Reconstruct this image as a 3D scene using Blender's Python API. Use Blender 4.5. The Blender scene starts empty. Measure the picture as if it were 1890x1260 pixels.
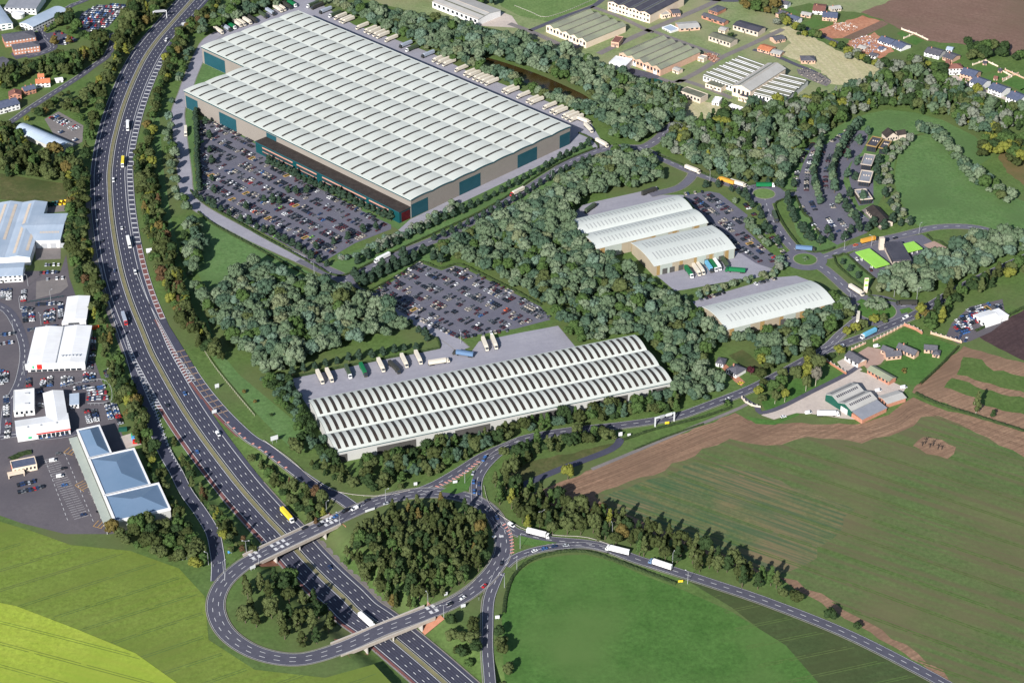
import bpy, math, random
import numpy as np
from mathutils import Vector, Matrix
from mathutils.geometry import tessellate_polygon

# ---------------------------------------------------------------- camera, sky, sun, exposure
SC = bpy.context.scene
C = SC.collection
CAM_H, PITCH, FPX = 840.0, math.radians(32.0), 3800.0
cam = bpy.data.cameras.new("camera"); camo = bpy.data.objects.new("camera", cam); C.objects.link(camo)
camo.location = (0, 0, CAM_H); camo.rotation_euler = (math.pi/2 - PITCH, 0, 0)
cam.sensor_width = 36.0; cam.lens = 36.0*FPX/1890.0; cam.clip_start = 5; cam.clip_end = 9000
SC.camera = camo
SUN_EL, SUN_AZ = math.radians(29.0), math.radians(24.0)   # light travels away from the camera, a little to the right
sun = bpy.data.lights.new("sun", 'SUN'); suno = bpy.data.objects.new("sun", sun); C.objects.link(suno)
sun.energy = 4.9; sun.angle = math.radians(0.5); sun.color = (1.0, 0.965, 0.92)
suno.rotation_euler = (math.pi/2 - SUN_EL, 0, -SUN_AZ)
suno.location = (0, 0, 900)
W = bpy.data.worlds.new("World"); SC.world = W; W.use_nodes = True
_nt = W.node_tree
_sky = _nt.nodes.new('ShaderNodeTexSky'); _sky.sky_type = 'NISHITA'; _sky.sun_disc = False
_sky.sun_elevation = SUN_EL; _sky.sun_rotation = math.pi + SUN_AZ
_sky.air_density = 1.0; _sky.dust_density = 0.6
_bg = _nt.nodes['Background']; _nt.links.new(_sky.outputs[0], _bg.inputs[0]); _bg.inputs[1].default_value = 0.075
SC.view_settings.view_transform = 'Standard'; SC.view_settings.look = 'None'
SC.view_settings.exposure = 0.66; SC.view_settings.gamma = 1.0
SC.render.engine = 'CYCLES'
SC.cycles.max_bounces = 4; SC.cycles.diffuse_bounces = 2; SC.cycles.glossy_bounces = 2; SC.cycles.transmission_bounces = 2
SC.cycles.use_denoising = True

RNG = random.Random(7)
NR = np.random.default_rng(7)

# ---------------------------------------------------------------- plan coordinates
CP, SP = math.cos(PITCH), math.sin(PITCH)
def G(x, y, z=0.0):
    """Plan position (metres) of a surveyed point read off the 1890x1260 photograph, for a surface at height z."""
    dx = x - 945.0; dy = 630.0 - y
    d = (dx, FPX*CP + dy*SP, -FPX*SP + dy*CP)
    t = (z - CAM_H)/d[2]
    return (d[0]*t, d[1]*t)
def GP(pts, z=0.0): return [G(p[0], p[1], p[2] if len(p) > 2 else z) for p in pts]
def to_px(X, Y, Z=0.0):
    z = Z - CAM_H
    dep = Y*CP - z*SP; up = Y*SP + z*CP
    return 945 + FPX*X/dep, 630 - FPX*up/dep
def inpoly(P, X, Y):
    X = np.asarray(X); Y = np.asarray(Y); r = np.zeros(X.shape, bool); n = len(P)
    for i in range(n):
        x1, y1 = P[i]; x2, y2 = P[(i+1) % n]
        if y1 == y2: continue
        c = ((y1 > Y) != (y2 > Y)) & (X < (x2-x1)*(Y-y1)/(y2-y1)+x1)
        r ^= c
    return r

# ---------------------------------------------------------------- materials
MATS = {}
def _col(c): return (c[0], c[1], c[2], 1.0)
def mat(name, c1, c2=None, scale=0.2, rough=0.8, spec=0.2, metal=0.0, stripe=None, c3=None, scale2=None, bump=0.0, emit=None):
    """Principled surface; c1..c2 mixed by noise in object space, stripe=(angle, freq, amount) lays seams or drill lines."""
    if name in MATS: return MATS[name]
    m = bpy.data.materials.new(name); m.use_nodes = True; nt = m.node_tree
    b = nt.nodes['Principled BSDF']; b.inputs['Roughness'].default_value = rough
    b.inputs['Specular IOR Level'].default_value = spec; b.inputs['Metallic'].default_value = metal
    b.inputs['Base Color'].default_value = _col(c1)
    if c2 is not None or stripe:
        tc = nt.nodes.new('ShaderNodeTexCoord'); out = None
        if c2 is not None:
            n1 = nt.nodes.new('ShaderNodeTexNoise'); n1.inputs['Scale'].default_value = scale
            n1.inputs['Detail'].default_value = 6; n1.inputs['Roughness'].default_value = 0.65
            nt.links.new(tc.outputs['Object'], n1.inputs['Vector'])
            r = nt.nodes.new('ShaderNodeValToRGB'); r.color_ramp.elements[0].position = 0.33; r.color_ramp.elements[1].position = 0.67
            r.color_ramp.elements[0].color = _col(c1); r.color_ramp.elements[1].color = _col(c2)
            nt.links.new(n1.outputs[0], r.inputs[0]); out = r.outputs[0]
            if any(k in name for k in ('grass', 'meadow', 'lawn', 'crop', 'soil', 'hay', 'asphalt', 'concrete')):
                n3 = nt.nodes.new('ShaderNodeTexNoise'); n3.inputs['Scale'].default_value = .33; n3.inputs['Detail'].default_value = 5; n3.inputs['Roughness'].default_value = .75
                nt.links.new(tc.outputs['Object'], n3.inputs['Vector']); r3 = nt.nodes.new('ShaderNodeMapRange'); q = .10 if 'asphalt' in name or 'concrete' in name else .30
                r3.inputs[1].default_value = .3; r3.inputs[2].default_value = .7; r3.inputs[3].default_value = 1-q; r3.inputs[4].default_value = 1+q
                nt.links.new(n3.outputs[0], r3.inputs[0]); h3 = nt.nodes.new('ShaderNodeHueSaturation'); nt.links.new(r3.outputs[0], h3.inputs['Value']); nt.links.new(out, h3.inputs['Color']); out = h3.outputs[0]
            if c3 is not None:
                n2 = nt.nodes.new('ShaderNodeTexNoise'); n2.inputs['Scale'].default_value = scale2 or scale*0.15
                n2.inputs['Detail'].default_value = 4
                nt.links.new(tc.outputs['Object'], n2.inputs['Vector'])
                r2 = nt.nodes.new('ShaderNodeValToRGB'); r2.color_ramp.elements[0].position = 0.45; r2.color_ramp.elements[1].position = 0.68
                r2.color_ramp.elements[0].color = (0, 0, 0, 1); r2.color_ramp.elements[1].color = (1, 1, 1, 1)
                nt.links.new(n2.outputs[0], r2.inputs[0])
                mx = nt.nodes.new('ShaderNodeMix'); mx.data_type = 'RGBA'
                nt.links.new(r2.outputs[0], mx.inputs[0]); nt.links.new(out, mx.inputs[6]); mx.inputs[7].default_value = _col(c3)
                out = mx.outputs[2]
        if stripe:
            ang, freq, amt, sc = stripe
            mp = nt.nodes.new('ShaderNodeMapping'); mp.inputs['Rotation'].default_value = (0, 0, -ang)
            mp2 = nt.nodes.new('ShaderNodeMapping'); mp2.inputs['Scale'].default_value = (freq*0.03, freq, freq)
            nt.links.new(tc.outputs['Object'], mp.inputs[0]); nt.links.new(mp.outputs[0], mp2.inputs[0])
            ns = nt.nodes.new('ShaderNodeTexNoise'); ns.inputs['Scale'].default_value = 1.0; ns.inputs['Detail'].default_value = 3
            nt.links.new(mp2.outputs[0], ns.inputs['Vector'])
            rs = nt.nodes.new('ShaderNodeValToRGB'); rs.color_ramp.elements[0].position = 0.42; rs.color_ramp.elements[1].position = 0.62
            rs.color_ramp.elements[0].color = (0, 0, 0, 1); rs.color_ramp.elements[1].color = (amt, amt, amt, 1)
            nt.links.new(ns.outputs[0], rs.inputs[0])
            ms = nt.nodes.new('ShaderNodeMix'); ms.data_type = 'RGBA'
            nt.links.new(rs.outputs[0], ms.inputs[0]); ms.inputs[7].default_value = _col(sc)
            if out is not None: nt.links.new(out, ms.inputs[6])
            else: ms.inputs[6].default_value = _col(c1)
            out = ms.outputs[2]
        nt.links.new(out, b.inputs['Base Color'])
        if bump and c2 is not None:
            bp = nt.nodes.new('ShaderNodeBump'); bp.inputs['Strength'].default_value = 0.6; bp.inputs['Distance'].default_value = bump
            nt.links.new(n1.outputs[0], bp.inputs['Height']); nt.links.new(bp.outputs[0], b.inputs['Normal'])
    MATS[name] = m
    return m
def M(n): return MATS[n]
def direction(p, q):
    a = G(*p); b = G(*q); return math.atan2(b[1]-a[1], b[0]-a[0])
FIELD_DIR = direction((1669, 849), (1890, 920))

ang_yard = direction((621, 833), (1239, 704))
mat('grass', (.068, .118, .030), (.096, .150, .043), .05, c3=(.098, .118, .046), scale2=.012)
mat('rough_grass', (.060, .078, .024), (.105, .100, .042), .09, c3=(.050, .070, .022), scale2=.03)
mat('airfield_grass', (.150, .200, .080), (.210, .245, .115), .06, c3=(.245, .235, .135), scale2=.018)
mat('lawn', (.046, .112, .022), (.070, .150, .034), .045, c3=(.085, .150, .040), scale2=.014)
mat('meadow', (.078, .150, .046), (.108, .182, .064), .08, c3=(.075, .132, .044), scale2=.02)
mat('pale_meadow', (.100, .165, .050), (.130, .195, .065), .06)
mat('dark_meadow', (.044, .070, .024), (.060, .088, .032), .05, c3=(.056, .070, .026), scale2=.012, stripe=(.3, .25, .4, (.050, .062, .024)))
mat('olive_meadow', (.125, .180, .028), (.155, .210, .040), .05, c3=(.115, .160, .030), scale2=.014, stripe=(.5, .22, .35, (.140, .165, .036)))
mat('lime_meadow', (.250, .330, .035), (.300, .370, .050), .05, c3=(.225, .300, .035), scale2=.012, stripe=(-.35, .2, .35, (.270, .300, .045)))
mat('hay', (.38, .34, .20), (.46, .41, .26), .05, stripe=(direction((1500, 90), (1560, 150)), .35, .5, (.32, .32, .16)))
mat('soil_plough', (.165, .100, .076), (.195, .122, .094), .03, c3=(.130, .098, .062), scale2=.008, stripe=(direction((1640, 20), (1890, 75)), .25, .35, (.135, .080, .060)))
mat('soil_tracks', (.130, .080, .056), (.170, .105, .072), .2)
mat('soil_dark', (.052, .032, .034), (.072, .044, .044), .08, stripe=(direction((1803, 620), (1890, 572)), .5, .4, (.040, .024, .026)))
mat('soil_headland', (.225, .135, .088), (.290, .188, .122), .04, c3=(.175, .110, .072), scale2=.02, stripe=(direction((983, 910), (1356, 762)), .45, .6, (.145, .090, .060)))
mat('soil_red', (.34, .14, .08), (.42, .21, .13), .06)
mat('crop', (.068, .112, .034), (.096, .140, .046), .03, c3=(.128, .122, .058), scale2=.010, stripe=(FIELD_DIR, .20, .75, (.112, .098, .052)))
mat('crop_thin', (.082, .118, .042), (.150, .136, .062), .05, c3=(.185, .135, .078), scale2=.014, stripe=(FIELD_DIR, .42, .7, (.034, .090, .044)))
mat('crop_strip', (.062, .110, .026), (.085, .130, .036), .05)
mat('wood_floor', (.030, .040, .016), (.055, .050, .024), .2)
mat('bay_line', (.24, .24, .26))
mat('verge_brown', (.150, .110, .050), (.105, .100, .036), .08)
mat('asphalt_motorway', (.054, .056, .084), (.066, .068, .098), .07, rough=.75, stripe=(1.3, .2, .25, (.048, .049, .072)))
mat('asphalt_worn', (.038, .039, .058), (.048, .049, .068), .12, rough=.7)
mat('asphalt_road', (.070, .070, .094), (.088, .087, .112), .09, rough=.8)
mat('asphalt_estate', (.108, .106, .136), (.128, .126, .155), .08, rough=.85)
mat('asphalt_yard', (.098, .088, .100), (.126, .113, .122), .06, rough=.85, c3=(.088, .080, .092), scale2=.03)
mat('asphalt_pale', (.160, .145, .142), (.200, .178, .170), .06)
mat('concrete_yard', (.245, .240, .280), (.300, .293, .330), .05, rough=.8, c3=(.270, .264, .302), scale2=.02, stripe=(ang_yard, .2, .25, (.225, .220, .258)))
mat('concrete_pale', (.42, .36, .32), (.50, .43, .38), .08)
mat('paving_pink', (.33, .22, .18), (.38, .27, .22), .2)
mat('reservation', (.150, .142, .075), (.205, .185, .100), .15)
mat('red_surface', (.150, .062, .060), (.190, .085, .078), .1)
mat('white_line', (.62, .62, .62), (.46, .46, .47), .25)
mat('amber_line', (.62, .36, .10), (.55, .31, .09), .3)
mat('red_line', (.60, .25, .20), (.68, .34, .28), .2)
mat('tan_line', (.30, .20, .13), (.36, .25, .17), .2)
mat('kerb', (.20, .185, .165), (.26, .24, .21), .3)
mat('pond_water', (.030, .020, .006), (.050, .034, .012), .04, rough=.25, spec=.4)
mat('hedge_leaf', (.016, .030, .010), (.040, .062, .020), .6)
mat('roof_pale', (.52, .54, .495), (.56, .575, .53), .05, rough=.6, stripe=(0.0, .5, .25, (.48, .50, .455)), c3=(.47, .485, .44), scale2=.05)
mat('roof_white', (.72, .72, .73), (.78, .78, .78), .05, rough=.6, stripe=(0, .6, .3, (.62, .62, .64)), c3=(.66, .655, .65), scale2=.06)
mat('roof_cream', (.50, .525, .49), (.54, .56, .525), .05, rough=.6, stripe=(1.57, .5, .25, (.46, .48, .45)))
mat('roof_blue', (.115, .180, .270), (.135, .200, .295), .06, rough=.45)
mat('roof_blue_grey', (.34, .41, .50), (.42, .48, .56), .05, rough=.5, c3=(.30, .37, .46), scale2=.04, stripe=(1.57, .5, .3, (.30, .36, .44)))
mat('roof_slate', (.075, .075, .090), (.110, .108, .125), .4, rough=.6)
mat('roof_slate_blue', (.070, .085, .135), (.100, .115, .170), .4, rough=.6)
mat('roof_brown', (.030, .024, .022), (.048, .040, .036), .2, rough=.7)
mat('roof_tile', (.42, .14, .07), (.52, .20, .10), .4)
mat('roof_tile_dark', (.17, .075, .060), (.22, .10, .08), .4)
mat('roof_moss', (.215, .240, .155), (.275, .285, .205), .12, c3=(.18, .19, .15), scale2=.06)
mat('roof_moss_dark', (.105, .110, .080), (.160, .160, .120), .15)
mat('roof_fibre', (.34, .33, .31), (.40, .39, .37), .1)
mat('roof_charcoal', (.045, .045, .060), (.070, .068, .085), .1, rough=.6)
mat('roof_grey', (.20, .21, .24), (.25, .26, .29), .15)
mat('lime', (.26, .52, .07), (.29, .56, .09), .2, rough=.5)
mat('wall_taupe', (.215, .192, .170), (.238, .214, .190), .05)
mat('wall_grey', (.40, .40, .38), (.44, .44, .42), .06)
mat('wall_sand', (.295, .250, .182), (.335, .285, .210), .1)
mat('wall_tan', (.26, .17, .065), (.29, .195, .08), .1)
mat('wall_mint', (.31, .345, .31), (.35, .385, .345), .1)
mat('wall_white', (.66, .65, .64), (.72, .71, .70), .1)
mat('wall_cream', (.66, .53, .40), (.74, .61, .48), .12)
mat('wall_stone', (.50, .42, .34), (.56, .48, .40), .2)
mat('brick', (.36, .16, .10), (.46, .23, .16), .5)
mat('brick_pale', (.50, .31, .22), (.58, .38, .28), .4)
mat('teal', (.012, .060, .080), (.016, .072, .092), .1, rough=.5)
mat('teal_bright', (.004, .048, .056), (.006, .060, .066), .1, rough=.5)
mat('green_sheet', (.010, .070, .050), (.014, .085, .060), .2)
mat('door_dark', (.060, .058, .055), (.075, .072, .068), .2)
mat('glass', (.020, .026, .036), rough=.12, spec=.6)
mat('glass_strip', (.030, .024, .020), (.055, .042, .034), .1, rough=.5, spec=.2)
mat('rooflight_grey', (.36, .37, .36), (.32, .33, .33), .1, rough=.5)
mat('salmon', (.42, .22, .17), (.46, .25, .19), .2)
mat('red', (.50, .025, .020), rough=.4)
mat('dark_red', (.09, .006, .008), (.035, .004, .006), .4, rough=.5)
mat('steel', (.45, .46, .47), rough=.4, metal=.6)
mat('grey_metal', (.33, .34, .36), rough=.5)
mat('parapet', (.34, .29, .25), (.40, .35, .30), .2)
mat('concrete', (.40, .37, .33), (.47, .44, .40), .15)
mat('brick_slope', (.36, .15, .09), (.42, .20, .13), .3)
mat('tyre', (.015, .015, .016), rough=.8)
mat('bark', (.090, .070, .050), (.130, .105, .078), .8)
mat('bark_pale', (.38, .34, .27), (.46, .42, .34), .8)
mat('sign_white', (.56, .57, .58), rough=.5)
mat('sign_blue', (.08, .30, .60), rough=.5)
mat('sign_green', (.03, .36, .15), rough=.5)
mat('yellow', (.72, .50, .03), rough=.5)
CARCOL = {'white': (.78, .78, .78), 'silver': (.40, .42, .45), 'grey': (.12, .125, .135), 'black': (.012, .012, .015), 'dark blue': (.020, .040, .110),
          'blue': (.045, .130, .340), 'red': (.42, .018, .020), 'maroon': (.085, .018, .020), 'orange': (.62, .11, .03), 'beige': (.44, .39, .32), 'yellow': (.70, .52, .04), 'green': (.20, .42, .08)}
for k, v in CARCOL.items(): mat('paint_'+k, v, rough=.3, spec=.5)
for k, v in {'cream': (.66, .60, .50), 'white': (.80, .80, .79), 'grey': (.34, .38, .45), 'green': (.012, .15, .055), 'dark': (.045, .045, .040), 'moss': (.060, .085, .050), 'orange': (.62, .31, .05),
             'yellow': (.74, .60, .05), 'lightblue': (.14, .40, .58), 'red': (.46, .03, .03), 'steelblue': (.12, .20, .33)}.items(): mat('body_'+k, v, (v[0]*.9, v[1]*.9, v[2]*.9), .4, rough=.45)
LEAF = {}
def leafmat(n, a, b):
    m = mat('leaf_'+n, a, b, .35, rough=.9, spec=.05); LEAF[n] = m
leafmat('sage', (0.103, 0.142, 0.084), (0.154, 0.192, 0.123)); leafmat('greygreen', (0.068, 0.105, 0.059), (0.109, 0.148, 0.088))
leafmat('bluegreen', (0.039, 0.072, 0.045), (0.067, 0.105, 0.069)); leafmat('tan', (0.103, 0.125, 0.067), (0.144, 0.162, 0.092))
leafmat('teal', (0.080, 0.130, 0.092), (0.122, 0.175, 0.127)); leafmat('silver', (0.122, 0.138, 0.106), (0.167, 0.182, 0.145))
leafmat('darkolive', (0.033, 0.045, 0.015), (0.054, 0.066, 0.024)); leafmat('olive', (0.053, 0.070, 0.026), (0.084, 0.102, 0.039))
leafmat('darkgreen', (0.021, 0.040, 0.015), (0.037, 0.060, 0.024)); leafmat('yellowgreen', (.110, .125, .024), (.160, .165, .036))
leafmat('autumn', (.090, .074, .024), (.125, .098, .034)); leafmat('russet', (.075, .048, .026), (.100, .062, .032))
leafmat('midgreen', (0.039, 0.072, 0.021), (0.065, 0.105, 0.034)); leafmat('ornamental', (.022, .040, .026), (.038, .062, .040))
leafmat('maroon', (.045, .012, .018), (.065, .020, .026)); leafmat('bare', (.10, .095, .075), (.15, .14, .11))

# ---------------------------------------------------------------- object helpers
def tag(o, label=None, cat=None, group=None, kind=None):
    if label: o['label'] = label
    if cat: o['category'] = cat
    if group: o['group'] = group
    if kind: o['kind'] = kind
    return o
def link(o, parent=None):
    C.objects.link(o)
    if parent is not None: o.parent = parent
    return o
def empty(name, loc=(0, 0, 0), rz=0.0, label=None, cat=None, group=None):
    o = bpy.data.objects.new(name, None); C.objects.link(o); o.location = loc; o.rotation_euler = (0, 0, rz); o.empty_display_size = 1
    return tag(o, label, cat, group)
class MB:
    """Collects faces with material slots and links them as ONE mesh object."""
    def __init__(s): s.v = []; s.f = []; s.m = []; s.mats = []
    def slot(s, m):
        if isinstance(m, str): m = MATS[m]
        if m not in s.mats: s.mats.append(m)
        return s.mats.index(m)
    def face(s, pts, m):
        i = len(s.v); s.v += [tuple(p) for p in pts]; s.f.append(tuple(range(i, i+len(pts)))); s.m.append(s.slot(m))
    def box(s, x0, x1, y0, y1, z0, z1, m, bottom=False):
        a = [(x0, y0), (x1, y0), (x1, y1), (x0, y1)]
        for i in range(4):
            p, q = a[i], a[(i+1) % 4]; s.face([(p[0], p[1], z0), (q[0], q[1], z0), (q[0], q[1], z1), (p[0], p[1], z1)], m)
        s.face([(p[0], p[1], z1) for p in a], m)
        if bottom: s.face([(p[0], p[1], z0) for p in reversed(a)], m)
    def prism(s, poly, z0, z1, m, top=None):
        n = len(poly)
        for i in range(n):
            p, q = poly[i], poly[(i+1) % n]; s.face([(p[0], p[1], z0), (q[0], q[1], z0), (q[0], q[1], z1), (p[0], p[1], z1)], m)
        s.face([(p[0], p[1], z1) for p in poly], top or m)
    def beam(s, p, q, w, m, h=None):
        p, q = Vector(p), Vector(q); d = (q-p).normalized(); up = Vector((0, 0, 1)) if abs(d.z) < .95 else Vector((1, 0, 0))
        a = d.cross(up).normalized()*w/2; b = a.cross(d).normalized()*(h or w)/2
        c = [a+b, -a+b, -a-b, a-b]
        for i in range(4):
            s.face([p+c[i], p+c[(i+1) % 4], q+c[(i+1) % 4], q+c[i]], m)
        s.face([q+x for x in c], m); s.face([p+x for x in reversed(c)], m)
    def cyl(s, x, y, z0, z1, r, m, n=10, r1=None):
        r1 = r if r1 is None else r1
        c = [(math.cos(2*math.pi*i/n), math.sin(2*math.pi*i/n)) for i in range(n)]
        for i in range(n):
            a, b = c[i], c[(i+1) % n]
            s.face([(x+a[0]*r, y+a[1]*r, z0), (x+b[0]*r, y+b[1]*r, z0), (x+b[0]*r1, y+b[1]*r1, z1), (x+a[0]*r1, y+a[1]*r1, z1)], m)
        s.face([(x+a[0]*r1, y+a[1]*r1, z1) for a in c], m)
    def xcyl(s, x0, x1, y, z, r, m, n=8):
        c = [(math.cos(2*math.pi*i/n), math.sin(2*math.pi*i/n)) for i in range(n)]
        for i in range(n):
            a, b = c[i], c[(i+1) % n]
            s.face([(x0, y+a[0]*r, z+a[1]*r), (x0, y+b[0]*r, z+b[1]*r), (x1, y+b[0]*r, z+b[1]*r), (x1, y+a[0]*r, z+a[1]*r)], m)
        for xx in (x0, x1): s.face([(xx, y+a[0]*r, z+a[1]*r) for a in c], m)
    def build(s, name, parent=None, smooth=False):
        me = bpy.data.meshes.new(name); me.from_pydata(s.v, [], s.f)
        for m in s.mats: me.materials.append(m)
        me.polygons.foreach_set('material_index', s.m)
        if smooth: me.polygons.foreach_set('use_smooth', [True]*len(s.f))
        me.update(); o = bpy.data.objects.new(name, me); link(o, parent); return o
def copy_tree(o, parent=None):
    c = o.copy(); link(c, parent)
    for ch in o.children: copy_tree(ch, c)
    return c
def fan(m, pts, z, matn):
    """Flat polygon of any outline at height z."""
    tri = tessellate_polygon([[Vector((p[0], p[1], 0)) for p in pts]])
    for t in tri:
        a, b, c = [pts[i] for i in t]
        if (b[0]-a[0])*(c[1]-a[1])-(b[1]-a[1])*(c[0]-a[0]) < 0: b, c = c, b
        m.face([(a[0], a[1], z), (b[0], b[1], z), (c[0], c[1], z)], matn)
BLOCK = []      # plan outlines that trees keep out of
def rough_edge(pts, amp, step, seed=3):
    r = random.Random(seed); out = []
    for i in range(len(pts)):
        a, b = pts[i], pts[(i+1) % len(pts)]; L = math.hypot(b[0]-a[0], b[1]-a[1]); n = max(1, int(L/step))
        nx, ny = -(b[1]-a[1])/max(L, 1e-6), (b[0]-a[0])/max(L, 1e-6)
        for k in range(n):
            t = k/n; d = r.uniform(-amp, amp); out.append((a[0]+(b[0]-a[0])*t+nx*d, a[1]+(b[1]-a[1])*t+ny*d))
    return out
def zone(name, px, matn, z, block=False, rough=0.0, step=6.0, smooth=False):
    pts = GP(px)
    if smooth: pts = spline(pts, 8.0, closed=True)
    if rough: pts = rough_edge(pts, rough, step)
    m = MB(); fan(m, pts, z, matn); o = m.build(name); tag(o, kind='structure')
    if block: BLOCK.append(pts)
    return o
def spline(P, step=4.0, closed=False):
    n = len(P); out = []; rng = range(n if closed else n-1)
    for i in rng:
        if closed: p0, p1, p2, p3 = P[(i-1) % n], P[i], P[(i+1) % n], P[(i+2) % n]
        else: p0, p1, p2, p3 = P[max(i-1, 0)], P[i], P[i+1], P[min(i+2, n-1)]
        L = math.dist(p1[:2], p2[:2]); k = max(1, int(L/step))
        for j in range(k):
            t = j/k; q = []
            for a in range(len(p1)):
                q.append(.5*(2*p1[a]+(-p0[a]+p2[a])*t+(2*p0[a]-5*p1[a]+4*p2[a]-p3[a])*t*t+(-p0[a]+3*p1[a]-3*p2[a]+p3[a])*t**3))
            out.append(tuple(q))
    if not closed: out.append(tuple(P[-1]))
    return out
def normals(P, closed=False):
    n = len(P); N = []
    for i in range(n):
        a = P[(i-1) % n] if closed or i > 0 else P[i]; b = P[(i+1) % n] if closed or i < n-1 else P[i]
        dx, dy = b[0]-a[0], b[1]-a[1]; L = math.hypot(dx, dy) or 1
        N.append((dy/L, -dx/L))        # to the right of travel
    return N
def offset(P, d, closed=False):
    N = normals(P, closed); dd = d if hasattr(d, '__len__') else [d]*len(P)
    return [(p[0]+n[0]*e, p[1]+n[1]*e)+tuple(p[2:]) for p, n, e in zip(P, N, dd)]
def strip(m, A, B, z, matn, closed=False):
    n = len(A)
    for i in range(n if closed else n-1):
        j = (i+1) % n
        za = (A[i][2] if len(A[i]) > 2 else 0)+z; zb = (A[j][2] if len(A[j]) > 2 else 0)+z
        m.face([(B[i][0], B[i][1], za), (B[j][0], B[j][1], zb), (A[j][0], A[j][1], zb), (A[i][0], A[i][1], za)], matn)
def ribbon(name, P, w, matn, z, closed=False, block=True, kind='structure', edge=True):
    m = MB(); ww = w if hasattr(w, '__len__') else [w]*len(P)
    A = offset(P, [-x/2 for x in ww], closed); B = offset(P, [x/2 for x in ww], closed)
    strip(m, A, B, z, matn, closed); o = m.build(name); tag(o, kind=kind)
    if block and not closed: BLOCK.append([p[:2] for p in A]+[p[:2] for p in reversed(B)])
    if block and closed: BLOCK.append([p[:2] for p in A]+[A[0][:2], B[0][:2]]+[p[:2] for p in reversed(B)])
    return o
MARK = MB()
def line(P, off, w=.3, z=.42, matn='white_line', closed=False):
    A = offset(P, off-w/2, closed) if not hasattr(off, '__len__') else offset(P, [o-w/2 for o in off], closed)
    B = offset(P, off+w/2, closed) if not hasattr(off, '__len__') else offset(P, [o+w/2 for o in off], closed)
    strip(MARK, A, B, z, matn, closed)
def resample(P, step):
    out = [P[0]]; acc = 0.0
    for a, b in zip(P, P[1:]):
        L = math.dist(a[:2], b[:2])
        while acc+L >= step:
            t = (step-acc)/L; a = tuple(a[k]+(b[k]-a[k])*t for k in range(len(a))); out.append(a); L = math.dist(a[:2], b[:2]); acc = 0.0
        acc += L
    return out
def dashes(P, off, on, gap, w=.35, z=.42, matn='white_line'):
    Q = resample(offset(P, off), .5); n = int((on+gap)/.5); k = max(1, int(on/.5))
    for i in range(0, len(Q)-k, n):
        a, b = Q[i], Q[i+k]; L = math.dist(a[:2], b[:2]) or 1; nx, ny = (b[1]-a[1])/L*w/2, -(b[0]-a[0])/L*w/2
        za = (a[2] if len(a) > 2 else 0)+z; zb = (b[2] if len(b) > 2 else 0)+z
        MARK.face([(a[0]+nx, a[1]+ny, za), (b[0]+nx, b[1]+ny, zb), (b[0]-nx, b[1]-ny, zb), (a[0]-nx, a[1]-ny, za)], matn)
def bars(P, o1, o2, step, w, z=.42, matn='white_line', skew=0.0, chevron=False):
    """Transverse bars between offsets o1 and o2 (lists or numbers) along P."""
    n = len(P); s = 0.0; last = -1e9
    N = normals(P)
    for i in range(n-1):
        if s-last >= step:
            last = s; a1 = o1[i] if hasattr(o1, '__len__') else o1; a2 = o2[i] if hasattr(o2, '__len__') else o2
            dx, dy = -N[i][1], N[i][0]; zz = (P[i][2] if len(P[i]) > 2 else 0)+z
            def at(o, t): return (P[i][0]+N[i][0]*o+dx*t, P[i][1]+N[i][1]*o+dy*t, zz)
            if chevron:
                md = (a1+a2)/2
                MARK.face([at(a1, -skew), at(md, 0), at(md, w), at(a1, w-skew)], matn); MARK.face([at(md, 0), at(a2, -skew), at(a2, w-skew), at(md, w)], matn)
            else: MARK.face([at(a1, -skew), at(a2, skew), at(a2, skew+w), at(a1, w-skew)], matn)
        s += math.dist(P[i][:2], P[i+1][:2])

# ---------------------------------------------------------------- motorway line and terrain
DEEP = -6.5
MWPX = [(905, 1335), (850, 1285), (790, 1232), (720, 1173), (691.5, 1150), (661, 1128.6), (635.6, 1103), (602.6, 1072.7), (572, 1042), (549, 1017), (521, 984), (501, 963.5), (475, 935), (442, 897), (406, 851), (376, 810.5),
        (348, 770), (322.6, 729), (299.7, 688.6), (279.4, 650.5), (261.6, 607), (246, 569), (235, 538), (224.8, 503), (216, 462), (209.5, 422), (205, 383), (202.7, 345), (202.5, 317), (208, 274), (214.6, 244), (223.5, 211),
        (236, 175), (250, 142), (266.7, 109), (287, 79), (315, 46), (356, 0), (385, -30), (430, -75), (520, -150)]
def _mwz(y):
    if y >= 935: return DEEP
    if y <= 770: return 0.0
    t = (y-770)/165.0; return DEEP*t*t*(3-2*t)
MW = spline([(*G(x, y, _mwz(y)), _mwz(y)) for x, y in MWPX], 4.0)
MWY = [to_px(*p)[1] for p in MW]
def mw_part(y0, y1): return [p for p, y in zip(MW, MWY) if y0 <= y <= y1]
_MA = np.array(MW)
def ground_h(X, Y):
    X = np.atleast_1d(np.asarray(X, float)); Y = np.atleast_1d(np.asarray(Y, float)); out = np.zeros(X.shape)
    deep = _MA[_MA[:, 2] < -.01]
    sel = np.where((Y < 1320) & (X > -420) & (X < 120))[0]
    if len(sel):
        d2 = (X[sel][:, None]-deep[None, :, 0])**2+(Y[sel][:, None]-deep[None, :, 1])**2
        k = d2.argmin(1); d = np.sqrt(d2[np.arange(len(sel)), k])
        out[sel] = deep[k, 2]*np.clip((33-d)/12.0, 0, 1)
    return out
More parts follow.
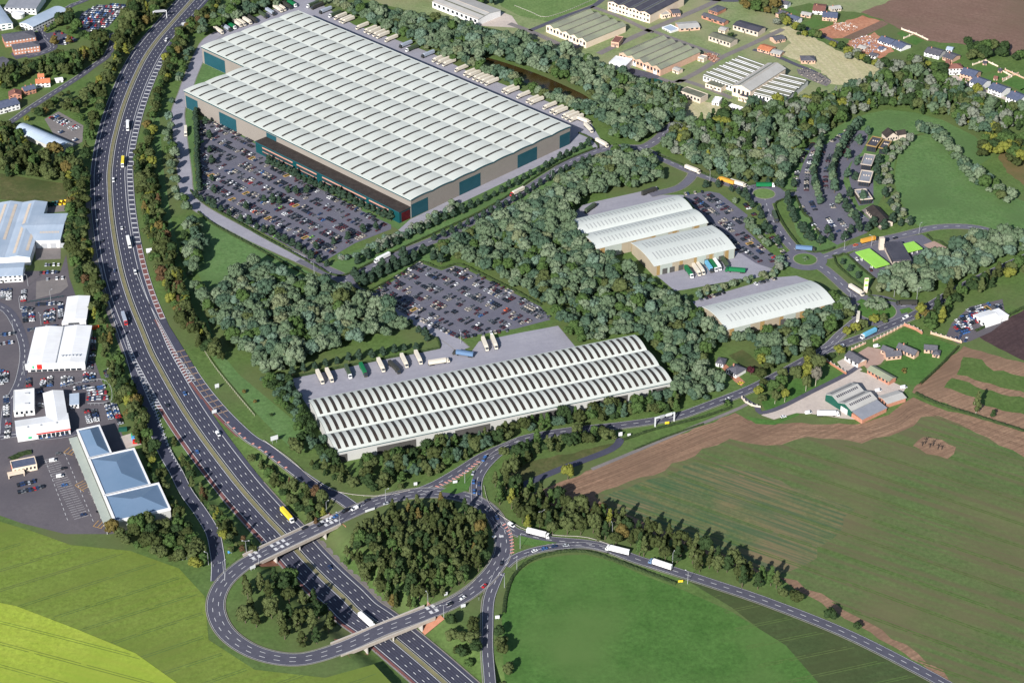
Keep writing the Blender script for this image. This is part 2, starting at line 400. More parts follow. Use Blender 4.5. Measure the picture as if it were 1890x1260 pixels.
def build_ground():
    xs = np.concatenate([[-4000, -2500, -1500, -1000], np.arange(-800, 801, 5.0), [1000, 1500, 2500, 4000]])
    ys = np.concatenate([[0, 400, 700], np.arange(850, 1330, 4.0), np.arange(1330, 2400, 10.0), [2600, 3200, 4500, 6500]])
    X, Y = np.meshgrid(xs, ys); Z = ground_h(X.ravel(), Y.ravel())
    v = np.stack([X.ravel(), Y.ravel(), Z], 1); nx = len(xs); ny = len(ys)
    i = np.arange(nx*ny).reshape(ny, nx); q = np.stack([i[:-1, :-1], i[:-1, 1:], i[1:, 1:], i[1:, :-1]], -1).reshape(-1, 4)
    me = bpy.data.meshes.new('ground'); me.vertices.add(len(v)); me.vertices.foreach_set('co', v.ravel())
    me.loops.add(q.size); me.loops.foreach_set('vertex_index', q.ravel().astype(np.int32))
    me.polygons.add(len(q)); me.polygons.foreach_set('loop_start', np.arange(0, q.size, 4, dtype=np.int32))
    me.update(calc_edges=True); me.materials.append(M('grass')); o = bpy.data.objects.new('ground', me); link(o); tag(o, kind='structure')
build_ground()

# ---------------------------------------------------------------- fields, meadows, yards (flat sheets, a few centimetres apart)
zone('airfield', [(560, -60), (1620, -60), (1655, 0), (1590, 24), (1480, 45), (1425, 62), (1640, 135), (1560, 165), (1480, 185), (1400, 195), (1330, 215), (1265, 235), (1205, 165), (1085, 105), (980, 85), (920, 55), (790, 28), (720, 12), (640, -10)], 'airfield_grass', .04)
zone('airfield_green', [(900, -40), (1110, -40), (1100, 5), (1010, 40), (960, 30), (925, 12)], 'pale_meadow', .07)
zone('airfield_rough', [(1255, 165), (1275, 178), (1360, 205), (1330, 216), (1268, 236), (1255, 205)], 'hay', .065, rough=1.5)
zone('hay_field', [(1418, 58), (1455, 48), (1510, 75), (1570, 105), (1640, 133), (1590, 158), (1535, 155), (1515, 130), (1470, 112), (1440, 100), (1462, 80)], 'hay', .07, rough=2)
zone('ploughed_field', [(1588, 23), (1640, 3), (1672, -18), (1760, -70), (2000, -70), (2000, 150), (1890, 108), (1867, 102), (1783, 83), (1712, 76), (1664, 56), (1628, 37)], 'soil_plough', .07, rough=1.5)
zone('field_margin', [(1440, -5), (1470, -40), (1640, -60), (1670, -25), (1640, 2), (1588, 22), (1560, 22), (1520, 12)], 'airfield_grass', .08)
zone('village_gardens', [(1432, 20), (1500, 5), (1590, 25), (1664, 57), (1712, 76), (1783, 84), (1890, 108), (1890, 215), (1830, 180), (1760, 145), (1650, 130), (1600, 110), (1540, 85), (1480, 50)], 'grass', .06)
zone('building_plot', [(1505, 57), (1590, 30), (1628, 40), (1600, 55), (1560, 70), (1530, 72)], 'soil_red', .09, rough=2)
zone('bare_track', [(1555, 70), (1628, 38), (1640, 45), (1580, 75)], 'soil_plough', .10)
zone('yard_of_houses', [(1560, 82), (1612, 60), (1630, 70), (1650, 95), (1625, 108), (1585, 95)], 'soil_red', .10, rough=2)
for q in ([(1655, 62), (1665, 57), (1680, 66), (1668, 72)], [(1668, 74), (1683, 66), (1706, 75), (1690, 84)], [(1800, 126), (1822, 116), (1842, 126), (1815, 137)], [(1812, 145), (1845, 132), (1868, 142), (1835, 158)], [(1848, 152), (1880, 138), (1910, 150), (1885, 168)], [(1875, 170), (1900, 158), (1920, 170), (1895, 182)],
          [(1482, 45), (1502, 34), (1523, 42), (1503, 52)], [(1448, 18), (1460, 13), (1475, 24), (1462, 30)]):
    zone('garden_lawn', q, 'lawn', .12)
zone('north_meadow', [(1440, 360), (1448, 320), (1470, 290), (1500, 258), (1560, 226), (1600, 210), (1640, 203), (1690, 208), (1740, 222), (1800, 252), (1830, 290), (1800, 310), (1760, 268), (1700, 245), (1660, 262), (1645, 330), (1600, 420), (1540, 460), (1480, 440)], 'meadow', .05)
zone('round_meadow', [(1690, 252), (1665, 268), (1655, 300), (1652, 340), (1668, 380), (1700, 420), (1763, 416), (1850, 432), (1895, 437), (1900, 380), (1862, 360), (1805, 318), (1765, 268), (1725, 250)], 'meadow', .08, smooth=True)
zone('scrub_margin', [(1840, 290), (1910, 230), (1910, 350), (1870, 330)], 'verge_brown', .07, rough=2)
zone('estate_lawn', [(375, 395), (400, 402), (475, 453), (560, 497), (640, 535), (600, 560), (480, 560), (420, 560), (385, 540), (362, 500), (372, 450)], 'meadow', .05)
zone('lawn_strip', [(275, 200), (292, 180), (300, 300), (315, 400), (340, 500), (372, 560), (400, 640), (440, 690), (500, 740), (560, 790), (575, 830), (540, 830), (480, 770), (420, 700), (385, 650), (345, 580), (318, 500), (295, 400), (285, 310)], 'meadow', .05)
zone('drive_meadow', [(452, 118), (436, 135), (378, 157), (352, 168), (350, 150), (368, 108), (378, 98)], 'meadow', .055)
zone('spur_lawn', [(690, 520), (770, 478), (900, 408), (990, 345), (1120, 285), (1160, 290), (1000, 372), (900, 430), (800, 480)], 'meadow', .05)
zone('corner_lawn', [(1060, 256), (1075, 246), (1105, 262), (1120, 280), (1080, 296), (1000, 335), (900, 380), (800, 432), (700, 478), (640, 508), (600, 495), (640, 470), (740, 425), (840, 380), (960, 322), (1058, 276)], 'meadow', .055)
zone('frontage_lawn', [(348, 190), (365, 195), (500, 262), (500, 295), (757, 405), (745, 428), (700, 408), (600, 352), (500, 305), (478, 270), (390, 224), (360, 222), (357, 300), (365, 365), (350, 362), (342, 300), (340, 230)], 'meadow', .055)
zone('service_lawn', [(1455, 372), (1472, 362), (1490, 398), (1520, 438), (1545, 458), (1520, 468), (1498, 466), (1470, 430)], 'meadow', .07)
zone('petrol_lawn', [(1545, 478), (1562, 470), (1590, 495), (1612, 515), (1600, 535), (1578, 520)], 'meadow', .07)
zone('circle_field', [(926, 1135), (931, 1100), (940, 1078), (954, 1057), (978, 1040), (1005, 1030), (1045, 1024), (1081, 1023), (1130, 1036), (1189, 1062), (1262, 1089), (1350, 1128), (1450, 1190), (1520, 1270), (1500, 1400), (1200, 1420), (960, 1400), (930, 1240)], 'lawn', .06)
zone('pasture', [(-160, 975), (0, 962), (60, 980), (130, 1005), (240, 1016), (330, 1048), (378, 1100), (385, 1180), (470, 1235), (600, 1250), (690, 1225), (760, 1300), (800, 1400), (-160, 1400)], 'olive_meadow', .05)
zone('corner_pasture', [(-160, 1080), (30, 1118), (140, 1160), (250, 1205), (330, 1262), (380, 1400), (-160, 1400)], 'lime_meadow', .17)
zone('south_pasture', [(1270, 1072), (1330, 1088), (1440, 1122), (1560, 1178), (1720, 1255), (1800, 1310), (1900, 1400), (1300, 1400), (1480, 1300), (1440, 1190), (1350, 1120)], 'dark_meadow', .05)
zone('plough_headland', [(983, 910), (1097, 864), (1356, 762), (1380, 776), (1415, 783), (1480, 781), (1583, 783), (1640, 765), (1684, 734), (1720, 750), (1890, 795), (2010, 830), (2010, 1400), (1900, 1400), (1700, 1225), (1560, 1140), (1440, 1068), (1390, 1055), (1250, 1000), (1100, 950), (1040, 938), (990, 925)], 'soil_headland', .06, rough=1.2)
zone('crop_field', [(1095, 912), (1204, 874), (1300, 831), (1346, 812), (1415, 823), (1491, 808), (1588, 815), (1643, 805), (1702, 772), (1732, 767), (1800, 800), (1890, 843), (2010, 890), (2010, 1400), (1900, 1390), (1740, 1235), (1600, 1150), (1470, 1072), (1400, 1048), (1250, 988), (1180, 958), (1120, 935)], 'crop', .10, rough=2.5, step=9)
zone('thin_crop', [(1110, 916), (1200, 885), (1290, 850), (1420, 880), (1575, 940), (1540, 990), (1490, 1040), (1440, 1056), (1395, 1044), (1250, 984), (1180, 953)], 'crop_thin', .14, rough=3, step=9)
zone('bare_patch', [(1683, 822), (1704, 806), (1738, 812), (1768, 826), (1748, 848), (1712, 836)], 'soil_headland', .24, rough=1.5)
zone('strip_field', [(1694, 706), (1740, 670), (1778, 640), (1890, 670), (2000, 700), (2000, 830), (1890, 792), (1790, 760), (1684, 724)], 'soil_headland', .06, rough=1.2)
zone('strip_crop', [(1770, 677), (1778, 658), (1812, 664), (1835, 682), (1900, 696), (1900, 728), (1830, 708), (1768, 692)], 'crop_strip', .10, rough=2)
zone('strip_crop', [(1740, 714), (1757, 697), (1788, 706), (1830, 722), (1900, 738), (1900, 768), (1820, 748), (1785, 728)], 'crop_strip', .10, rough=2)
zone('dark_plough', [(1803, 619), (1850, 593), (1895, 569), (2000, 520), (2000, 720), (1895, 667), (1830, 636)], 'soil_dark', .07, rough=.8)
zone('field_verge', [(930, 870), (1000, 845), (1060, 835), (1140, 815), (1128, 835), (1036, 870), (965, 900), (985, 912), (950, 925), (935, 905)], 'rough_grass', .05, rough=1)
zone('house_lawn', [(1612, 640), (1640, 622), (1669, 604), (1717, 621), (1768, 640), (1735, 672), (1697, 708), (1685, 712), (1650, 695), (1622, 680), (1640, 664)], 'lawn', .08)
zone('drive_lawn', [(1405, 742), (1440, 715), (1500, 680), (1525, 668), (1562, 690), (1530, 712), (1470, 742), (1415, 762)], 'lawn', .08)
zone('farm_verge', [(1375, 768), (1402, 772), (1430, 776), (1475, 760), (1475, 766), (1430, 784), (1395, 782)], 'lawn', .09)
zone('farm_yard', [(1405, 766), (1450, 745), (1520, 712), (1560, 690), (1575, 682), (1604, 690), (1650, 706), (1672, 716), (1655, 742), (1588, 775), (1555, 772), (1500, 764), (1470, 762), (1428, 774)], 'concrete_pale', .12)
zone('courtyard', [(1582, 652), (1602, 640), (1625, 644), (1636, 660), (1625, 672), (1600, 680), (1590, 670)], 'paving_pink', .12)
zone('barn_yard', [(1545, 668), (1560, 660), (1592, 682), (1575, 692), (1562, 690)], 'concrete_pale', .13)
zone('cottage_drive', [(1326, 672), (1340, 672), (1375, 705), (1368, 712), (1356, 704)], 'soil_red', .10)
zone('cottage_garden', [(1345, 656), (1370, 645), (1385, 655), (1410, 680), (1405, 695), (1385, 690)], 'rough_grass', .08)
zone('scrap_yard', [(1745, 622), (1757, 596), (1790, 566), (1850, 552), (1858, 590), (1830, 612), (1790, 630), (1768, 634)], 'asphalt_yard', .08, block=True)
zone('pond', [(862, 100), (880, 101), (905, 108), (950, 122), (1000, 140), (1050, 162), (1085, 180), (1090, 196), (1075, 194), (1030, 178), (985, 160), (940, 140), (900, 120)], 'pond_water', .10, block=True, smooth=True)
BLOCK.append(GP([(868, 112), (905, 122), (945, 140), (985, 158), (1030, 176), (1075, 192), (1088, 200), (1080, 205), (1030, 188), (985, 170), (945, 151), (900, 131), (865, 115)]))

zone('retail_yard', [(-60, 505), (60, 500), (112, 500), (122, 470), (128, 512), (150, 575), (166, 640), (188, 702), (210, 760), (225, 800), (250, 850), (290, 930), (312, 962), (205, 985), (120, 985), (40, 965), (-60, 930)], 'asphalt_yard', .06, block=True)
zone('gravel_lot', [(67, 520), (80, 517), (122, 512), (126, 528), (112, 540), (66, 552)], 'asphalt_pale', .09)
zone('loading_pad', [(221, 806), (253, 796), (261, 820), (232, 828)], 'concrete_pale', .12)
zone('factory_yard', [(65, 452), (112, 450), (112, 478), (66, 480)], 'asphalt_pale', .09, block=True)
zone('skip_yard', [(75, 378), (122, 372), (124, 390), (76, 394)], 'asphalt_pale', .09)
zone('heath_patch', [(0, 320), (60, 330), (126, 340), (124, 372), (60, 375), (0, 368)], 'rough_grass', .06)
zone('lot', [(140, 46), (151, 24), (180, 10), (236, 8), (222, 26), (200, 50), (172, 62), (136, 50)], 'asphalt_road', .08, block=True)
zone('lot', [(85, 62), (110, 58), (146, 74), (118, 84), (92, 80)], 'asphalt_road', .08, block=True)
zone('lot', [(82, 220), (108, 206), (154, 232), (152, 262), (132, 272), (100, 250)], 'asphalt_pale', .08, block=True)
zone('brick_court', [(60, 58), (90, 66), (105, 88), (60, 102), (30, 110), (20, 100)], 'asphalt_road', .07, block=True)
zone('dark_apron', [(1036, 78), (1050, 73), (1078, 84), (1066, 90), (1046, 90)], 'asphalt_road', .08)
zone('dark_apron', [(1140, 125), (1158, 124), (1214, 138), (1222, 146), (1190, 148)], 'asphalt_road', .08)
zone('hangar_apron', [(790, 0), (880, 42), (885, 48), (960, 52), (945, 30), (925, 22), (890, 40)], 'concrete_pale', .08)
CP1 = [(358, 223), (388, 222), (476, 268), (500, 305), (553, 330), (597, 352), (687, 399), (722, 415), (722, 423), (655, 449), (602, 480), (584, 484), (520, 448), (440, 406), (400, 384), (366, 364)]
CP2 = [(690, 543), (735, 512), (777, 486), (815, 499), (840, 490), (852, 493), (950, 542), (998, 566), (1016, 590), (950, 607), (852, 622), (780, 588)]
CP3 = [(1262, 361), (1308, 353), (1328, 357), (1380, 397), (1374, 420), (1420, 465), (1440, 478), (1425, 495), (1395, 488), (1358, 465), (1305, 420), (1288, 390)]
CP4 = [(1565, 240), (1604, 242), (1600, 262), (1590, 282), (1570, 300), (1560, 318), (1556, 335), (1566, 360), (1580, 385), (1605, 405), (1600, 430), (1545, 452), (1517, 434), (1500, 412), (1484, 385), (1469, 362), (1473, 330), (1482, 303), (1500, 268), (1512, 260), (1524, 268), (1535, 258)]
zone('large_car_park', CP1, 'asphalt_estate', .08, block=True)
zone('central_car_park', CP2, 'asphalt_estate', .08, block=True)
zone('unit_car_park', CP3, 'asphalt_estate', .08, block=True)
zone('services_car_park', CP4, 'asphalt_estate', .08, block=True)
zone('services_court', [(1575, 295), (1600, 285), (1612, 330), (1612, 375), (1585, 380), (1572, 350), (1565, 320)], 'asphalt_estate', .10, block=True)
zone('services_court', [(1590, 388), (1605, 380), (1640, 412), (1625, 425)], 'asphalt_pale', .10, block=True)
zone('lorry_yard', [(376, 86), (394, 61), (432, 46), (475, 31), (540, 2), (552, -6), (580, 0), (617, 24), (653, 46), (734, 75), (800, 100), (861, 131), (950, 164), (1046, 202), (1088, 222), (1103, 248), (1118, 272), (1104, 286), (1085, 258), (1064, 272), (1058, 276), (836, 382), (745, 430), (735, 425), (757, 405), (1054, 262)], 'concrete_yard', .07, block=True)
zone('dock_yard', [(536, 699), (640, 678), (797, 645), (814, 640), (806, 620), (836, 628), (868, 652), (884, 630), (960, 614), (1030, 601), (1062, 640), (1062, 700), (575, 760), (555, 730)], 'concrete_yard', .09, block=True)
zone('unit_yard', [(1050, 402), (1075, 379), (1100, 372), (1181, 354), (1212, 344), (1220, 360), (1262, 360), (1262, 400), (1052, 418)], 'concrete_yard', .07, block=True)
zone('unit_yard', [(1205, 503), (1290, 470), (1356, 460), (1395, 486), (1428, 497), (1400, 512), (1330, 522), (1268, 534), (1246, 537)], 'concrete_yard', .09, block=True)
zone('unit_yard', [(1278, 557), (1330, 541), (1430, 512), (1470, 509), (1500, 520), (1495, 535), (1300, 582)], 'concrete_yard', .07, block=True)
zone('petrol_forecourt', [(1566, 470), (1590, 458), (1618, 449), (1669, 436), (1702, 433), (1720, 445), (1716, 470), (1694, 487), (1651, 497), (1618, 514)], 'asphalt_estate', .10, block=True)
zone('picnic_pad', [(1704, 452), (1724, 445), (1748, 457), (1728, 468)], 'paving_pink', .12, block=True)

# ---------------------------------------------------------------- motorway surface and markings
m_ = MB()
A = offset(MW, -16.8); B = offset(MW, 16.8); strip(m_, A, B, .28, 'asphalt_motorway'); tag(m_.build('motorway'), kind='structure')
BLOCK.append([p[:2] for p in offset(MW, -18.5)]+[p[:2] for p in reversed(offset(MW, 18.5))])
for o in (4.1, 7.8, 11.5):
    for s in (-1, 1):
        for k in (-.9, .9): ribbon('lane_wear', offset(MW, s*o+k), .75, 'asphalt_worn', .315, block=False)
ribbon('central_reservation', MW, 3.4, 'reservation', .36, block=False)
ribbon('hatched_shoulder', offset(mw_part(90, 690), 18.3), 5.2, 'asphalt_motorway', .27, block=True)
for s in (-1, 1):
    line(MW, s*2.35, .35); line(MW, s*13.35, .42)
    for o in (6.0, 9.65): dashes(MW, s*o, 2.6, 6.4, .46)
line(MW, -16.5, .3)
_f = mw_part(105, 455); bars(_f, 15.6, 20.0, 4.8, 1.9, skew=-.4); line(_f, 15.3, .3); line(_f, 20.4, .3)
_f = mw_part(455, 598); ribbon('red_shoulder', offset(_f, 18.4), 3.6, 'red_surface', .37, block=False); bars(_f, 16.8, 20.0, 4.8, 1.4, z=.44); line(_f, 16.4, .35); line(_f, 20.4, .35)
_f = mw_part(738, 985); ribbon('red_shoulder', offset(_f, -15.1), 2.6, 'red_surface', .37, block=False)
_f = mw_part(985, 1250); ribbon('red_shoulder', offset(_f, -15.4), 2.0, 'red_surface', .37, block=False)
_f = mw_part(900, 1300); line(_f, 16.6, .8, matn='kerb'); line(_f, -16.9, .8, matn='kerb')
ribbon('hard_verge', offset(mw_part(980, 1150), 18.6), 3.0, 'asphalt_pale', .2, block=False)
_f = mw_part(600, 716); bars(_f, 13.5, [13.7+6.3*(i/len(_f)) for i in range(len(_f))][::-1], 3.2, 1.3, chevron=True, skew=1.2)
_f = mw_part(612, 745); bars(_f, -13.5, [-13.7-6.6*(1-i/len(_f)) for i in range(len(_f))], 3.4, 1.3, chevron=True, skew=1.2)
line(mw_part(600, 716), [13.7+6.3*(1-i/len(mw_part(600, 716))) for i in range(len(mw_part(600, 716)))], .35)
line(mw_part(612, 745), [-13.7-6.6*(1-i/len(_f)) for i in range(len(_f))], .35)
SLIP_E = spline(GP([(252, 498), (280, 560), (309, 609), (335, 653), (363, 701), (406, 755), (457, 805), (490, 826), (526, 854), (559, 879), (594, 902), (625, 917), (655, 938)]), 4)
_w = [min(9.0, 3.0+i*.12) for i in range(len(SLIP_E))]
ribbon('slip_road', SLIP_E, _w, 'asphalt_motorway', .30)
SLIP_W = spline(GP([(402, 1072), (403, 1043), (400, 1017), (392, 982), (370, 945), (343.5, 908), (325, 871), (305, 836), (287, 793), (273, 752), (258, 709), (245, 663), (230, 620), (216, 575), (204, 530), (196, 490)]), 4)
_w2 = [max(3.0, min(9.5, 14-i*.07)) if i > len(SLIP_W)*.6 else 9.5 for i in range(len(SLIP_W))]
ribbon('slip_road', SLIP_W, _w2, 'asphalt_motorway', .30)
_n = len(SLIP_E)
line(SLIP_E[int(_n*.42):], -4.2, .35); line(SLIP_E, [w/2-.4 for w in _w], .35)
_k0, _k1 = int(_n*.36), int(_n*.63); bars(SLIP_E[_k0:_k1], -3.9, 3.9, 4.6, 1.0, matn='tan_line'); line(SLIP_E[_k0:_k1], 0.2, .3, matn='tan_line')
ribbon('red_margin', offset(SLIP_E[int(_n*.22):_k1+6], [w/2+1.3 for w in _w[int(_n*.22):_k1+6]]), 2.2, 'red_surface', .33, block=False)
bars(SLIP_E[_k1:int(_n*.85)], 2.0, 4.4, 5.5, 1.6, matn='red_line'); line(SLIP_E[_k1:], 5.2, .8, matn='kerb')
line(SLIP_W, -4.4, .35); line(SLIP_W[:int(len(SLIP_W)*.6)], 4.4, .35)
_a, _b = int(len(SLIP_W)*.30), int(len(SLIP_W)*.58)
bars(SLIP_W[_a:_b], 3.2, [4.4+3.0*i/(_b-_a) for i in range(_b-_a)], 3.4, 1.2, skew=.8)
dashes(SLIP_W[:_a], 0, 3, 6, .3)
ribbon('dirt_verge', offset(mw_part(355, 700), -19.2), 4.0, 'asphalt_pale', .12, block=False)

# ---------------------------------------------------------------- roundabout over the motorway and its arms
RING = spline(GP([(700, 925), (655, 943), (618, 960), (553, 990), (488, 1021), (442, 1048), (408, 1083), (398, 1125), (420, 1170), (475, 1205), (550, 1217), (630, 1196), (705, 1163), (770, 1139), (835, 1112), (880, 1083), (912, 1050), (928, 1018), (928, 988), (917, 960), (898, 937), (865, 920), (815, 910), (755, 912)]), 4, closed=True)
ribbon('roundabout', RING, 11.0, 'asphalt_road', .34, closed=True)
dashes(RING+RING[:1], -1.9, 4, 6, .35); dashes(RING+RING[:1], 1.9, 4, 6, .35)
line(RING, 5.2, .2, closed=True); line(RING, -5.2, .2, closed=True); line(RING, 6.1, .6, matn='kerb', closed=True); line(RING, -6.1, .6, matn='kerb', closed=True)
for nm, px, w, mt in (('road', [(770, 908), (805, 894), (850, 868), (890, 843), (942, 820), (975, 808), (1051, 795), (1138, 786), (1204, 777), (1255, 767), (1318, 744), (1382, 719), (1440, 690), (1504, 656), (1562, 633), (1593, 622), (1631, 606), (1669, 590), (1690, 580), (1720, 562), (1790, 522), (1890, 476), (1990, 430)], 8.4, 'asphalt_road'),
                      ('road', [(960, 814), (935, 826), (915, 840), (892, 864), (880, 889), (880, 925)], 8.0, 'asphalt_road'),
                      ('road', [(912, 952), (930, 966), (949, 980), (980, 990), (1017, 997), (1080, 1003), (1116, 1010), (1175, 1032), (1242, 1053), (1323, 1079), (1420, 1112), (1560, 1168), (1700, 1238), (1830, 1310)], 8.2, 'asphalt_road'),
                      ('road', [(932, 1044), (949, 1030), (979, 1018), (1017, 1010), (1081, 1006), (1130, 1016)], 6.6, 'asphalt_road'),
                      ('road', [(922, 1056), (906, 1094), (901, 1118), (900, 1151), (900, 1205), (910, 1320)], 7.4, 'asphalt_road'),
                      ('road', [(1510, 652), (1532, 636), (1550, 618), (1577, 595), (1590, 586)], 8.0, 'asphalt_estate')):
    P = spline(GP(px), 4); ribbon(nm, P, w, mt, .31+.012*len(px)/10)
    dashes(P, 0, 4, 5, .35, z=.44); line(P, w/2-.4, .2, z=.44); line(P, -w/2+.4, .2, z=.44); line(P, w/2+.7, .6, z=.30, matn='kerb')
    if px[0] == (770, 908): AROAD = P
    if px[0] == (912, 952): EROAD = P
    if px[0] == (960, 814): QROAD = P
bars(spline(GP([(806, 899), (850, 878), (884, 852)]), 1), -1.5, 1.2, 3.0, 1.2, z=.46, matn='red_line', skew=.6)
bars(spline(GP([(929, 968), (940, 985), (944, 1005), (944, 1022)]), 1), -1.8, 1.0, 2.6, 1.0, z=.46, matn='red_line', skew=.5)
for px, py, dx, dy in ((515, 1007, 46, -21), (606, 963, 40, -18), (918, 992, 2, 14), (800, 1124, 40, -16), (470, 1026, 30, -12)):
    a, b = G(px-dx/4, py-dy/4), G(px+dx/4, py+dy/4)
    P = spline([a, ((a[0]+b[0])/2, (a[1]+b[1])/2), b], 1.0); bars(P, -4.2, -1.2, 3.6, 2.2, z=.46); bars(P, .6, 3.6, 3.6, 2.2, z=.46)
for q in ([(955, 1004), (957, 988), (990, 996), (1030, 1002), (985, 1008)], [(812, 908), (850, 884), (876, 872), (864, 905), (842, 912)], [(1580, 558), (1590, 552), (1600, 556), (1588, 562)], [(1660, 572), (1678, 568), (1685, 574), (1664, 580)]):
    zone('traffic_island', q, 'lawn', .47)
P = spline(GP([(1092, 866), (1160, 838), (1260, 796), (1356, 757), (1385, 742)]), 4); ribbon('farm_track', P, 3.2, 'asphalt_pale', .2)
P = spline(GP([(962, 896), (1036, 865), (1128, 829), (1146, 808)]), 4); ribbon('old_road', P, 6.0, 'asphalt_motorway', .2)
P = spline(GP([(1368, 732), (1382, 742), (1398, 752), (1404, 762), (1440, 752), (1500, 722), (1560, 692), (1590, 672)]), 3); ribbon('farm_drive', P, 4.2, 'asphalt_road', .22)

# ---------------------------------------------------------------- estate roads
def estate(nm, px, w, mt, z, marks=True, step=4):
    P = spline(GP(px), step); ribbon(nm, P, w, mt, z); line(P, w/2+.5, .5, z=z-.04, matn='kerb'); line(P, -w/2-.5, .5, z=z-.04, matn='kerb')
    if marks: dashes(P, 0, 4, 6, .4, z=z+.08)
    return P
ES_W = estate('service_road', [(405, 62), (384, 76), (368, 104), (352, 140), (341, 172), (329, 205), (331, 240), (337, 290), (341, 322), (344, 352), (358, 376), (388, 396), (432, 420), (475, 442), (530, 467), (590, 494), (634, 515)], 12.0, 'concrete_yard', .14, marks=False)
ES_J = estate('estate_road', [(556, 478), (590, 494), (634, 515), (653, 536), (690, 550)], 12.4, 'asphalt_estate', .18)
ES_S = estate('service_road', [(680, 546), (729, 570), (780, 598), (831, 626), (855, 645)], 11.0, 'concrete_yard', .15, marks=False)
ES_M = estate('estate_road', [(634, 515), (672, 500), (705, 485), (754, 462), (830, 431), (881, 403), (950, 364), (1021, 319), (1062, 294), (1112, 276), (1150, 272), (1186, 272), (1210, 260), (1229, 243), (1248, 226)], 9.5, 'asphalt_estate', .19)
ES_N = estate('estate_road', [(1180, 272), (1219, 291), (1275, 316), (1343, 339), (1392, 352)], 9.0, 'asphalt_estate', .20)
estate('estate_road', [(1280, 319), (1272, 332), (1252, 347), (1218, 356), (1200, 360)], 8.0, 'asphalt_estate', .21, marks=False)
ES_R = estate('estate_road', [(1411, 366), (1425, 404), (1448, 439), (1470, 463), (1484, 474)], 9.0, 'asphalt_estate', .20)
ES_C = estate('estate_road', [(1440, 358), (1475, 359)], 8.0, 'asphalt_estate', .21, marks=False)
ES_D = estate('estate_road', [(1495, 484), (1517, 494), (1542, 514), (1568, 538), (1596, 560)], 9.5, 'asphalt_estate', .20)
ES_E = estate('estate_road', [(1500, 477), (1527, 473), (1557, 462), (1618, 445), (1669, 433), (1720, 421), (1763, 418), (1804, 421), (1847, 432), (1900, 444)], 8.0, 'asphalt_estate', .21)
estate('estate_road', [(1640, 567), (1660, 565), (1695, 566)], 9.0, 'asphalt_estate', .21)
def traffic_circle(px, py, ro, ri, inner):
    c = G(px, py)
    def ring(r): return [(c[0]+r*math.cos(a), c[1]+r*math.sin(a)) for a in np.linspace(0, 2*math.pi, 40, endpoint=False)]
    m = MB(); fan(m, ring(ro), .245, 'asphalt_estate'); tag(m.build('roundabout'), kind='structure'); BLOCK.append(ring(ro+1))
    m = MB(); fan(m, ring(ri+.8), .30, 'kerb'); fan(m, ring(ri), .40, inner); tag(m.build('roundabout_green'), kind='structure')
traffic_circle(1410, 358, 18.5, 9.3, 'pale_meadow'); traffic_circle(1486, 479, 18, 9.3, 'lawn'); traffic_circle(1618, 573, 24, 15, 'lawn')
for px, w, mt in (([(940, 44), (978, 58), (1010, 72), (1040, 86)], 7, 'asphalt_pale'), ([(978, 57), (1040, 32), (1092, 13), (1112, 0), (1140, -20)], 6, 'asphalt_road'), ([(1092, 13), (1140, 30), (1194, 56), (1206, 60)], 6, 'asphalt_pale'),
                  ([(1105, 100), (1150, 78), (1194, 58), (1229, 43), (1306, 10), (1340, -8)], 7.5, 'asphalt_pale'), ([(1206, 58), (1224, 65), (1267, 81), (1328, 103)], 6, 'asphalt_pale'), ([(1250, 153), (1290, 132), (1333, 106), (1378, 86), (1425, 64), (1445, 54)], 6.5, 'asphalt_pale'),
                  ([(1215, 144), (1240, 152), (1265, 150), (1326, 171), (1350, 182)], 6, 'asphalt_pale'), ([(1390, 92), (1430, 103), (1470, 120), (1500, 132), (1530, 150)], 5.5, 'asphalt_road'), ([(1290, -2), (1360, 2), (1400, -10)], 6, 'asphalt_road'),
                  ([(1580, 98), (1620, 112), (1650, 122)], 4, 'concrete_pale'), ([(1760, 140), (1790, 158), (1830, 172), (1880, 192), (1920, 205)], 6, 'concrete_pale'), ([(1470, 44), (1500, 58), (1560, 86)], 5, 'asphalt_road')):
    ribbon('airfield_road', spline(GP(px), 4), w, mt, .16)
for px, w in (([(209, 62), (208, 81), (197, 104), (182, 116), (166, 127), (152, 138), (118, 160), (89, 178), (51, 203), (23, 223), (-15, 246)], 7.5), ([(172, -6), (150, 4), (127, 14), (99, 41), (76, 55), (86, 70), (100, 87), (80, 98), (50, 106)], 7), ([(0, 806), (40, 800), (80, 806), (130, 800), (142, 795)], 8), ([(-10, 560), (20, 580), (45, 640), (38, 700), (15, 750), (10, 800)], 8)):
    P = spline(GP(px), 4); ribbon('local_road', P, w, 'asphalt_road', .15); dashes(P, 0, 4, 4, .4, z=.25); line(P, w/2-.3, .25, z=.25)

for px in ([(992, 916), (1100, 873), (1230, 820), (1345, 772), (1390, 783), (1420, 794), (1500, 790), (1585, 792), (1650, 775), (1690, 748), (1730, 762), (1890, 812)], [(1000, 920), (1110, 880), (1240, 828), (1350, 784), (1395, 796), (1440, 802), (1510, 798), (1590, 800), (1655, 784), (1695, 758), (1735, 772), (1890, 824)], [(1005, 926), (1100, 893), (1230, 842), (1342, 798), (1400, 806)]):
    P = spline(GP(px), 4)
    for o in (-.95, .95): ribbon('wheel_track', offset(P, o), .6, 'soil_tracks', .13, block=False)

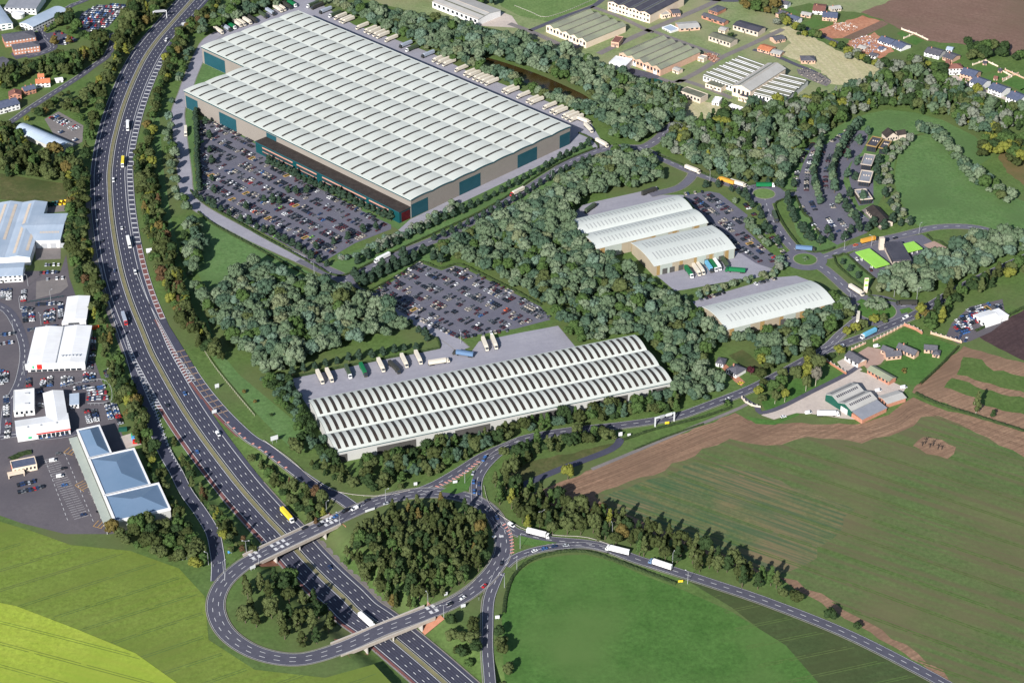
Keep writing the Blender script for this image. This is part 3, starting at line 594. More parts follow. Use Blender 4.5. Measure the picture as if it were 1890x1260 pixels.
def tramlines(px, ang, gap, matn, z, w=.55, half=.95, seed=1):
    P = GP(px); c, s = math.cos(ang), math.sin(ang); L = [(x*c+y*s, -x*s+y*c) for x, y in P]; m = MB(); r = random.Random(seed)
    x0, x1, y0, y1 = min(p[0] for p in L), max(p[0] for p in L), min(p[1] for p in L), max(p[1] for p in L); y = y0+gap*.6
    while y < y1:
        for h in (-half, half):
            xs = np.arange(x0, x1, 4.0); yy = y+h+.5*np.sin(xs*.021+y); X, Y = xs*c-yy*s, xs*s+yy*c; ok = inpoly(P, X, Y)
            for i in range(len(xs)-1):
                if ok[i] and ok[i+1] and r.random() > .06: m.face([(X[i]+s*w/2, Y[i]-c*w/2, z), (X[i+1]+s*w/2, Y[i+1]-c*w/2, z), (X[i+1]-s*w/2, Y[i+1]+c*w/2, z), (X[i]-s*w/2, Y[i]+c*w/2, z)], matn)
        y += gap
    tag(m.build('wheel_track'), kind='structure')
tramlines([(1120, 925), (1300, 838), (1415, 828), (1588, 820), (1720, 780), (1890, 850), (2000, 900), (2000, 1390), (1900, 1380), (1600, 1145), (1400, 1043), (1250, 983)], FIELD_DIR, 24, 'crop_strip', .19, .8)
tramlines([(-150, 985), (130, 1010), (240, 1022), (325, 1052), (372, 1105), (380, 1185), (470, 1242), (690, 1232), (780, 1390), (-150, 1390)], .5, 21, 'grass', .14)
tramlines([(-150, 1085), (30, 1122), (140, 1164), (250, 1210), (330, 1266), (375, 1390), (-150, 1390)], -.35, 18, 'olive_meadow', .21)
tramlines([(1300, 1088), (1440, 1128), (1560, 1184), (1720, 1262), (1890, 1395), (1500, 1395)], .3, 18, 'grass', .12)

BLOCK.append(GP([(1306, 655), (1345, 638), (1395, 645), (1405, 690), (1388, 708), (1372, 726), (1348, 722), (1306, 690)]))

# ---------------------------------------------------------------- buildings
def place(A, B, Cc, h):
    """Frame of a rectangular building from three eave corners seen at height h: front A-B, depth towards Cc."""
    a, b, c = (np.array(G(p[0], p[1], h)) for p in (A, B, Cc))
    u = b-a; Wd = float(np.linalg.norm(u)); u /= Wd; v = np.array([-u[1], u[0]]); D = float(np.dot(c-b, v))
    if D < 0:
        a, b = b, a; u = -u; v = -v; D = -D
    ang = math.atan2(u[1], u[0])
    def w(x, y): return (a[0]+u[0]*x+v[0]*y, a[1]+u[1]*x+v[1]*y)
    return a, ang, Wd, D, w
def profile(kind, n, D, rise, seg=8):
    out = []
    for i in range(n):
        o = D*i/n; w = D/n
        if kind == 'gable': pts = [(0, 0), (.5, 1)]
        elif kind == 'barrel': pts = [(k/seg, math.sin(math.pi*k/seg)**.85) for k in range(seg)]
        elif kind == 'mono': pts = [(0, 0)]
        elif kind == 'shed': pts = [(0, 0), (.72, 1)]
        out += [(o+w*t, rise*z) for t, z in pts]
    out.append((D, rise if kind == 'mono' else 0.0))
    return out
def vault(root, x0, x1, y0, y1, h, kind, n, rise, wallm, roofm, axis='x', oh=.4, trim=None, seg=8, lip=.45):
    """Walls up to the roof profile and the roof as its own part; returns (wall, roof)."""
    sw = axis == 'y'
    a0, a1, b0, b1 = (x0, x1, y0, y1) if not sw else (y0, y1, x0, x1)
    pr = profile(kind, n, b1-b0, rise, seg)
    def P(a, b, z): return (a, b0+b, z) if not sw else (b0+b, a, z)
    wl = MB()
    for a in (a0, a1):
        for (p, pz), (q, qz) in zip(pr, pr[1:]): wl.face([P(a, p, 0), P(a, q, 0), P(a, q, h+qz-.02), P(a, p, h+pz-.02)], wallm)
    wl.face([P(a0, 0, 0), P(a1, 0, 0), P(a1, 0, h+pr[0][1]-.02), P(a0, 0, h+pr[0][1]-.02)], wallm)
    D = b1-b0; wl.face([P(a0, D, 0), P(a1, D, 0), P(a1, D, h+pr[-1][1]-.02), P(a0, D, h+pr[-1][1]-.02)], wallm)
    rf = MB(); pr2 = [(pr[0][0]-oh, pr[0][1]-.05)]+pr[1:-1]+[(pr[-1][0]+oh, pr[-1][1]-.05)]
    for (p, pz), (q, qz) in zip(pr2, pr2[1:]):
        rf.face([P(a0-oh, p, h+pz), P(a1+oh, p, h+pz), P(a1+oh, q, h+qz), P(a0-oh, q, h+qz)], roofm)
        for a in (a0-oh, a1+oh): rf.face([P(a, p, h+pz), P(a, q, h+qz), P(a, q, h+qz-lip), P(a, p, h+pz-lip)], trim or roofm)
    for p, pz in (pr2[0], pr2[-1]): rf.face([P(a0-oh, p, h+pz), P(a1+oh, p, h+pz), P(a1+oh, p, h+pz-lip), P(a0-oh, p, h+pz-lip)], trim or roofm)
    w = wl.build('wall', root); r = rf.build('roof', root)
    return w, r
def hip(root, x0, x1, y0, y1, h, rise, wallm, roofm, oh=.5, run=None, rim=None):
    wl = MB(); wl.box(x0, x1, y0, y1, 0, h, wallm); w = wl.build('wall', root)
    X0, X1, Y0, Y1 = x0-oh, x1+oh, y0-oh, y1+oh; W_, D_ = X1-X0, Y1-Y0; z = h+.05; t = h+rise
    rf = MB()
    if W_ >= D_:
        k = D_/2 if run is None else run; r0, r1 = (X0+k, (Y0+Y1)/2, t), (X1-k, (Y0+Y1)/2, t)
        fs = [[(X0, Y0, z), (X1, Y0, z), r1, r0], [(X1, Y1, z), (X0, Y1, z), r0, r1], [(X0, Y1, z), (X0, Y0, z), r0], [(X1, Y0, z), (X1, Y1, z), r1]]
    else:
        k = W_/2 if run is None else run; r0, r1 = ((X0+X1)/2, Y0+k, t), ((X0+X1)/2, Y1-k, t)
        fs = [[(X0, Y1, z), (X0, Y0, z), r0, r1], [(X1, Y0, z), (X1, Y1, z), r1, r0], [(X0, Y0, z), (X1, Y0, z), r0], [(X1, Y1, z), (X0, Y1, z), r1]]
    for f in fs: rf.face(f, roofm)
    if rim:
        e = .9
        for q in ((X0-.3, X1+.3, Y0-.3, Y0+e), (X0-.3, X1+.3, Y1-e, Y1+.3), (X0-.3, X0+e, Y0+e, Y1-e), (X1-e, X1+.3, Y0+e, Y1-e)): rf.box(*q, h-.6, h+1.0, rim)
    else:
        for p, q in (((X0, Y0), (X1, Y0)), ((X1, Y0), (X1, Y1)), ((X1, Y1), (X0, Y1)), ((X0, Y1), (X0, Y0))): rf.face([(*p, z-.3), (*q, z-.3), (*q, z), (*p, z)], roofm)
    r = rf.build('roof', root); return w, r
def flat(root, x0, x1, y0, y1, h, wallm, roofm, para=.5, base=0.0, rim=None):
    wl = MB(); wl.box(x0, x1, y0, y1, base, h, wallm, bottom=base > 0); w = wl.build('wall', root)
    rf = MB(); rf.face([(x0+.35, y0+.35, h+.06), (x1-.35, y0+.35, h+.06), (x1-.35, y1-.35, h+.06), (x0+.35, y1-.35, h+.06)], roofm)
    for q in ((x0-.12, x1+.12, y0-.12, y0+.35), (x0-.12, x1+.12, y1-.35, y1+.12), (x0-.12, x0+.35, y0+.35, y1-.35), (x1-.35, x1+.12, y0+.35, y1-.35)): rf.box(*q, h-.3, h+para, rim or wallm)
    return w, rf.build('roof', root)
def panel(root, name, side, a, b, z0, z1, m, x0=0, y0=0, x1=0, y1=0, proud=.12, frame=None):
    """A flat fitting (window, door, sign) set proud of one wall: side f (y=y0), k (y=y1), l (x=x0), r (x=x1)."""
    p = MB()
    if side == 'f': p.box(a, b, y0-proud, y0-.01, z0, z1, m, True)
    elif side == 'k': p.box(a, b, y1+.01, y1+proud, z0, z1, m, True)
    elif side == 'l': p.box(x0-proud, x0-.01, a, b, z0, z1, m, True)
    else: p.box(x1+.01, x1+proud, a, b, z0, z1, m, True)
    return p.build(name, root)
def row(root, name, side, a, b, n, fill, z0, z1, m, **k):
    s = (b-a)/n
    for i in range(n): panel(root, name, side, a+s*(i+.5-fill/2), a+s*(i+.5+fill/2), z0, z1, m, **k)
def chimney(roof, x, y, z0, z1, m='brick', s=.45):
    c = MB(); c.box(x-s, x+s, y-s, y+s, z0, z1, m); c.box(x-s*.5, x+s*.5, y-s*.5, y+s*.5, z1, z1+.5, 'roof_tile_dark'); return c.build('chimney', roof)
def footprint(w, x0, x1, y0, y1, pad=2.0):
    BLOCK.append([w(x0-pad, y0-pad), w(x1+pad, y0-pad), w(x1+pad, y1+pad), w(x0-pad, y1+pad)])
def new_building(name, label, A, B, Cc, h, cat='building', group=None):
    a, ang, Wd, D, w = place(A, B, Cc, h)
    r = empty(name, (a[0], a[1], 0), ang, label, cat, group); footprint(w, 0, Wd, 0, D); return r, Wd, D, w
def local(A, ang, p):
    dx, dy = p[0]-A[0], p[1]-A[1]; c, s = math.cos(ang), math.sin(ang); return (dx*c+dy*s, -dx*s+dy*c)

# the largest warehouse: eight barrel bays, three of them shorter at the motorway end
def arch_strip(m, y0, y1, x, w, zf, matn, seg=8):
    pts = [(y0+(y1-y0)*k/seg) for k in range(seg+1)]
    for p, q in zip(pts, pts[1:]): m.face([(x-w/2, p, zf(p)), (x+w/2, p, zf(p)), (x+w/2, q, zf(q)), (x-w/2, q, zf(q))], matn)
def rooflights(roof, items, name='rooflight'):
    """items: meshes as (y0, y1, x, w, zf, mat), those nearest the camera first; a hundred as parts, the rest as one part."""
    for it in items[:100]:
        m = MB(); arch_strip(m, *it); m.build(name, roof)
    if len(items) > 100:
        m = MB()
        for it in items[100:]: arch_strip(m, *it)
        tag(m.build(name, roof), kind='stuff')
H1 = 18.0
r, W1, D1, w1 = new_building('big_warehouse', 'largest warehouse with pale scalloped roof of eight barrel bays and taupe walls', (340, 166.5), (758, 368.5), (1055, 234), H1, 'warehouse')
A1 = np.array(r.location[:2]); ang1 = r.rotation_euler.z
ex = local(A1, ang1, G(376, 84, H1)); NX = ex[0]; bw = D1/8; NY = bw*3
footprint(w1, NX, 0, NY, D1)
def zroof1(y): t = (y % bw)/bw; return H1+.8*(1-(2*t-1)**2)
wl = MB(); rf = MB(); SEG = 10
for i in range(8):
    xl = 0 if i < 3 else NX
    ys = [bw*i+bw*k/SEG for k in range(SEG+1)]; zs = [H1+.8*(1-(2*k/SEG-1)**2) for k in range(SEG+1)]
    for k in range(SEG):
        p, q, zp, zq = ys[k], ys[k+1], zs[k], zs[k+1]
        rf.face([(xl-.5, p, zp), (W1+.5, p, zp), (W1+.5, q, zq), (xl-.5, q, zq)], 'roof_pale')
        for xx in (xl, W1): wl.face([(xx, p, 0), (xx, q, 0), (xx, q, zq-.03), (xx, p, zp-.03)], 'wall_taupe')
        for xx in (xl-.5, W1+.5): rf.face([(xx, p, zp), (xx, q, zq), (xx, q, zq-1.3), (xx, p, zp-1.3)], 'teal')
wl.face([(0, 0, 0), (W1, 0, 0), (W1, 0, H1), (0, 0, H1)], 'wall_taupe'); wl.face([(NX, D1, 0), (W1, D1, 0), (W1, D1, H1), (NX, D1, H1)], 'wall_taupe')
wl.face([(NX, NY, 0), (0, NY, 0), (0, NY, H1), (NX, NY, H1)], 'wall_taupe')
for xa, xb, yy, s in ((0, W1, 0, -1), (NX, 0, NY, -1), (NX, W1, D1, 1)):
    rf.box(xa-.5 if xa <= 0 else xa, xb+(.5 if xb > 1 else -.01), min(yy, yy+s*.5), max(yy, yy+s*.5), H1-.5, H1+.12, 'roof_pale'); rf.box(xa, xb, min(yy+s*.5, yy+s*.62), max(yy+s*.5, yy+s*.62), H1-1.5, H1-.45, 'teal')
wl.build('wall', r); roof1 = rf.build('roof', r)
items = []
for i in range(8):
    y0, y1 = bw*i+bw*.055, bw*(i+1)-bw*.075
    xl = 0 if i < 3 else NX; step = W1/23.4
    xs = np.arange(7.5, W1-3, step); xs = np.concatenate([xs, np.arange(7.5-step, NX+3, -step)]) if i >= 3 else xs
    for x in xs: items.append((y0, y1, float(x), 2.2, lambda y: zroof1(y)+  .16, 'glass_strip', 8))
items.sort(key=lambda t: t[0]-t[2]*.4)
rooflights(roof1, items)
for a, b in ((.004, .062), (.165, .245)): panel(r, 'loading_door', 'f', W1*a, W1*b, .3, 13.0, 'teal', y0=0)
panel(r, 'loading_door', 'f', NX+3, NX+.52*-NX, .3, 13.5, 'teal', y0=NY)
for a, b in ((.002, .10), (.29, .42), (.655, .78), (.93, .998)): panel(r, 'loading_door', 'r', D1*a, D1*b, .3, 13.0, 'teal', x1=W1)
panel(r, 'upper_panel', 'f', W1*.385, W1*.43, 9, 15.5, 'teal', y0=0)
ox0, ox1, od, oh_ = W1*.385, W1-.5, 13.0, 11.0
o_ = MB(); o_.box(ox0, ox1, -od, -.05, 0, oh_-.6, 'teal_bright'); off = o_.build('office_wing', r)
o_ = MB(); o_.box(ox0-.4, ox1+.4, -od-.4, -.04, oh_-.6, oh_, 'roof_brown'); o_.box(ox0-.45, ox1+.45, -od-.55, -od-.4, oh_-.9, oh_-.1, 'teal'); o_.build('roof', off)
for a, b in ((.05, .27), (.30, .44), (.48, .78), (.80, .93)):
    for z in (7.4, 3.6): panel(off, 'window', 'f', ox0+(ox1-ox0)*a, ox0+(ox1-ox0)*b, z-1.6, z, 'glass', y0=-od)
    panel(off, 'sill', 'f', ox0+(ox1-ox0)*a, ox0+(ox1-ox0)*b, 7.5, 8.6, 'salmon', y0=-od, proud=.3)
    panel(off, 'sill', 'f', ox0+(ox1-ox0)*a, ox0+(ox1-ox0)*b, 4.0, 4.5, 'salmon', y0=-od, proud=.3)
panel(off, 'entrance_panel', 'r', -od+2.5, -1.0, .2, 9.0, 'dark_red', x1=ox1)
footprint(w1, ox0, ox1, -od, 0)

# the long low warehouse with three barrel bays and dark roof strips
H2 = 10.0
r, W2, D2, w2 = new_building('long_warehouse', 'long low warehouse with three barrel bays crossed by wide dark rooflight strips', (621, 833), (1239.6, 704), (1171, 618), H2, 'warehouse')
wall2, roof2 = vault(r, 0, W2, 0, D2, H2, 'barrel', 3, 1.9, 'wall_grey', 'roof_pale', oh=.5, trim='roof_pale', seg=10, lip=.7)
m = MB(); m.box(-.65, W2+.65, -.68, -.52, H2-1.0, H2-.42, 'teal')
for k in range(30):
    y, y2 = D2*k/30, D2*(k+1)/30; z, z2 = [H2+1.9*math.sin(math.pi*((t/D2*3) % 1 if t < D2 else 1))**.85 for t in (y, y2)]
    if (k+1) % 10 == 0: z2 = H2
    for xx in (-.58, W2+.58): m.face([(xx, y, z-.5), (xx, y2, z2-.5), (xx, y2, z2-1.05), (xx, y, z-1.05)], 'teal')
m.build('fascia', r)
def zroof2(y): return H2+1.9*max(0, math.sin(math.pi*((y % (D2/3))/(D2/3))))**.85
st = W2/46.3; items = [(D2/3*i+D2*.025, D2/3*(i+1)-D2*.022, st*(k+.55), 2.3, lambda y: zroof2(y)+.16, 'glass_strip', 8) for i in range(3) for k in range(46)]
rooflights(roof2, items)
for a, b in ((.002, .03), (.115, .228), (.342, .446), (.556, .66), (.763, .864), (.940, .987)): panel(r, 'loading_door', 'f', W2*a, W2*b, .2, 6.6, 'door_dark', y0=0)
for i in range(12): panel(r, 'dock_door', 'k', W2*(.06+.07*i), W2*(.06+.07*i)+4, 1, 5, 'door_dark', y1=D2)

# units with smooth white vaulted roofs
def unit(name, label, A, B, Cc, h, n, rise, nl, bays):
    r, Wd, D, w = new_building(name, label, A, B, Cc, h, 'warehouse')
    wl, rf = vault(r, 0, Wd, 0, D, h, 'barrel', n, rise, 'wall_sand', 'roof_cream', oh=.7, seg=12, lip=.5)
    def zf(y): return h+rise*max(0, math.sin(math.pi*((y % (D/n))/(D/n))))**.85+.12
    items = []
    for i in range(n):
        for f0, f1 in ((.15, .40), (.60, .85)):
            for k in range(nl): items.append((D/n*(i+f0), D/n*(i+f1), Wd*(.06+.88*(k+.5)/nl), 1.0, zf, 'rooflight_grey', 4))
    items.sort(key=lambda t: t[0]); rooflights(rf, items)
    for a, b, mt in bays: panel(r, 'wall_bay', 'f', Wd*a, Wd*b, .2, h-.9, mt, y0=0, proud=.10)
    return r, Wd, D, w
MIX = [(.03, .07, 'wall_tan'), (.07, .22, 'wall_mint'), (.22, .28, 'wall_sand'), (.31, .35, 'wall_tan'), (.37, .48, 'wall_sand'), (.49, .52, 'wall_tan'), (.53, .64, 'wall_mint'), (.68, .72, 'wall_tan'), (.74, .86, 'wall_mint'), (.88, .92, 'wall_tan'), (.93, .995, 'wall_mint')]
ru, Wd, D, w = unit('vaulted_warehouse', 'twin-vaulted white-roofed warehouse beside the unit car park', (1102, 458), (1305.6, 410), (1252, 361), 11.0, 2, 2.3, 26, MIX)
ru, Wd, D, w = unit('vaulted_warehouse', 'single-vaulted white-roofed warehouse with lorries parked along its loading front', (1208, 490), (1356.4, 457), (1316, 415.5), 10.0, 1, 2.5, 20, MIX)
for a in (.10, .19, .30, .62, .80): panel(ru, 'loading_door', 'f', Wd*a, Wd*a+4.5, .2, 5.2, 'door_dark', y0=0, proud=.25)
for k in range(5): panel(ru, 'window', 'r', D*(.12+.16*k), D*(.12+.16*k)+3, 4, 6, 'glass', x1=Wd)
ru, Wd, D, w = unit('vaulted_warehouse', 'white vaulted warehouse standing on its own above the wood by the road', (1341, 607), (1539.5, 557.5), (1494, 518.5), 9.0, 1, 3.2, 22, MIX)
for a in (.2, .5, .8): panel(ru, 'loading_door', 'f', Wd*a, Wd*a+4.5, .2, 5.2, 'door_dark', y0=0, proud=.25)

# ---- retail estate beside the motorway
r, Wd, D, w = new_building('hipped_store', 'blue hip-roofed superstore stepped in three sections with white parapets', (210, 960), (141, 794), (184, 786), 9.0, 'store')
a0 = np.array(r.location[:2]); an = r.rotation_euler.z
def lq(p, h): return local(a0, an, G(p[0], p[1], h))
def sect(q, h, rise):
    L = [lq(p, h) for p in q]; xs = sorted(p[0] for p in L); ys = sorted(p[1] for p in L)
    x0, x1, y0, y1 = (xs[0]+xs[1])/2, (xs[2]+xs[3])/2, (ys[0]+ys[1])/2, (ys[2]+ys[3])/2; return [x0, x1, y0, y1]
s1, s2, s3 = sect([(141, 794), (184, 786), (206, 837), (165, 847)], 9, 2), sect([(165, 847), (247.6, 828), (277, 893), (195.6, 916)], 9, 3), sect([(195.6, 916), (293, 892), (315, 941), (210, 962)], 9, 3)
ordx = sorted([s1, s2, s3], key=lambda s: s[0]); y0c = min(s[2] for s in ordx); y1c = max(s[3] for s in ordx)
front_low = abs(np.mean([s[2] for s in ordx])-y0c) < 6
for i in range(2): ordx[i][1] = ordx[i+1][0] = (ordx[i][1]+ordx[i+1][0])/2
for s in ordx:
    if front_low: s[2] = y0c
    else: s[3] = y1c
    hip(r, s[0]+.05, s[1]-.05, s[2], s[3], 9.0, 4.2, 'wall_grey', 'roof_blue', oh=0, rim='roof_white'); footprint(w, s[0], s[1], s[2], s[3])
xa, xb = ordx[0][0], ordx[-1][1]; yf = y0c if front_low else y1c; sg = -1 if front_low else 1
c_ = MB(); c_.box(xa, xb, min(yf+sg*.5, yf+sg*6.5), max(yf+sg*.5, yf+sg*6.5), 3.6, 4.2, 'wall_mint', True)
for k in range(13): x = xa+1+(xb-xa-2)*k/12; c_.box(x-.2, x+.2, yf+sg*6-.2, yf+sg*6+.2, 0, 3.6, 'wall_grey')
c_.build('arcade', r)
for k in range(9): x = xa+4+(xb-xa-8)*k/9; panel(r, 'shopfront', 'f' if front_low else 'k', x, x+(xb-xa)/11, .3, 3.2, 'glass', y0=yf, y1=yf)
panel(r, 'sign', 'l' if lq((210, 962), 9)[0] < lq((141, 794), 9)[0] else 'r', y0c+16, y0c+27, 4.6, 7.2, 'sign_green', x0=ordx[0][0], x1=ordx[-1][1], proud=.3)

def simple(name, label, A, B, Cc, h, kind, rise, wallm, roofm, n=1, axis='x', cat='building', group=None, win=None, door=True, chim=0, oh=.4, wm='glass', right=0, para=.5):
    r, Wd, D, w = new_building(name, label, A, B, Cc, h, cat, group)
    if kind == 'flat': wl, rf = flat(r, 0, Wd, 0, D, h, wallm, roofm, para=para)
    elif kind == 'hip': wl, rf = hip(r, 0, Wd, 0, D, h, rise, wallm, roofm, oh=oh)
    else: wl, rf = vault(r, 0, Wd, 0, D, h, kind, n, rise, wallm, roofm, axis=axis, oh=oh)
    if win:
        st = h/win[1]
        for f in range(win[1]): row(r, 'window', 'f', .4, Wd-.4, win[0], .5, st*f+st*.38, st*f+st*.80, wm, y0=0)
    for f in range(right):
        st = h/max(1, (win or (0, 1))[1])
        if f < (win or (0, 1))[1]: row(r, 'window', 'r', .5, D-.5, max(2, int(D/4)), .45, st*f+st*.38, st*f+st*.80, wm, x1=Wd)
    if door: panel(r, 'door', 'f', Wd*.46, Wd*.46+1.3, .05, min(2.2, h*.75), 'door_dark', y0=0, proud=.2)
    for k in range(chim): chimney(rf, Wd*(.25+.5*k) if axis == 'x' else Wd/2, D/2 if axis == 'x' else D*(.25+.5*k), h+rise-.8, h+rise+1.1)
    return r, Wd, D, w, rf

# big blue-grey factory at the frame's edge: a main hall and a wing
r, Wd, D, w = new_building('factory', 'big factory with pale blue-grey roof and a wing reaching towards the motorway trees', (-38, 476), (55, 474), (61, 373), 7.5, 'factory')
wl, rf = vault(r, 0, Wd, 0, D, 7.5, 'gable', 2, 1.6, 'wall_white', 'roof_blue_grey', axis='y')
for x, y0_, y1_ in ((.13, .05, .95), (.35, .3, .95), (.64, .05, .95), (.88, .1, .5)):
    x0_ = Wd*x; f_ = (x*2) % 1; m = MB(); t_ = 2.4; sl_ = 1.6/(Wd/4)*(1 if f_ < .5 else -1); zz = 7.5+1.6*min(2*f_, 2-2*f_)+.12
    m.face([(x0_, D*y0_, zz), (x0_+t_, D*y0_, zz+sl_*t_), (x0_+t_, D*y1_, zz+sl_*t_), (x0_, D*y1_, zz)], 'wall_stone'); m.build('rooflight', rf)
a0 = np.array(r.location[:2]); an = r.rotation_euler.z; q = [lq(p, 7.5) for p in ((55, 444), (111, 442), (111, 394))]
wg = MB(); X0, X1, Y0, Y1 = Wd+.5, q[1][0], q[0][1], q[2][1]; wg.box(X0, X1, Y0, Y1, 0, 7.45, 'wall_white'); wing = wg.build('wing', r)
rg = MB(); ym = (Y0+Y1)/2; rg.face([(X0-16, ym, 9.4), (X0, Y0-.3, 7.5), (X1+.3, Y0-.3, 7.5), (X1+.3, ym, 9.4)], 'roof_blue_grey'); rg.face([(X0-16, ym, 9.4), (X1+.3, ym, 9.4), (X1+.3, Y1+.3, 7.5), (X0, Y1+.3, 7.5)], 'roof_blue_grey'); rg.face([(X1+.28, Y0, 7.4), (X1+.28, Y1, 7.4), (X1+.28, ym, 9.3)], 'wall_white'); rgo = rg.build('roof', wing)
for k in range(13): m = MB(); x = X0+2+k*(X1-X0-4)/13; yy = Y0+(ym-Y0)*.45; zz = 7.5+1.9*.45; m.face([(x, yy, zz+.1), (x+.8, yy, zz+.1), (x+.8, yy+3, zz+.1+1.9*3/(ym-Y0)), (x, yy+3, zz+.1+1.9*3/(ym-Y0))], 'wall_stone'); m.build('rooflight', rgo)
for k in range(3): panel(wing, 'loading_door', 'f', X0+4+k*7.5, X0+9+k*7.5, .1, 4.5, 'grey_metal', y0=Y0)
footprint(w, X0, X1, Y0, Y1)
simple('office_block', 'white-fronted office with a pale blue roof against the big factory', (-30, 511), (41, 507), (41, 484), 6.5, 'gable', 1.2, 'wall_white', 'roof_blue_grey', win=(8, 2), cat='office')
rr = simple('white_workshop', 'small square white-roofed workshop with dark glazed front and canopy', (117.5, 590), (158.8, 588), (160.8, 546), 7.0, 'gable', .7, 'roof_slate_blue', 'roof_white', axis='y', cat='workshop', door=False)
c_ = MB(); c_.box(-1.2, rr[1]+.2, -4.5, -.2, 5.0, 6.8, 'wall_white', True); c_.build('canopy', rr[0]); panel(rr[0], 'window', 'f', rr[1]*.22, rr[1]*.72, 5.2, 6.6, 'glass', y0=-4.5)
for x in (-.8, rr[1]*.5, rr[1]-.4): c_ = MB(); c_.box(x-.15, x+.15, -4.2, -3.9, 0, 5, 'wall_white'); c_.build('post', rr[0])
r, Wd, D, w, rf = simple('showroom', 'broad white showroom of two roofs with a red panel on its glazed front', (50, 672), (155.8, 668), (161.6, 601), 7.0, 'gable', 1.0, 'wall_white', 'roof_white', n=2, axis='y', cat='showroom', door=False)
panel(r, 'front_panel', 'f', -1.5, Wd+.5, 3.0, 7.6, 'wall_white', y0=-.2, proud=1.5)
for k in range(9): panel(r, 'window', 'f', 2+k*(Wd-4)/9, 1.2+(k+1)*(Wd-4)/9, .3, 2.8, 'glass', y0=0, proud=.3)
for k in range(6):
    m = MB(); x_ = Wd*(.58+.06*k); m.box(x_, x_+.9, D*.15, D*.15+.9, 7.6, 8.9, 'grey_metal'); m.build('vent', rf)
m = MB(); m.box(Wd*.5-.3, Wd*.5+.3, 0, D, 7.0, 7.5, 'grey_metal'); m.build('gutter', rf)
panel(r, 'red_sign', 'f', Wd*.17, Wd*.26, 3.3, 7.4, 'red', y0=-1.7, proud=.2); panel(r, 'green_sign', 'f', Wd*.09, Wd*.12, 4.2, 6.4, 'sign_green', y0=-1.7, proud=.2)
rr = simple('flat_showroom', 'small flat-roofed white showroom with a lower glazed front', (25, 758), (63, 754), (59, 717), 5.5, 'flat', 0, 'wall_white', 'roof_white', win=(4, 1), cat='showroom', para=.3, wm='glass')
for k in (.25, .75): c_ = MB(); c_.box(rr[1]*.55, rr[1]*.75, rr[2]*k, rr[2]*k+1, 5.6, 6.4, 'grey_metal'); c_.build('roof_plant', rr[4])
r, Wd, D, w, rf = simple('dealership', 'L-shaped white car dealership with a red band along its front', (31.5, 804), (129, 789.5), (126, 762), 5.5, 'gable', 1.2, 'wall_white', 'roof_white', cat='dealership', door=False)
a0 = np.array(r.location[:2]); an = r.rotation_euler.z; q = [lq(p, 5.5) for p in ((87, 775), (124, 768), (118, 720), (83, 727))]
X0, X1, Y1 = q[0][0], q[1][0], q[2][1]; wg = MB(); wg.box(X0, X1, D+.1, Y1, 0, 5.4, 'wall_white'); wing = wg.build('wing', r); footprint(w, X0, X1, D, Y1)
rg = MB(); xm = (X0+X1)/2; rg.face([(X0-.3, D*.52, 5.5), (xm, D*.52, 7.0), (xm, Y1+.3, 7.0), (X0-.3, Y1+.3, 5.5)], 'roof_white'); rg.face([(xm, D*.52, 7.0), (X1+.3, D*.52, 5.5), (X1+.3, Y1+.3, 5.5), (xm, Y1+.3, 7.0)], 'roof_white'); rg.face([(X0, Y1+.2, 5.4), (X1, Y1+.2, 5.4), (xm, Y1+.2, 6.95)], 'wall_white'); rg.build('roof', wing)
panel(r, 'red_band', 'f', Wd*.36, Wd+.2, 4.2, 5.2, 'red', y0=0, proud=.6); row(r, 'window', 'f', Wd*.38, Wd-1, 7, .8, .3, 3.6, 'glass', y0=0); panel(r, 'window', 'f', Wd*.2, Wd*.27, 1.5, 3.2, 'sign_green', y0=0)
for k in (.2, .45, .75): c_ = MB(); c_.box(Wd*k, Wd*k+1.2, D*.35, D*.35+1.2, 6.2, 7.1, 'grey_metal'); c_.build('roof_plant', rf)
simple('valeting_hut', 'little pale hut among the parked cars behind the dealership', (129, 746), (145, 744.5), (142, 726.5), 4.0, 'mono', .5, 'wall_white', 'roof_blue_grey', cat='hut', win=(2, 1))
rr = simple('diner', 'small diner with a blue-grey roof and cream walls beside the retail car park', (23, 866), (68, 857), (64.5, 842), 4.5, 'flat', 0, 'wall_cream', 'roof_slate_blue', win=(6, 1), cat='restaurant', right=1)
c_ = MB(); c_.box(-4, rr[1]*.45, -4.5, -.2, 2.6, 3.2, 'wall_cream', True); c_.box(-3.8, -3.2, -4.2, -3.6, 0, 2.6, 'wall_cream'); c_.box(rr[1]*.4, rr[1]*.43, -4.2, -3.6, 0, 2.6, 'wall_cream'); c_.build('canopy', rr[0]); panel(rr[0], 'red_sign', 'l', 2, 6, 2.8, 4.6, 'red', x0=0, proud=.3)
simple('barrel_hall', 'long hall with a rounded pale blue roof among the trees', (27, 240), (110, 276), (137, 266), 5.0, 'barrel', 3.5, 'wall_grey', 'roof_blue_grey', cat='hall', door=False)
simple('curved_office', 'long white office with a gently curved silver roof beside the campus road', (36, 43), (60, 50), (113, 16), 6.0, 'barrel', 2.0, 'wall_white', 'roof_blue_grey', axis='y', win=(3, 2), cat='office', right=2)
simple('curved_office', 'white office with green glazing under its eaves at the picture edge', (-22, 51), (23, 43), (-2, 5), 6.0, 'barrel', 1.8, 'wall_white', 'roof_blue_grey', axis='y', win=(4, 2), cat='office', wm='teal_bright')
simple('curved_office', 'two-storey white office block with a violet-grey roof and a round drum in its court', (8, 14), (66, 16), (100, -8), 7.0, 'mono', 1.6, 'wall_white', 'roof_grey', win=(7, 2), cat='office')
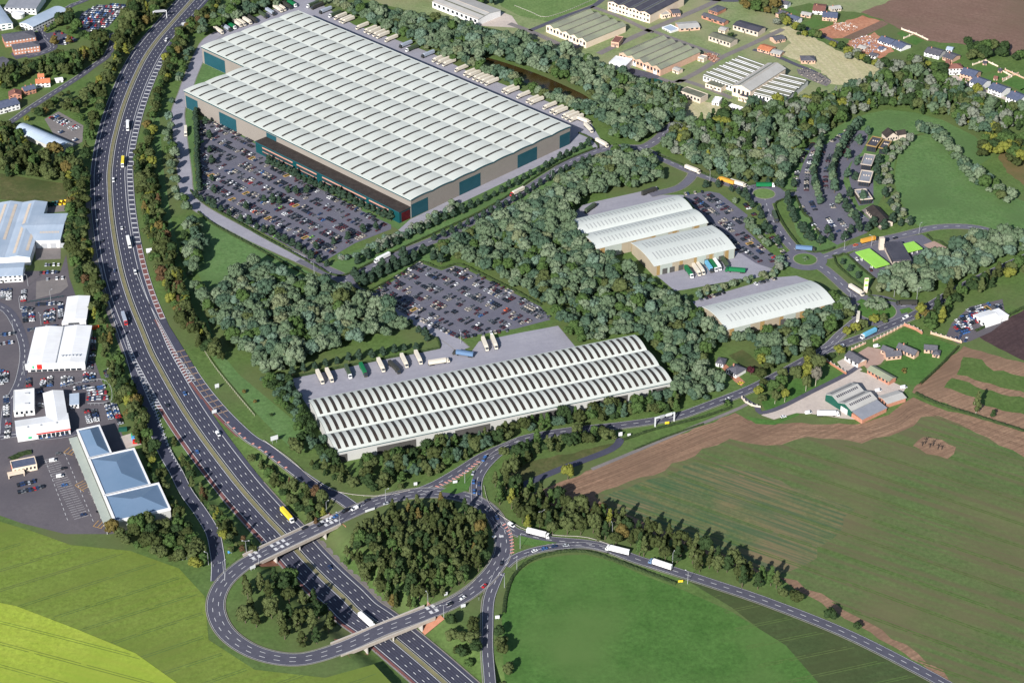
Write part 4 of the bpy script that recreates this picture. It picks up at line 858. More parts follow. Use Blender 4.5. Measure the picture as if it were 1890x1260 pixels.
c_ = MB(); g_ = G(33, 25, 4); c_.cyl(g_[0], g_[1], 0, 4.2, 6.5, 'wall_white', 20); c_.cyl(g_[0], g_[1], 4.2, 5.4, 7.0, 'roof_white', 20, .6); tag(c_.build('drum_pavilion'), 'small round white pavilion with a shallow cone roof in the office court', 'pavilion')
simple('brick_offices', 'red brick office with a crossed grey hip roof, the longer of two', (9, 77), (66, 68.5), (62, 55), 6.5, 'hip', 2.6, 'brick', 'roof_slate', win=(9, 2), cat='office', wm='sign_white')
simple('brick_offices', 'red brick office with a plain grey hip roof and white windows, the shorter of two', (25, 91.5), (73, 84.5), (67, 76), 6.5, 'hip', 2.4, 'brick', 'roof_slate', win=(8, 2), cat='office', wm='sign_white', right=2)
simple('grey_roofed_house', 'dark grey gabled house with white walls at the wood edge', (-8, 130), (24, 122), (16, 102), 5.5, 'gable', 2.8, 'wall_white', 'roof_slate', win=(4, 2), cat='house')
COT = 'cottages by the bend of the local road'
simple('cottage', 'white cottage with a bright orange tiled roof', (66, 154), (92, 152), (91, 145), 5.0, 'gable', 2.5, 'wall_white', 'roof_tile', win=(3, 2), cat='house', chim=1, group=COT)
simple('cottage', 'white cottage with an orange tiled gable standing behind the bright orange one', (70, 143), (81, 142), (82, 137), 5.0, 'gable', 2.2, 'wall_white', 'roof_tile', win=(2, 2), cat='house', chim=1, group=COT)
simple('cottage', 'brick cottage with a dark slate roof next to the orange-roofed cottage', (45, 168), (66, 163), (66, 156), 5.0, 'gable', 2.6, 'brick', 'roof_slate_blue', win=(3, 2), cat='house', chim=2, group=COT)
simple('cottage', 'brick cottage with an orange gable end nearest the white hall house', (16, 177), (39, 175), (40, 167), 5.0, 'gable', 2.6, 'brick', 'roof_tile_dark', axis='y', win=(3, 2), cat='house', chim=1, group=COT)
simple('roadside_house', 'long white two-storey house with a dark slate roof beside the local road', (-10, 203), (36, 191), (33, 178), 6.0, 'gable', 3.0, 'wall_white', 'roof_slate_blue', win=(6, 2), cat='house', chim=2)
simple('garage', 'tiny white garage beside the local road bend', (103, 149), (116, 147), (117, 142), 2.8, 'gable', 1.0, 'wall_white', 'roof_white', cat='garage')

# ---- old airfield sheds
def shed(name, label, A, B, Cc, h, n, rise, wallm, roofm, axis, cat='shed', group=None, win=None, kind='gable', stripe='wall_stone', doors=0):
    r, Wd, D, w, rf = simple(name, label, A, B, Cc, h, kind, rise, wallm, roofm, n=n, axis=axis, cat=cat, group=group, win=win, door=False)
    L, Bn = (Wd, D) if axis == 'x' else (D, Wd)
    for i in range(n):
        for f, zz in ((.48, .96), (.03, .06), (.26, .52)):
            m = MB(); b = Bn/n*(i+f); t = .9 if f != .26 else 1.9; dz = rise/(Bn/n*.5)*t
            z = h+rise*zz+.1; q = [(0, b, z), (L, b, z), (L, b+t, z+dz*.9), (0, b+t, z+dz*.9)]
            m.face(q if axis == 'x' else [(y, x, zc) for x, y, zc in q], stripe if f != .26 else 'roof_moss_dark'); m.build('rooflight' if f == .26 else 'gutter', rf)
    for k in range(doors): panel(r, 'door', 'f', Wd*(k+.35)/doors, Wd*(k+.65)/doors, .1, h*.6, 'wall_white', y0=0)
    return r, Wd, D, w, rf
shed('hangar', 'long white hangar with a mossy tan roof beside the pale meadow', (798, 3), (882, 36), (930, 21.5), 7.0, 1, 2.2, 'wall_white', 'roof_fibre', 'x', 'hangar', win=(10, 1))
SH = 'mossy multi-gabled sheds on the old airfield'
shed('gabled_shed', 'multi-gabled shed with cream walls and mossy ridged roof closest to the green meadow', (1008, 47), (1082, 77), (1157, 48), 7.5, 5, 2.6, 'wall_cream', 'roof_moss', 'y', group=SH, win=(12, 1), doors=4)
shed('gabled_shed', 'multi-gabled shed with orange brick walls and a white lean-to', (1143, 98), (1219, 128), (1290, 94.5), 7.5, 5, 2.6, 'brick_pale', 'roof_moss', 'y', group=SH, win=(12, 1), doors=4)
shed('gabled_shed', 'low green-roofed shed with white gutters between the tall hall and the road', (1298, 139), (1352, 158.5), (1424, 124), 6.0, 6, 1.6, 'wall_white', 'roof_moss_dark', 'x', group=SH, win=(9, 1), stripe='roof_white')
shed('gabled_shed', 'low green-roofed shed with white gutters reaching the wood edge', (1387, 171), (1447, 186), (1508, 152), 6.0, 5, 1.6, 'wall_white', 'roof_moss_dark', 'x', group=SH, win=(9, 1), stripe='roof_white')
shed('tall_hall', 'tall cream gable-ended hall standing between two low green-roofed sheds', (1352, 158), (1385, 168), (1456, 128), 10.5, 1, 3.2, 'wall_cream', 'roof_fibre', 'y', 'hall', win=(4, 1))
shed('dark_roofed_shed', 'large cream shed with a charcoal ridged roof at the top of the airfield', (1122, 3), (1200, 27), (1272, -3), 10.0, 4, 2.0, 'wall_cream', 'roof_charcoal', 'y', win=(12, 2), stripe='roof_grey', doors=3)
simple('store_shed', 'plain white flat-roofed store against the brick gabled shed', (1124, 116), (1155, 122), (1158, 108), 6.5, 'flat', 0, 'wall_white', 'roof_white', cat='store')
for lb, q, h, kd, rs, wm_, rm, ax in (
        ('pale barrack block with a near-black gabled roof', ((1353, 46), (1399, 59), (1414, 50.5)), 5.5, 'gable', 1.6, 'wall_stone', 'roof_charcoal', 'x'),
        ('cream barrack block with a mossy grey roof by the airfield lane', ((1308, 66), (1348, 79), (1362, 72)), 5.5, 'gable', 1.6, 'wall_stone', 'roof_moss_dark', 'x'),
        ('long red brick barrack with a grey roof in two lengths', ((1295, 28), (1336, 42), (1342, 37)), 3.8, 'gable', 1.6, 'brick', 'roof_slate', 'x'),
        ('short brick bungalow with a grey hip roof at the top lane', ((1308, 18), (1324, 23), (1338, 14)), 3.8, 'hip', 1.8, 'brick', 'roof_slate', 'x'),
        ('ruined brick range with patchy pale roofs beside the crossroads', ((1254, 53), (1292, 50), (1298, 38)), 3.5, 'gable', 1.4, 'brick_pale', 'roof_fibre', 'x'),
        ('little cream hut at the foot of the charcoal-roofed shed', ((1222, 29), (1238, 26), (1234, 18)), 4.0, 'flat', 0, 'wall_cream', 'roof_fibre', 'x'),
        ('little brick hut with a dark roof beside the cream hut', ((1241, 25), (1256, 24), (1255, 16)), 4.0, 'gable', 1.2, 'brick_pale', 'roof_slate', 'x'),
        ('tan block with a mossy patched roof standing by the conifer clump', ((1254, 168), (1293, 182), (1308, 175)), 5.5, 'flat', 0, 'wall_stone', 'roof_moss_dark', 'x'),
        ('cream lean-to block in front of the low green-roofed sheds', ((1302, 155), (1331, 164), (1343, 157)), 4.0, 'flat', 0, 'wall_cream', 'roof_moss_dark', 'x'),
        ('cream guardroom with a dark flat roof and barred gable', ((1363, 177), (1381, 182), (1395, 177)), 5.0, 'flat', 0, 'wall_cream', 'roof_charcoal', 'x'),
        ('small cream annexe beside the brick gabled shed', ((1241, 127), (1252, 131), (1258, 126)), 4.0, 'gable', .8, 'wall_cream', 'roof_fibre', 'x'),
        ('small cream annexe by the scrap heap at the lane', ((1288, 106), (1299, 109), (1305, 104)), 4.0, 'flat', 0, 'wall_cream', 'roof_fibre', 'x'),
        ('red-roofed brick range with white ends beside the hay field', ((1398, 89), (1420, 95), (1428, 86)), 3.5, 'gable', 1.4, 'brick_pale', 'roof_tile', 'x'),
        ('pale ruined range next to the red-roofed one', ((1422, 97), (1440, 101), (1446, 94)), 3.2, 'gable', 1.0, 'brick_pale', 'roof_fibre', 'x'),
        ('round-ended brick hut with a grey hip roof alone in the hay field', ((1479, 112), (1505, 112), (1505, 103)), 3.5, 'hip', 2.4, 'brick_pale', 'roof_slate', 'x'),
        ('brick cottage with a grey roof at the hay field corner', ((1431, 75), (1450, 71), (1446, 63)), 3.8, 'gable', 1.8, 'brick_pale', 'roof_slate', 'x'),
        ('cream pump house by the lone dark tree', ((1326, 54), (1338, 57), (1343, 51)), 3.5, 'gable', 1.0, 'wall_cream', 'roof_fibre', 'x'),
        ('brick annexe against the cream gabled shed', ((1128, 78), (1142, 80), (1145, 68)), 5.0, 'flat', 0, 'brick_pale', 'roof_tile_dark', 'x'),
        ('glass-roofed frame lying on the grass by the crossroads', ((1222, 51), (1238, 59), (1250, 52)), 1.6, 'flat', 0, 'wall_white', 'roof_blue_grey', 'x'),
        ('white mobile office at the edge of the tan grass', ((1314, 188), (1327, 190), (1328, 180)), 3.2, 'flat', 0, 'wall_white', 'roof_white', 'x'),
        ('pair of low white cabins by the conifer clump', ((1344, 196), (1366, 203), (1369, 198)), 3.0, 'flat', 0, 'wall_white', 'roof_white', 'x')):
    simple('airfield_hut', lb, *q, h, kd, rs, wm_, rm, axis=ax, cat='hut', win=(max(2, min(8, int(h*1.2))), 1), group='small buildings of the old airfield', oh=.25)
c_ = MB(); g_ = G(1205, 154, 5); c_.cyl(g_[0], g_[1], 0, 5, 10, 'roof_moss_dark', 28); c_.cyl(g_[0], g_[1], 5, 5.5, 10.2, 'green_sheet', 28); tag(c_.build('water_tank'), 'round green water tank with a flat top by the dark gravel', 'tank')

# ---- village houses beyond the wood
VH = 'village houses at the ploughed field'
for lb, q, h, kd, rs, wm_, rm, ax in (
        ('long bungalow with a deep blue roof and white gables, western half of the pair', ((1620, 74), (1643, 82), (1652, 73)), 3.2, 'gable', 2.4, 'wall_white', 'roof_slate_blue', 'x'),
        ('long bungalow with a deep blue roof and white gables, eastern half of the pair', ((1645, 82), (1663, 90), (1678, 82)), 3.2, 'gable', 2.6, 'wall_white', 'roof_slate_blue', 'x'),
        ('small outbuilding with a blue roof in front of the blue-roofed bungalows', ((1620, 89), (1628, 92), (1633, 87)), 2.8, 'gable', 1.4, 'wall_white', 'roof_slate_blue', 'x'),
        ('white farmhouse with grey roofs in two wings', ((1706, 96), (1733, 103), (1745, 93)), 4.5, 'gable', 2.4, 'wall_white', 'roof_slate', 'x'),
        ('dark-roofed barn beside the grey-winged farmhouse', ((1740, 104), (1757, 110), (1770, 101)), 4.0, 'gable', 2.0, 'brick_pale', 'roof_slate', 'x'),
        ('tall white house with a red-brown roof', ((1752, 127), (1778, 126), (1777, 117)), 7.0, 'hip', 2.6, 'wall_white', 'roof_tile_dark', 'x'),
        ('brick house with two slate roofs next to the red-brown roofed one', ((1772, 135), (1798, 142), (1812, 132)), 5.5, 'gable', 2.8, 'brick_pale', 'roof_slate_blue', 'x'),
        ('first white house with a deep blue roof along the village lane', ((1790, 150), (1812, 158), (1826, 148)), 5.5, 'gable', 2.8, 'wall_white', 'roof_slate_blue', 'x'),
        ('second white house with a deep blue roof along the village lane', ((1824, 162), (1848, 171), (1862, 161)), 5.5, 'gable', 2.8, 'wall_white', 'roof_slate_blue', 'x'),
        ('third white house with a deep blue roof, the biggest along the village lane', ((1857, 178), (1880, 187), (1893, 175)), 6.0, 'gable', 3.2, 'wall_white', 'roof_slate_blue', 'x'),
        ('row house with a blue slate roof at the top of the gardens', ((1450, 31), (1471, 38), (1477, 32)), 4.5, 'gable', 2.0, 'wall_white', 'roof_slate_blue', 'x'),
        ('brick cottage with a slate roof behind the autumn hedge', ((1432, 24), (1446, 28), (1451, 21)), 4.5, 'gable', 2.0, 'brick_pale', 'roof_slate', 'x'),
        ('white farm building with a pale tiled roof by the red building plot', ((1500, 19), (1522, 21), (1531, 9)), 4.5, 'gable', 2.0, 'wall_white', 'roof_tile_dark', 'x'),
        ('grey barn with solar panels on its roof', ((1518, 31), (1545, 33), (1551, 23)), 4.5, 'gable', 2.2, 'brick_pale', 'roof_slate_blue', 'x'),
        ('white cottage with a grey roof at the very top of the village', ((1440, 6), (1453, 9), (1456, 3)), 4.5, 'gable', 2.0, 'wall_white', 'roof_slate', 'x'),
        ('greyish stable range at the end of the village track', ((1535, 17), (1553, 15), (1553, 9)), 3.6, 'gable', 1.4, 'wall_stone', 'roof_fibre', 'x')):
    simple('village_house', lb, *q, h, kd, rs, wm_, rm, axis=ax, cat='house', win=(4, 2 if h > 4.4 else 1), chim=1, group=VH)

# ---- roadside services
SV = 'flat-roofed restaurants of the roadside services'
def pavilion(lb, q, h, rim, top, dark=True):
    r, Wd, D, w = new_building('restaurant', lb, *q, h, 'restaurant', SV)
    wl, rf = flat(r, .8, Wd-.8, .8, D-.8, h-.2, 'roof_brown', top, para=.2, rim='roof_brown')
    m = MB()
    for s in ((0, Wd, 0, 1.0), (0, Wd, D-1.0, D), (0, 1.0, 1.0, D-1.0), (Wd-1.0, Wd, 1.0, D-1.0)): m.box(*s, h-.3, h+.5, rim, True)
    m.build('rim', rf); row(r, 'window', 'f', 1.2, Wd-1.2, 4, .8, .4, h-1.2, 'glass', y0=.8)
    for k in range(3): m = MB(); x = Wd*(.3+.2*k); m.box(x, x+1.0, D*.55, D*.55+1.0, h-.1, h+.7, 'wall_stone'); m.build('roof_plant', rf)
    return r
pavilion('round-cornered brown restaurant with tan roof rim beside its twin, by the car park curve', ((1598, 268), (1618, 272), (1628, 255)), 6.0, 'wall_tan', 'roof_charcoal')
pavilion('brown restaurant with tan roof rim at the top edge of the round meadow', ((1621, 273), (1637, 276), (1646, 261)), 6.0, 'wall_tan', 'roof_charcoal')
pavilion('violet-grey flat-roofed restaurant with brown walls behind the twin tan-rimmed ones', ((1588, 303), (1609, 306), (1617, 287)), 5.5, 'parapet', 'roof_grey')
pavilion('white-edged flat-roofed restaurant half hidden by dark trees', ((1583, 334), (1606, 337), (1606, 316)), 5.0, 'wall_stone', 'roof_grey')
pavilion('pale blue flat-roofed restaurant with a terracotta terrace in front', ((1588, 369), (1611, 367), (1606, 348)), 5.0, 'wall_stone', 'roof_grey')
simple('steep_roofed_restaurant', 'long restaurant under a steep dark brown roof by the parking bays', (1599, 385), (1625, 413), (1641, 402), 4.0, 'gable', 3.0, 'wall_stone', 'roof_brown', cat='restaurant', win=(8, 1))
rr = simple('gabled_pub', 'dark-roofed pub with two pointed gables and a white front', (1637, 254), (1658, 251), (1664, 240), 4.5, 'gable', 4.5, 'wall_stone', 'roof_brown', axis='y', cat='pub', win=(4, 1))
m = MB(); m.face([(rr[1]-.2, 1, 4.3), (rr[1]+9, 1, 4.3), (rr[1]+9, 5, 7.6), (rr[1]-.2, 5, 7.6)], 'roof_brown'); m.face([(rr[1]-.2, 9, 4.3), (rr[1]+9, 9, 4.3), (rr[1]+9, 5, 7.6), (rr[1]-.2, 5, 7.6)], 'roof_brown'); m.box(rr[1]+.05, rr[1]+8.6, 1.3, 8.7, 0, 4.2, 'wall_stone'); m.build('side_wing', rr[0])
rr = simple('filling_station', 'filling station shop with a wide dark grey roof between two lime canopies', (1650, 481), (1681, 479.5), (1646, 445), 6.5, 'mono', -.8, 'wall_stone', 'roof_charcoal', cat='shop', win=(4, 1), oh=1.0)
panel(rr[0], 'window', 'l', 2, rr[2]-2, 2.5, 5.6, 'glass', x0=0); m = MB(); m.box(-4.5, -.5, rr[2]-3, rr[2]+.5, 0, 11, 'wall_stone'); m.build('pylon', rr[0])
CN = 'lime green canopies over fuel pumps'
def canopy(lb, q, h, npump):
    r, Wd, D, w = new_building('fuel_canopy', lb, *q, h, 'canopy', CN)
    m = MB(); m.box(0, Wd, 0, D, h-.9, h, 'lime', True); m.build('roof', r)
    for k in range(npump):
        x = Wd*(k+.5)/npump
        for y in (D*.25, D*.75):
            m = MB(); m.box(x-.25, x+.25, y-.25, y+.25, 0, h-.9, 'wall_white'); m.build('column', r)
            m = MB(); m.box(x-.5, x+.5, y+.8, y+2.2, 0, 1.7, 'grey_metal'); m.box(x-.45, x+.45, y+.85, y+2.15, 1.7, 1.9, 'lime'); m.build('pump', r)
canopy('long lime green canopy over the car pumps', ((1616, 493.5), (1642, 486.5), (1608, 457)), 5.5, 3)
canopy('smaller lime green canopy over the lorry pumps', ((1675, 465), (1703, 458), (1688, 444.5)), 5.5, 3)

# ---- farm and bungalows along the road
simple('bungalow', 'white bungalow with a dark slate hip roof and brick chimney by the red drive', (1340, 681.5), (1359, 691), (1381, 682), 3.4, 'hip', 2.6, 'wall_white', 'roof_slate', cat='bungalow', win=(4, 1), chim=1)
simple('bungalow', 'smaller white bungalow with a dark slate roof behind the chimneyed one', (1321, 669), (1335, 672), (1350, 664), 3.2, 'hip', 2.2, 'wall_white', 'roof_slate', cat='bungalow', win=(3, 1))
rr = simple('white_barn', 'long white barn with grey slate roof and orange brick gable end', (1559.5, 655.5), (1584, 670.5), (1594, 660), 4.2, 'gable', 2.6, 'wall_white', 'roof_slate', cat='barn', win=(3, 1)); panel(rr[0], 'brick_end', 'r', 0, rr[2], 0, 4.2, 'brick_pale', x1=rr[1])
r, Wd, D, w, rf = simple('farmhouse', 'rambling farmhouse of crossed grey slate roofs in the green garden', (1655, 641), (1688, 655), (1694, 648), 3.8, 'gable', 3.0, 'brick_pale', 'roof_slate', cat='house', win=(5, 1), chim=1)
a0 = np.array(r.location[:2]); an = r.rotation_euler.z
for q in (((1636.5, 658), (1664, 655), (1664, 647)), ((1626, 644.5), (1645, 652), (1652, 646))):
    qa, qang, qw, qd, qf = place(*q, 3.6); wing = empty('wing', (0, 0, 0)); wing.parent = r
    l0 = local(a0, an, qa); wing.location = (l0[0], l0[1], 0); wing.rotation_euler = (0, 0, qang-an); vault(wing, 0, qw, 0, qd, 3.6, 'gable', 1, 2.6, 'brick_pale', 'roof_slate'); footprint(qf, 0, qw, 0, qd); row(wing, 'window', 'f', .5, qw-.5, 3, .5, 1.2, 2.6, 'glass', y0=0)
simple('garden_house', 'brick garden house with a dark hip roof at the end of the white path', (1706, 644), (1729.5, 646), (1728, 637), 3.6, 'gable', 2.2, 'brick_pale', 'roof_slate', cat='house', win=(3, 1))
simple('summer_house', 'small dark-roofed summer house in the corner of the garden', (1721, 653), (1734, 655), (1735, 646.5), 2.8, 'hip', 1.8, 'brick_pale', 'roof_slate', cat='summer house', win=(2, 1))
simple('brick_shed', 'long brick shed with a grey-green roof beside the farm drive', (1601, 681), (1641, 703), (1657, 698), 3.8, 'gable', 1.6, 'brick', 'roof_moss', cat='shed', win=(6, 1))
r, Wd, D, w, rf = simple('farm_shed', 'big farm shed with green sheet gables and striped grey roofs', (1524, 727), (1572, 757), (1622, 738), 6.0, 'gable', 2.6, 'green_sheet', 'roof_fibre', n=2, axis='y', cat='shed', door=False)
for i in range(2):
    for f in (.16, .62):
        for k in range(12):
            m = MB(); x = Wd/2*(i+f); y = D*(.08+.86*k/12); t = Wd*.07; z0_ = 6+2.6*min(2*f, 2-2*f); sl = 2.6/(Wd/4)*(1 if f < .5 else -1)
            m.face([(x, y, z0_+.1), (x+t, y, z0_+.1+sl*t), (x+t, y+1.2, z0_+.1+sl*t), (x, y+1.2, z0_+.1)], 'roof_charcoal'); m.build('rooflight', rf)
m = MB(); m.face([(Wd+.1, 0, 5.2), (Wd+11, 0, 3.6), (Wd+11, D*1.02, 3.6), (Wd+.1, D*1.02, 5.2)], 'roof_grey'); m.box(Wd+.2, Wd+10.7, .2, D, 0, 3.4, 'brick'); m.build('lean_to', r)
panel(r, 'door', 'f', Wd*.6, Wd*.85, .1, 4.2, 'wall_white', y0=0)
simple('brick_store', 'square brick store with a pale roof and three dark rooflights', (1622, 731), (1638, 744), (1667, 729), 4.0, 'gable', 1.2, 'brick', 'roof_fibre', cat='store', win=(3, 1), axis='y')
rr = simple('scrap_office', 'white T-shaped scrapyard building among heaped cars', (1797, 581), (1820, 597), (1843, 584), 4.0, 'gable', 1.4, 'wall_white', 'roof_white', cat='workshop', axis='y', win=(3, 1)); m = MB(); m.box(2, 14, rr[2]+.1, rr[2]+8, 0, 3.8, 'wall_white'); m.box(1.7, 14.3, rr[2], rr[2]+8.3, 3.8, 4.3, 'roof_white'); m.build('rear_wing', rr[0])

for lb, q, h, rm in (('small workshop with a pale roof on the builders plot', ((1583, 87), (1596, 91), (1601, 86)), 3.5, 'roof_fibre'), ('low white garage with a slate roof by the builders plot', ((1604, 101), (1616, 104), (1620, 99)), 3.0, 'roof_slate'), ('tiny brick outhouse behind the red-brown roofed house', ((1745, 115), (1753, 116), (1755, 111)), 2.8, 'roof_tile_dark'), ('white conservatory wing at the grey-winged farmhouse', ((1746, 91), (1757, 93), (1760, 87)), 3.0, 'roof_blue_grey'),
                     ('garden shed with a dark roof on the first lane-side lawn', ((1814, 116), (1821, 117), (1822, 113)), 2.6, 'roof_charcoal'), ('garden shed with a dark roof on the second lane-side lawn', ((1842, 130), (1849, 131), (1850, 127)), 2.6, 'roof_charcoal'), ('brown playhouse on the lane-side lawn', ((1834, 144), (1841, 145), (1842, 141)), 2.6, 'roof_tile_dark'), ('long pale stable by the top row house', ((1478, 26), (1496, 29), (1500, 24)), 3.2, 'roof_fibre')):
    simple('outbuilding', lb, *q, h, 'gable', 1.2, 'wall_white' if 'white' in lb else 'brick_pale', rm, cat='outbuilding', win=(2, 1), group='outbuildings of the village', oh=.25)

# ---------------------------------------------------------------- vehicles
def car_mesh(paint, van=False, pickup=False):
    m = MB(); L, Wd, b, t = (5.2, 2.0, .95, 2.15) if van else (4.3, 1.84, .82, 1.45)
    hw = Wd/2; p = 'paint_'+paint
    prof = [(-L/2, .35), (-L/2+.05, b), (-L/2+1.0 if not van else -L/2+.1, b+.06), (L/2-1.15 if not van else L/2-.75, b), (L/2-.08, b-.16), (L/2, .35)]
    for s in (-1, 1): m.face([(x, s*hw, z) for x, z in prof], p)
    for (x, z), (x2, z2) in zip(prof, prof[1:]): m.face([(x, -hw, z), (x, hw, z), (x2, hw, z2), (x2, -hw, z2)], p)
    c = [(-L/2+.25, b), (-L/2+.75, t), (L/2-2.1, t), (L/2-1.2, b)] if not van else [(-L/2+.02, b), (-L/2+.08, t), (L/2-1.5, t), (L/2-.8, b)]
    iw = hw-.12
    for s in (-1, 1):
        if van: m.face([(c[0][0], s*hw*.99, c[0][1]), (c[1][0], s*iw, c[1][1]), (L/2-2.3, s*iw, t), (L/2-2.3, s*hw*.99, b)], p); m.face([(L/2-2.3, s*hw*.99, b), (L/2-2.3, s*iw, t), (c[2][0], s*iw, c[2][1]), (c[3][0], s*hw*.99, c[3][1])], 'glass')
        else: m.face([(x, s*(hw-.04 if z == b else iw), z) for x, z in c], 'glass')
    m.face([(c[1][0], -iw, t), (c[1][0], iw, t), (c[2][0], iw, t), (c[2][0], -iw, t)], p)
    m.face([(c[0][0], -hw, b), (c[0][0], hw, b), (c[1][0], iw, t), (c[1][0], -iw, t)], p if van else 'glass')
    m.face([(c[3][0], -hw, b), (c[3][0], hw, b), (c[2][0], iw, t), (c[2][0], -iw, t)], 'glass')
    for x in (-L/2+.8, L/2-.85):
        for s in (-1, 1):
            n = 8; pts = [(x+.33*math.cos(2*math.pi*k/n), s*(hw+.01), .33+.33*math.sin(2*math.pi*k/n)) for k in range(n)]; m.face(pts, 'tyre')
    return m
CARS = {}
def car_obj(color, van=False):
    k = (color, van)
    if k not in CARS:
        o = car_mesh(color, van).build('van' if van else 'car'); C.objects.unlink(o); CARS[k] = o.data; bpy.data.objects.remove(o)
    return CARS[k]
N_CARS = [0]
def put_car(X, Y, ang, color, label, group=None, van=False, name=None, z=None):
    o = bpy.data.objects.new(name or ('van' if van else 'parked_car'), car_obj(color, van)); C.objects.link(o)
    o.location = (X, Y, .16 if z is None else z); o.rotation_euler = (0, 0, ang); tag(o, label, 'van' if van else 'car', group); N_CARS[0] += 1
    return o
PAL = ['white']*7+['silver']*5+['grey']*4+['black']*5+['dark blue']*4+['blue']*3+['red']*3+['maroon']*1
DARK = ['black']*5+['dark blue']*5+['grey']*3+['white', 'silver', 'red']
ROWG = 'cars parked on the retail estate'
def prow(p, q, n, heading, where, pal=PAL, fill=1.0):
    """n bays from p to q in plan; heading 'across' parks the cars at right angles to the row, 'along' in line with it."""
    a, b = G(*p), G(*q); ang = math.atan2(b[1]-a[1], b[0]-a[0])+(math.pi/2 if heading == 'across' else 0)
    for i in range(n):
        if RNG.random() > fill: continue
        t = (i+.5)/n; c = RNG.choice(pal); put_car(a[0]+(b[0]-a[0])*t+RNG.uniform(-.15, .15), a[1]+(b[1]-a[1])*t+RNG.uniform(-.3, .3), ang+(math.pi if RNG.random() < .5 else 0)+RNG.uniform(-.04, .04), c, '%s car parked %s' % (c, where), ROWG)
for p, q, n, where, pal, fl in (
        ((66, 563), (113, 560), 12, 'in the dark row along the workshop fence', DARK, 1), ((40, 569), (61, 572), 5, 'in the short row west of the workshop', DARK, 1),
        ((85.6, 573), (86, 598), 8, 'in the first file before the square workshop', PAL, 1), ((97, 571), (96, 596), 8, 'in the second file before the square workshop', PAL, 1), ((112, 561), (112, 590), 8, 'close against the square workshop wall', PAL, 1),
        ((58, 578), (59, 594), 5, 'in the western file before the square workshop', PAL, 1), ((45, 574), (47, 596), 6, 'by the kerb of the estate lane near the fence', DARK, 1),
        ((51, 610), (105, 603), 13, 'in the shaded row behind the showroom', DARK, 1), ((-4, 619), (28, 616), 8, 'in the upper row across the lane from the showroom', PAL, 1), ((-4, 636), (24, 632), 6, 'in the lower row across the lane from the showroom', PAL, .9),
        ((172, 622), (173, 648), 8, 'along the shaded end wall of the showroom', PAL, .9), ((172, 652), (165, 684), 9, 'beside the tree belt east of the showroom', PAL, .9), ((203, 680), (211, 700), 6, 'in the file nearest the motorway trees', PAL, 1), ((195, 684), (200, 698), 4, 'in the inner file by the motorway trees', PAL, 1),
        ((53, 699), (53, 715), 4, 'in the first cluster before the showroom glass', PAL, 1), ((80, 700), (79, 716), 5, 'in the second cluster before the showroom glass', PAL, 1), ((92.5, 696), (92, 714), 5, 'on the east side of the second cluster before the showroom', PAL, 1),
        ((118, 696), (117, 714), 5, 'in the third cluster before the showroom glass', PAL, 1), ((130, 696), (130, 713), 5, 'on the east side of the third cluster before the showroom', PAL, 1), ((159, 688), (158, 707), 6, 'in the last cluster before the showroom glass', PAL, 1), ((171, 690), (170, 706), 5, 'on the east side of the last showroom cluster', PAL, 1),
        ((136, 718.5), (163, 714), 8, 'in the row behind the little hut', DARK, 1), ((160, 720), (194, 714), 9, 'in the top row of the packed compound', PAL, 1), ((163, 728), (197, 724), 9, 'in the middle row of the packed compound', PAL, 1), ((160, 737), (200, 735), 9, 'in the bottom row of the packed compound', PAL, 1),
        ((197, 745), (206, 775), 9, 'in the inner file beside the autumn trees', PAL, 1), ((209, 744), (224, 784), 11, 'in the outer file beside the autumn trees', PAL, 1), ((160, 756), (166, 782), 7, 'in the file next to the blue hip-roofed store', PAL, 1), ((174, 756), (179, 779), 6, 'in the second file north of the blue hip-roofed store', PAL, 1),
        ((11, 731), (12, 772), 9, 'along the lane west of the flat-roofed showroom', PAL, .9), ((15, 781), (13, 815), 7, 'along the lane west of the dealership', PAL, .8), ((63, 809), (128, 799), 13, 'in the display row under the red band', PAL, .75), ((74, 723), (76, 754), 7, 'between the two white buildings', PAL, .7),
        ((2, 683), (2, 711), 7, 'in the western file by the lane', PAL, 1), ((11, 686), (10, 707), 6, 'in the eastern file by the lane', PAL, 1), ((6, 535), (6, 553), 5, 'in the first file by the office block', PAL, 1), ((17, 533), (16, 555), 6, 'in the second file by the office block', PAL, 1), ((44, 536), (43, 558), 6, 'in the file under the lamp by the gravel lot', PAL, 1),
        ((74, 491), (110, 489), 12, 'in the top row below the factory wing', PAL, .35), ((74, 504), (108, 503), 11, 'in the middle row below the factory wing', PAL, .6), ((82, 517), (117, 514), 10, 'at the edge of the gravel lot', PAL, .45),
        ((22, 899), (75, 886), 11, 'in the upper row by the diner', DARK, .75), ((28, 911), (86, 897), 12, 'in the lower row by the diner', DARK, .8), ((182, 942), (184, 945), 1, 'alone at the foot of the blue hip-roofed store', ['black'], 1)):
    prow(p, q, n, 'across', where, pal, fl)
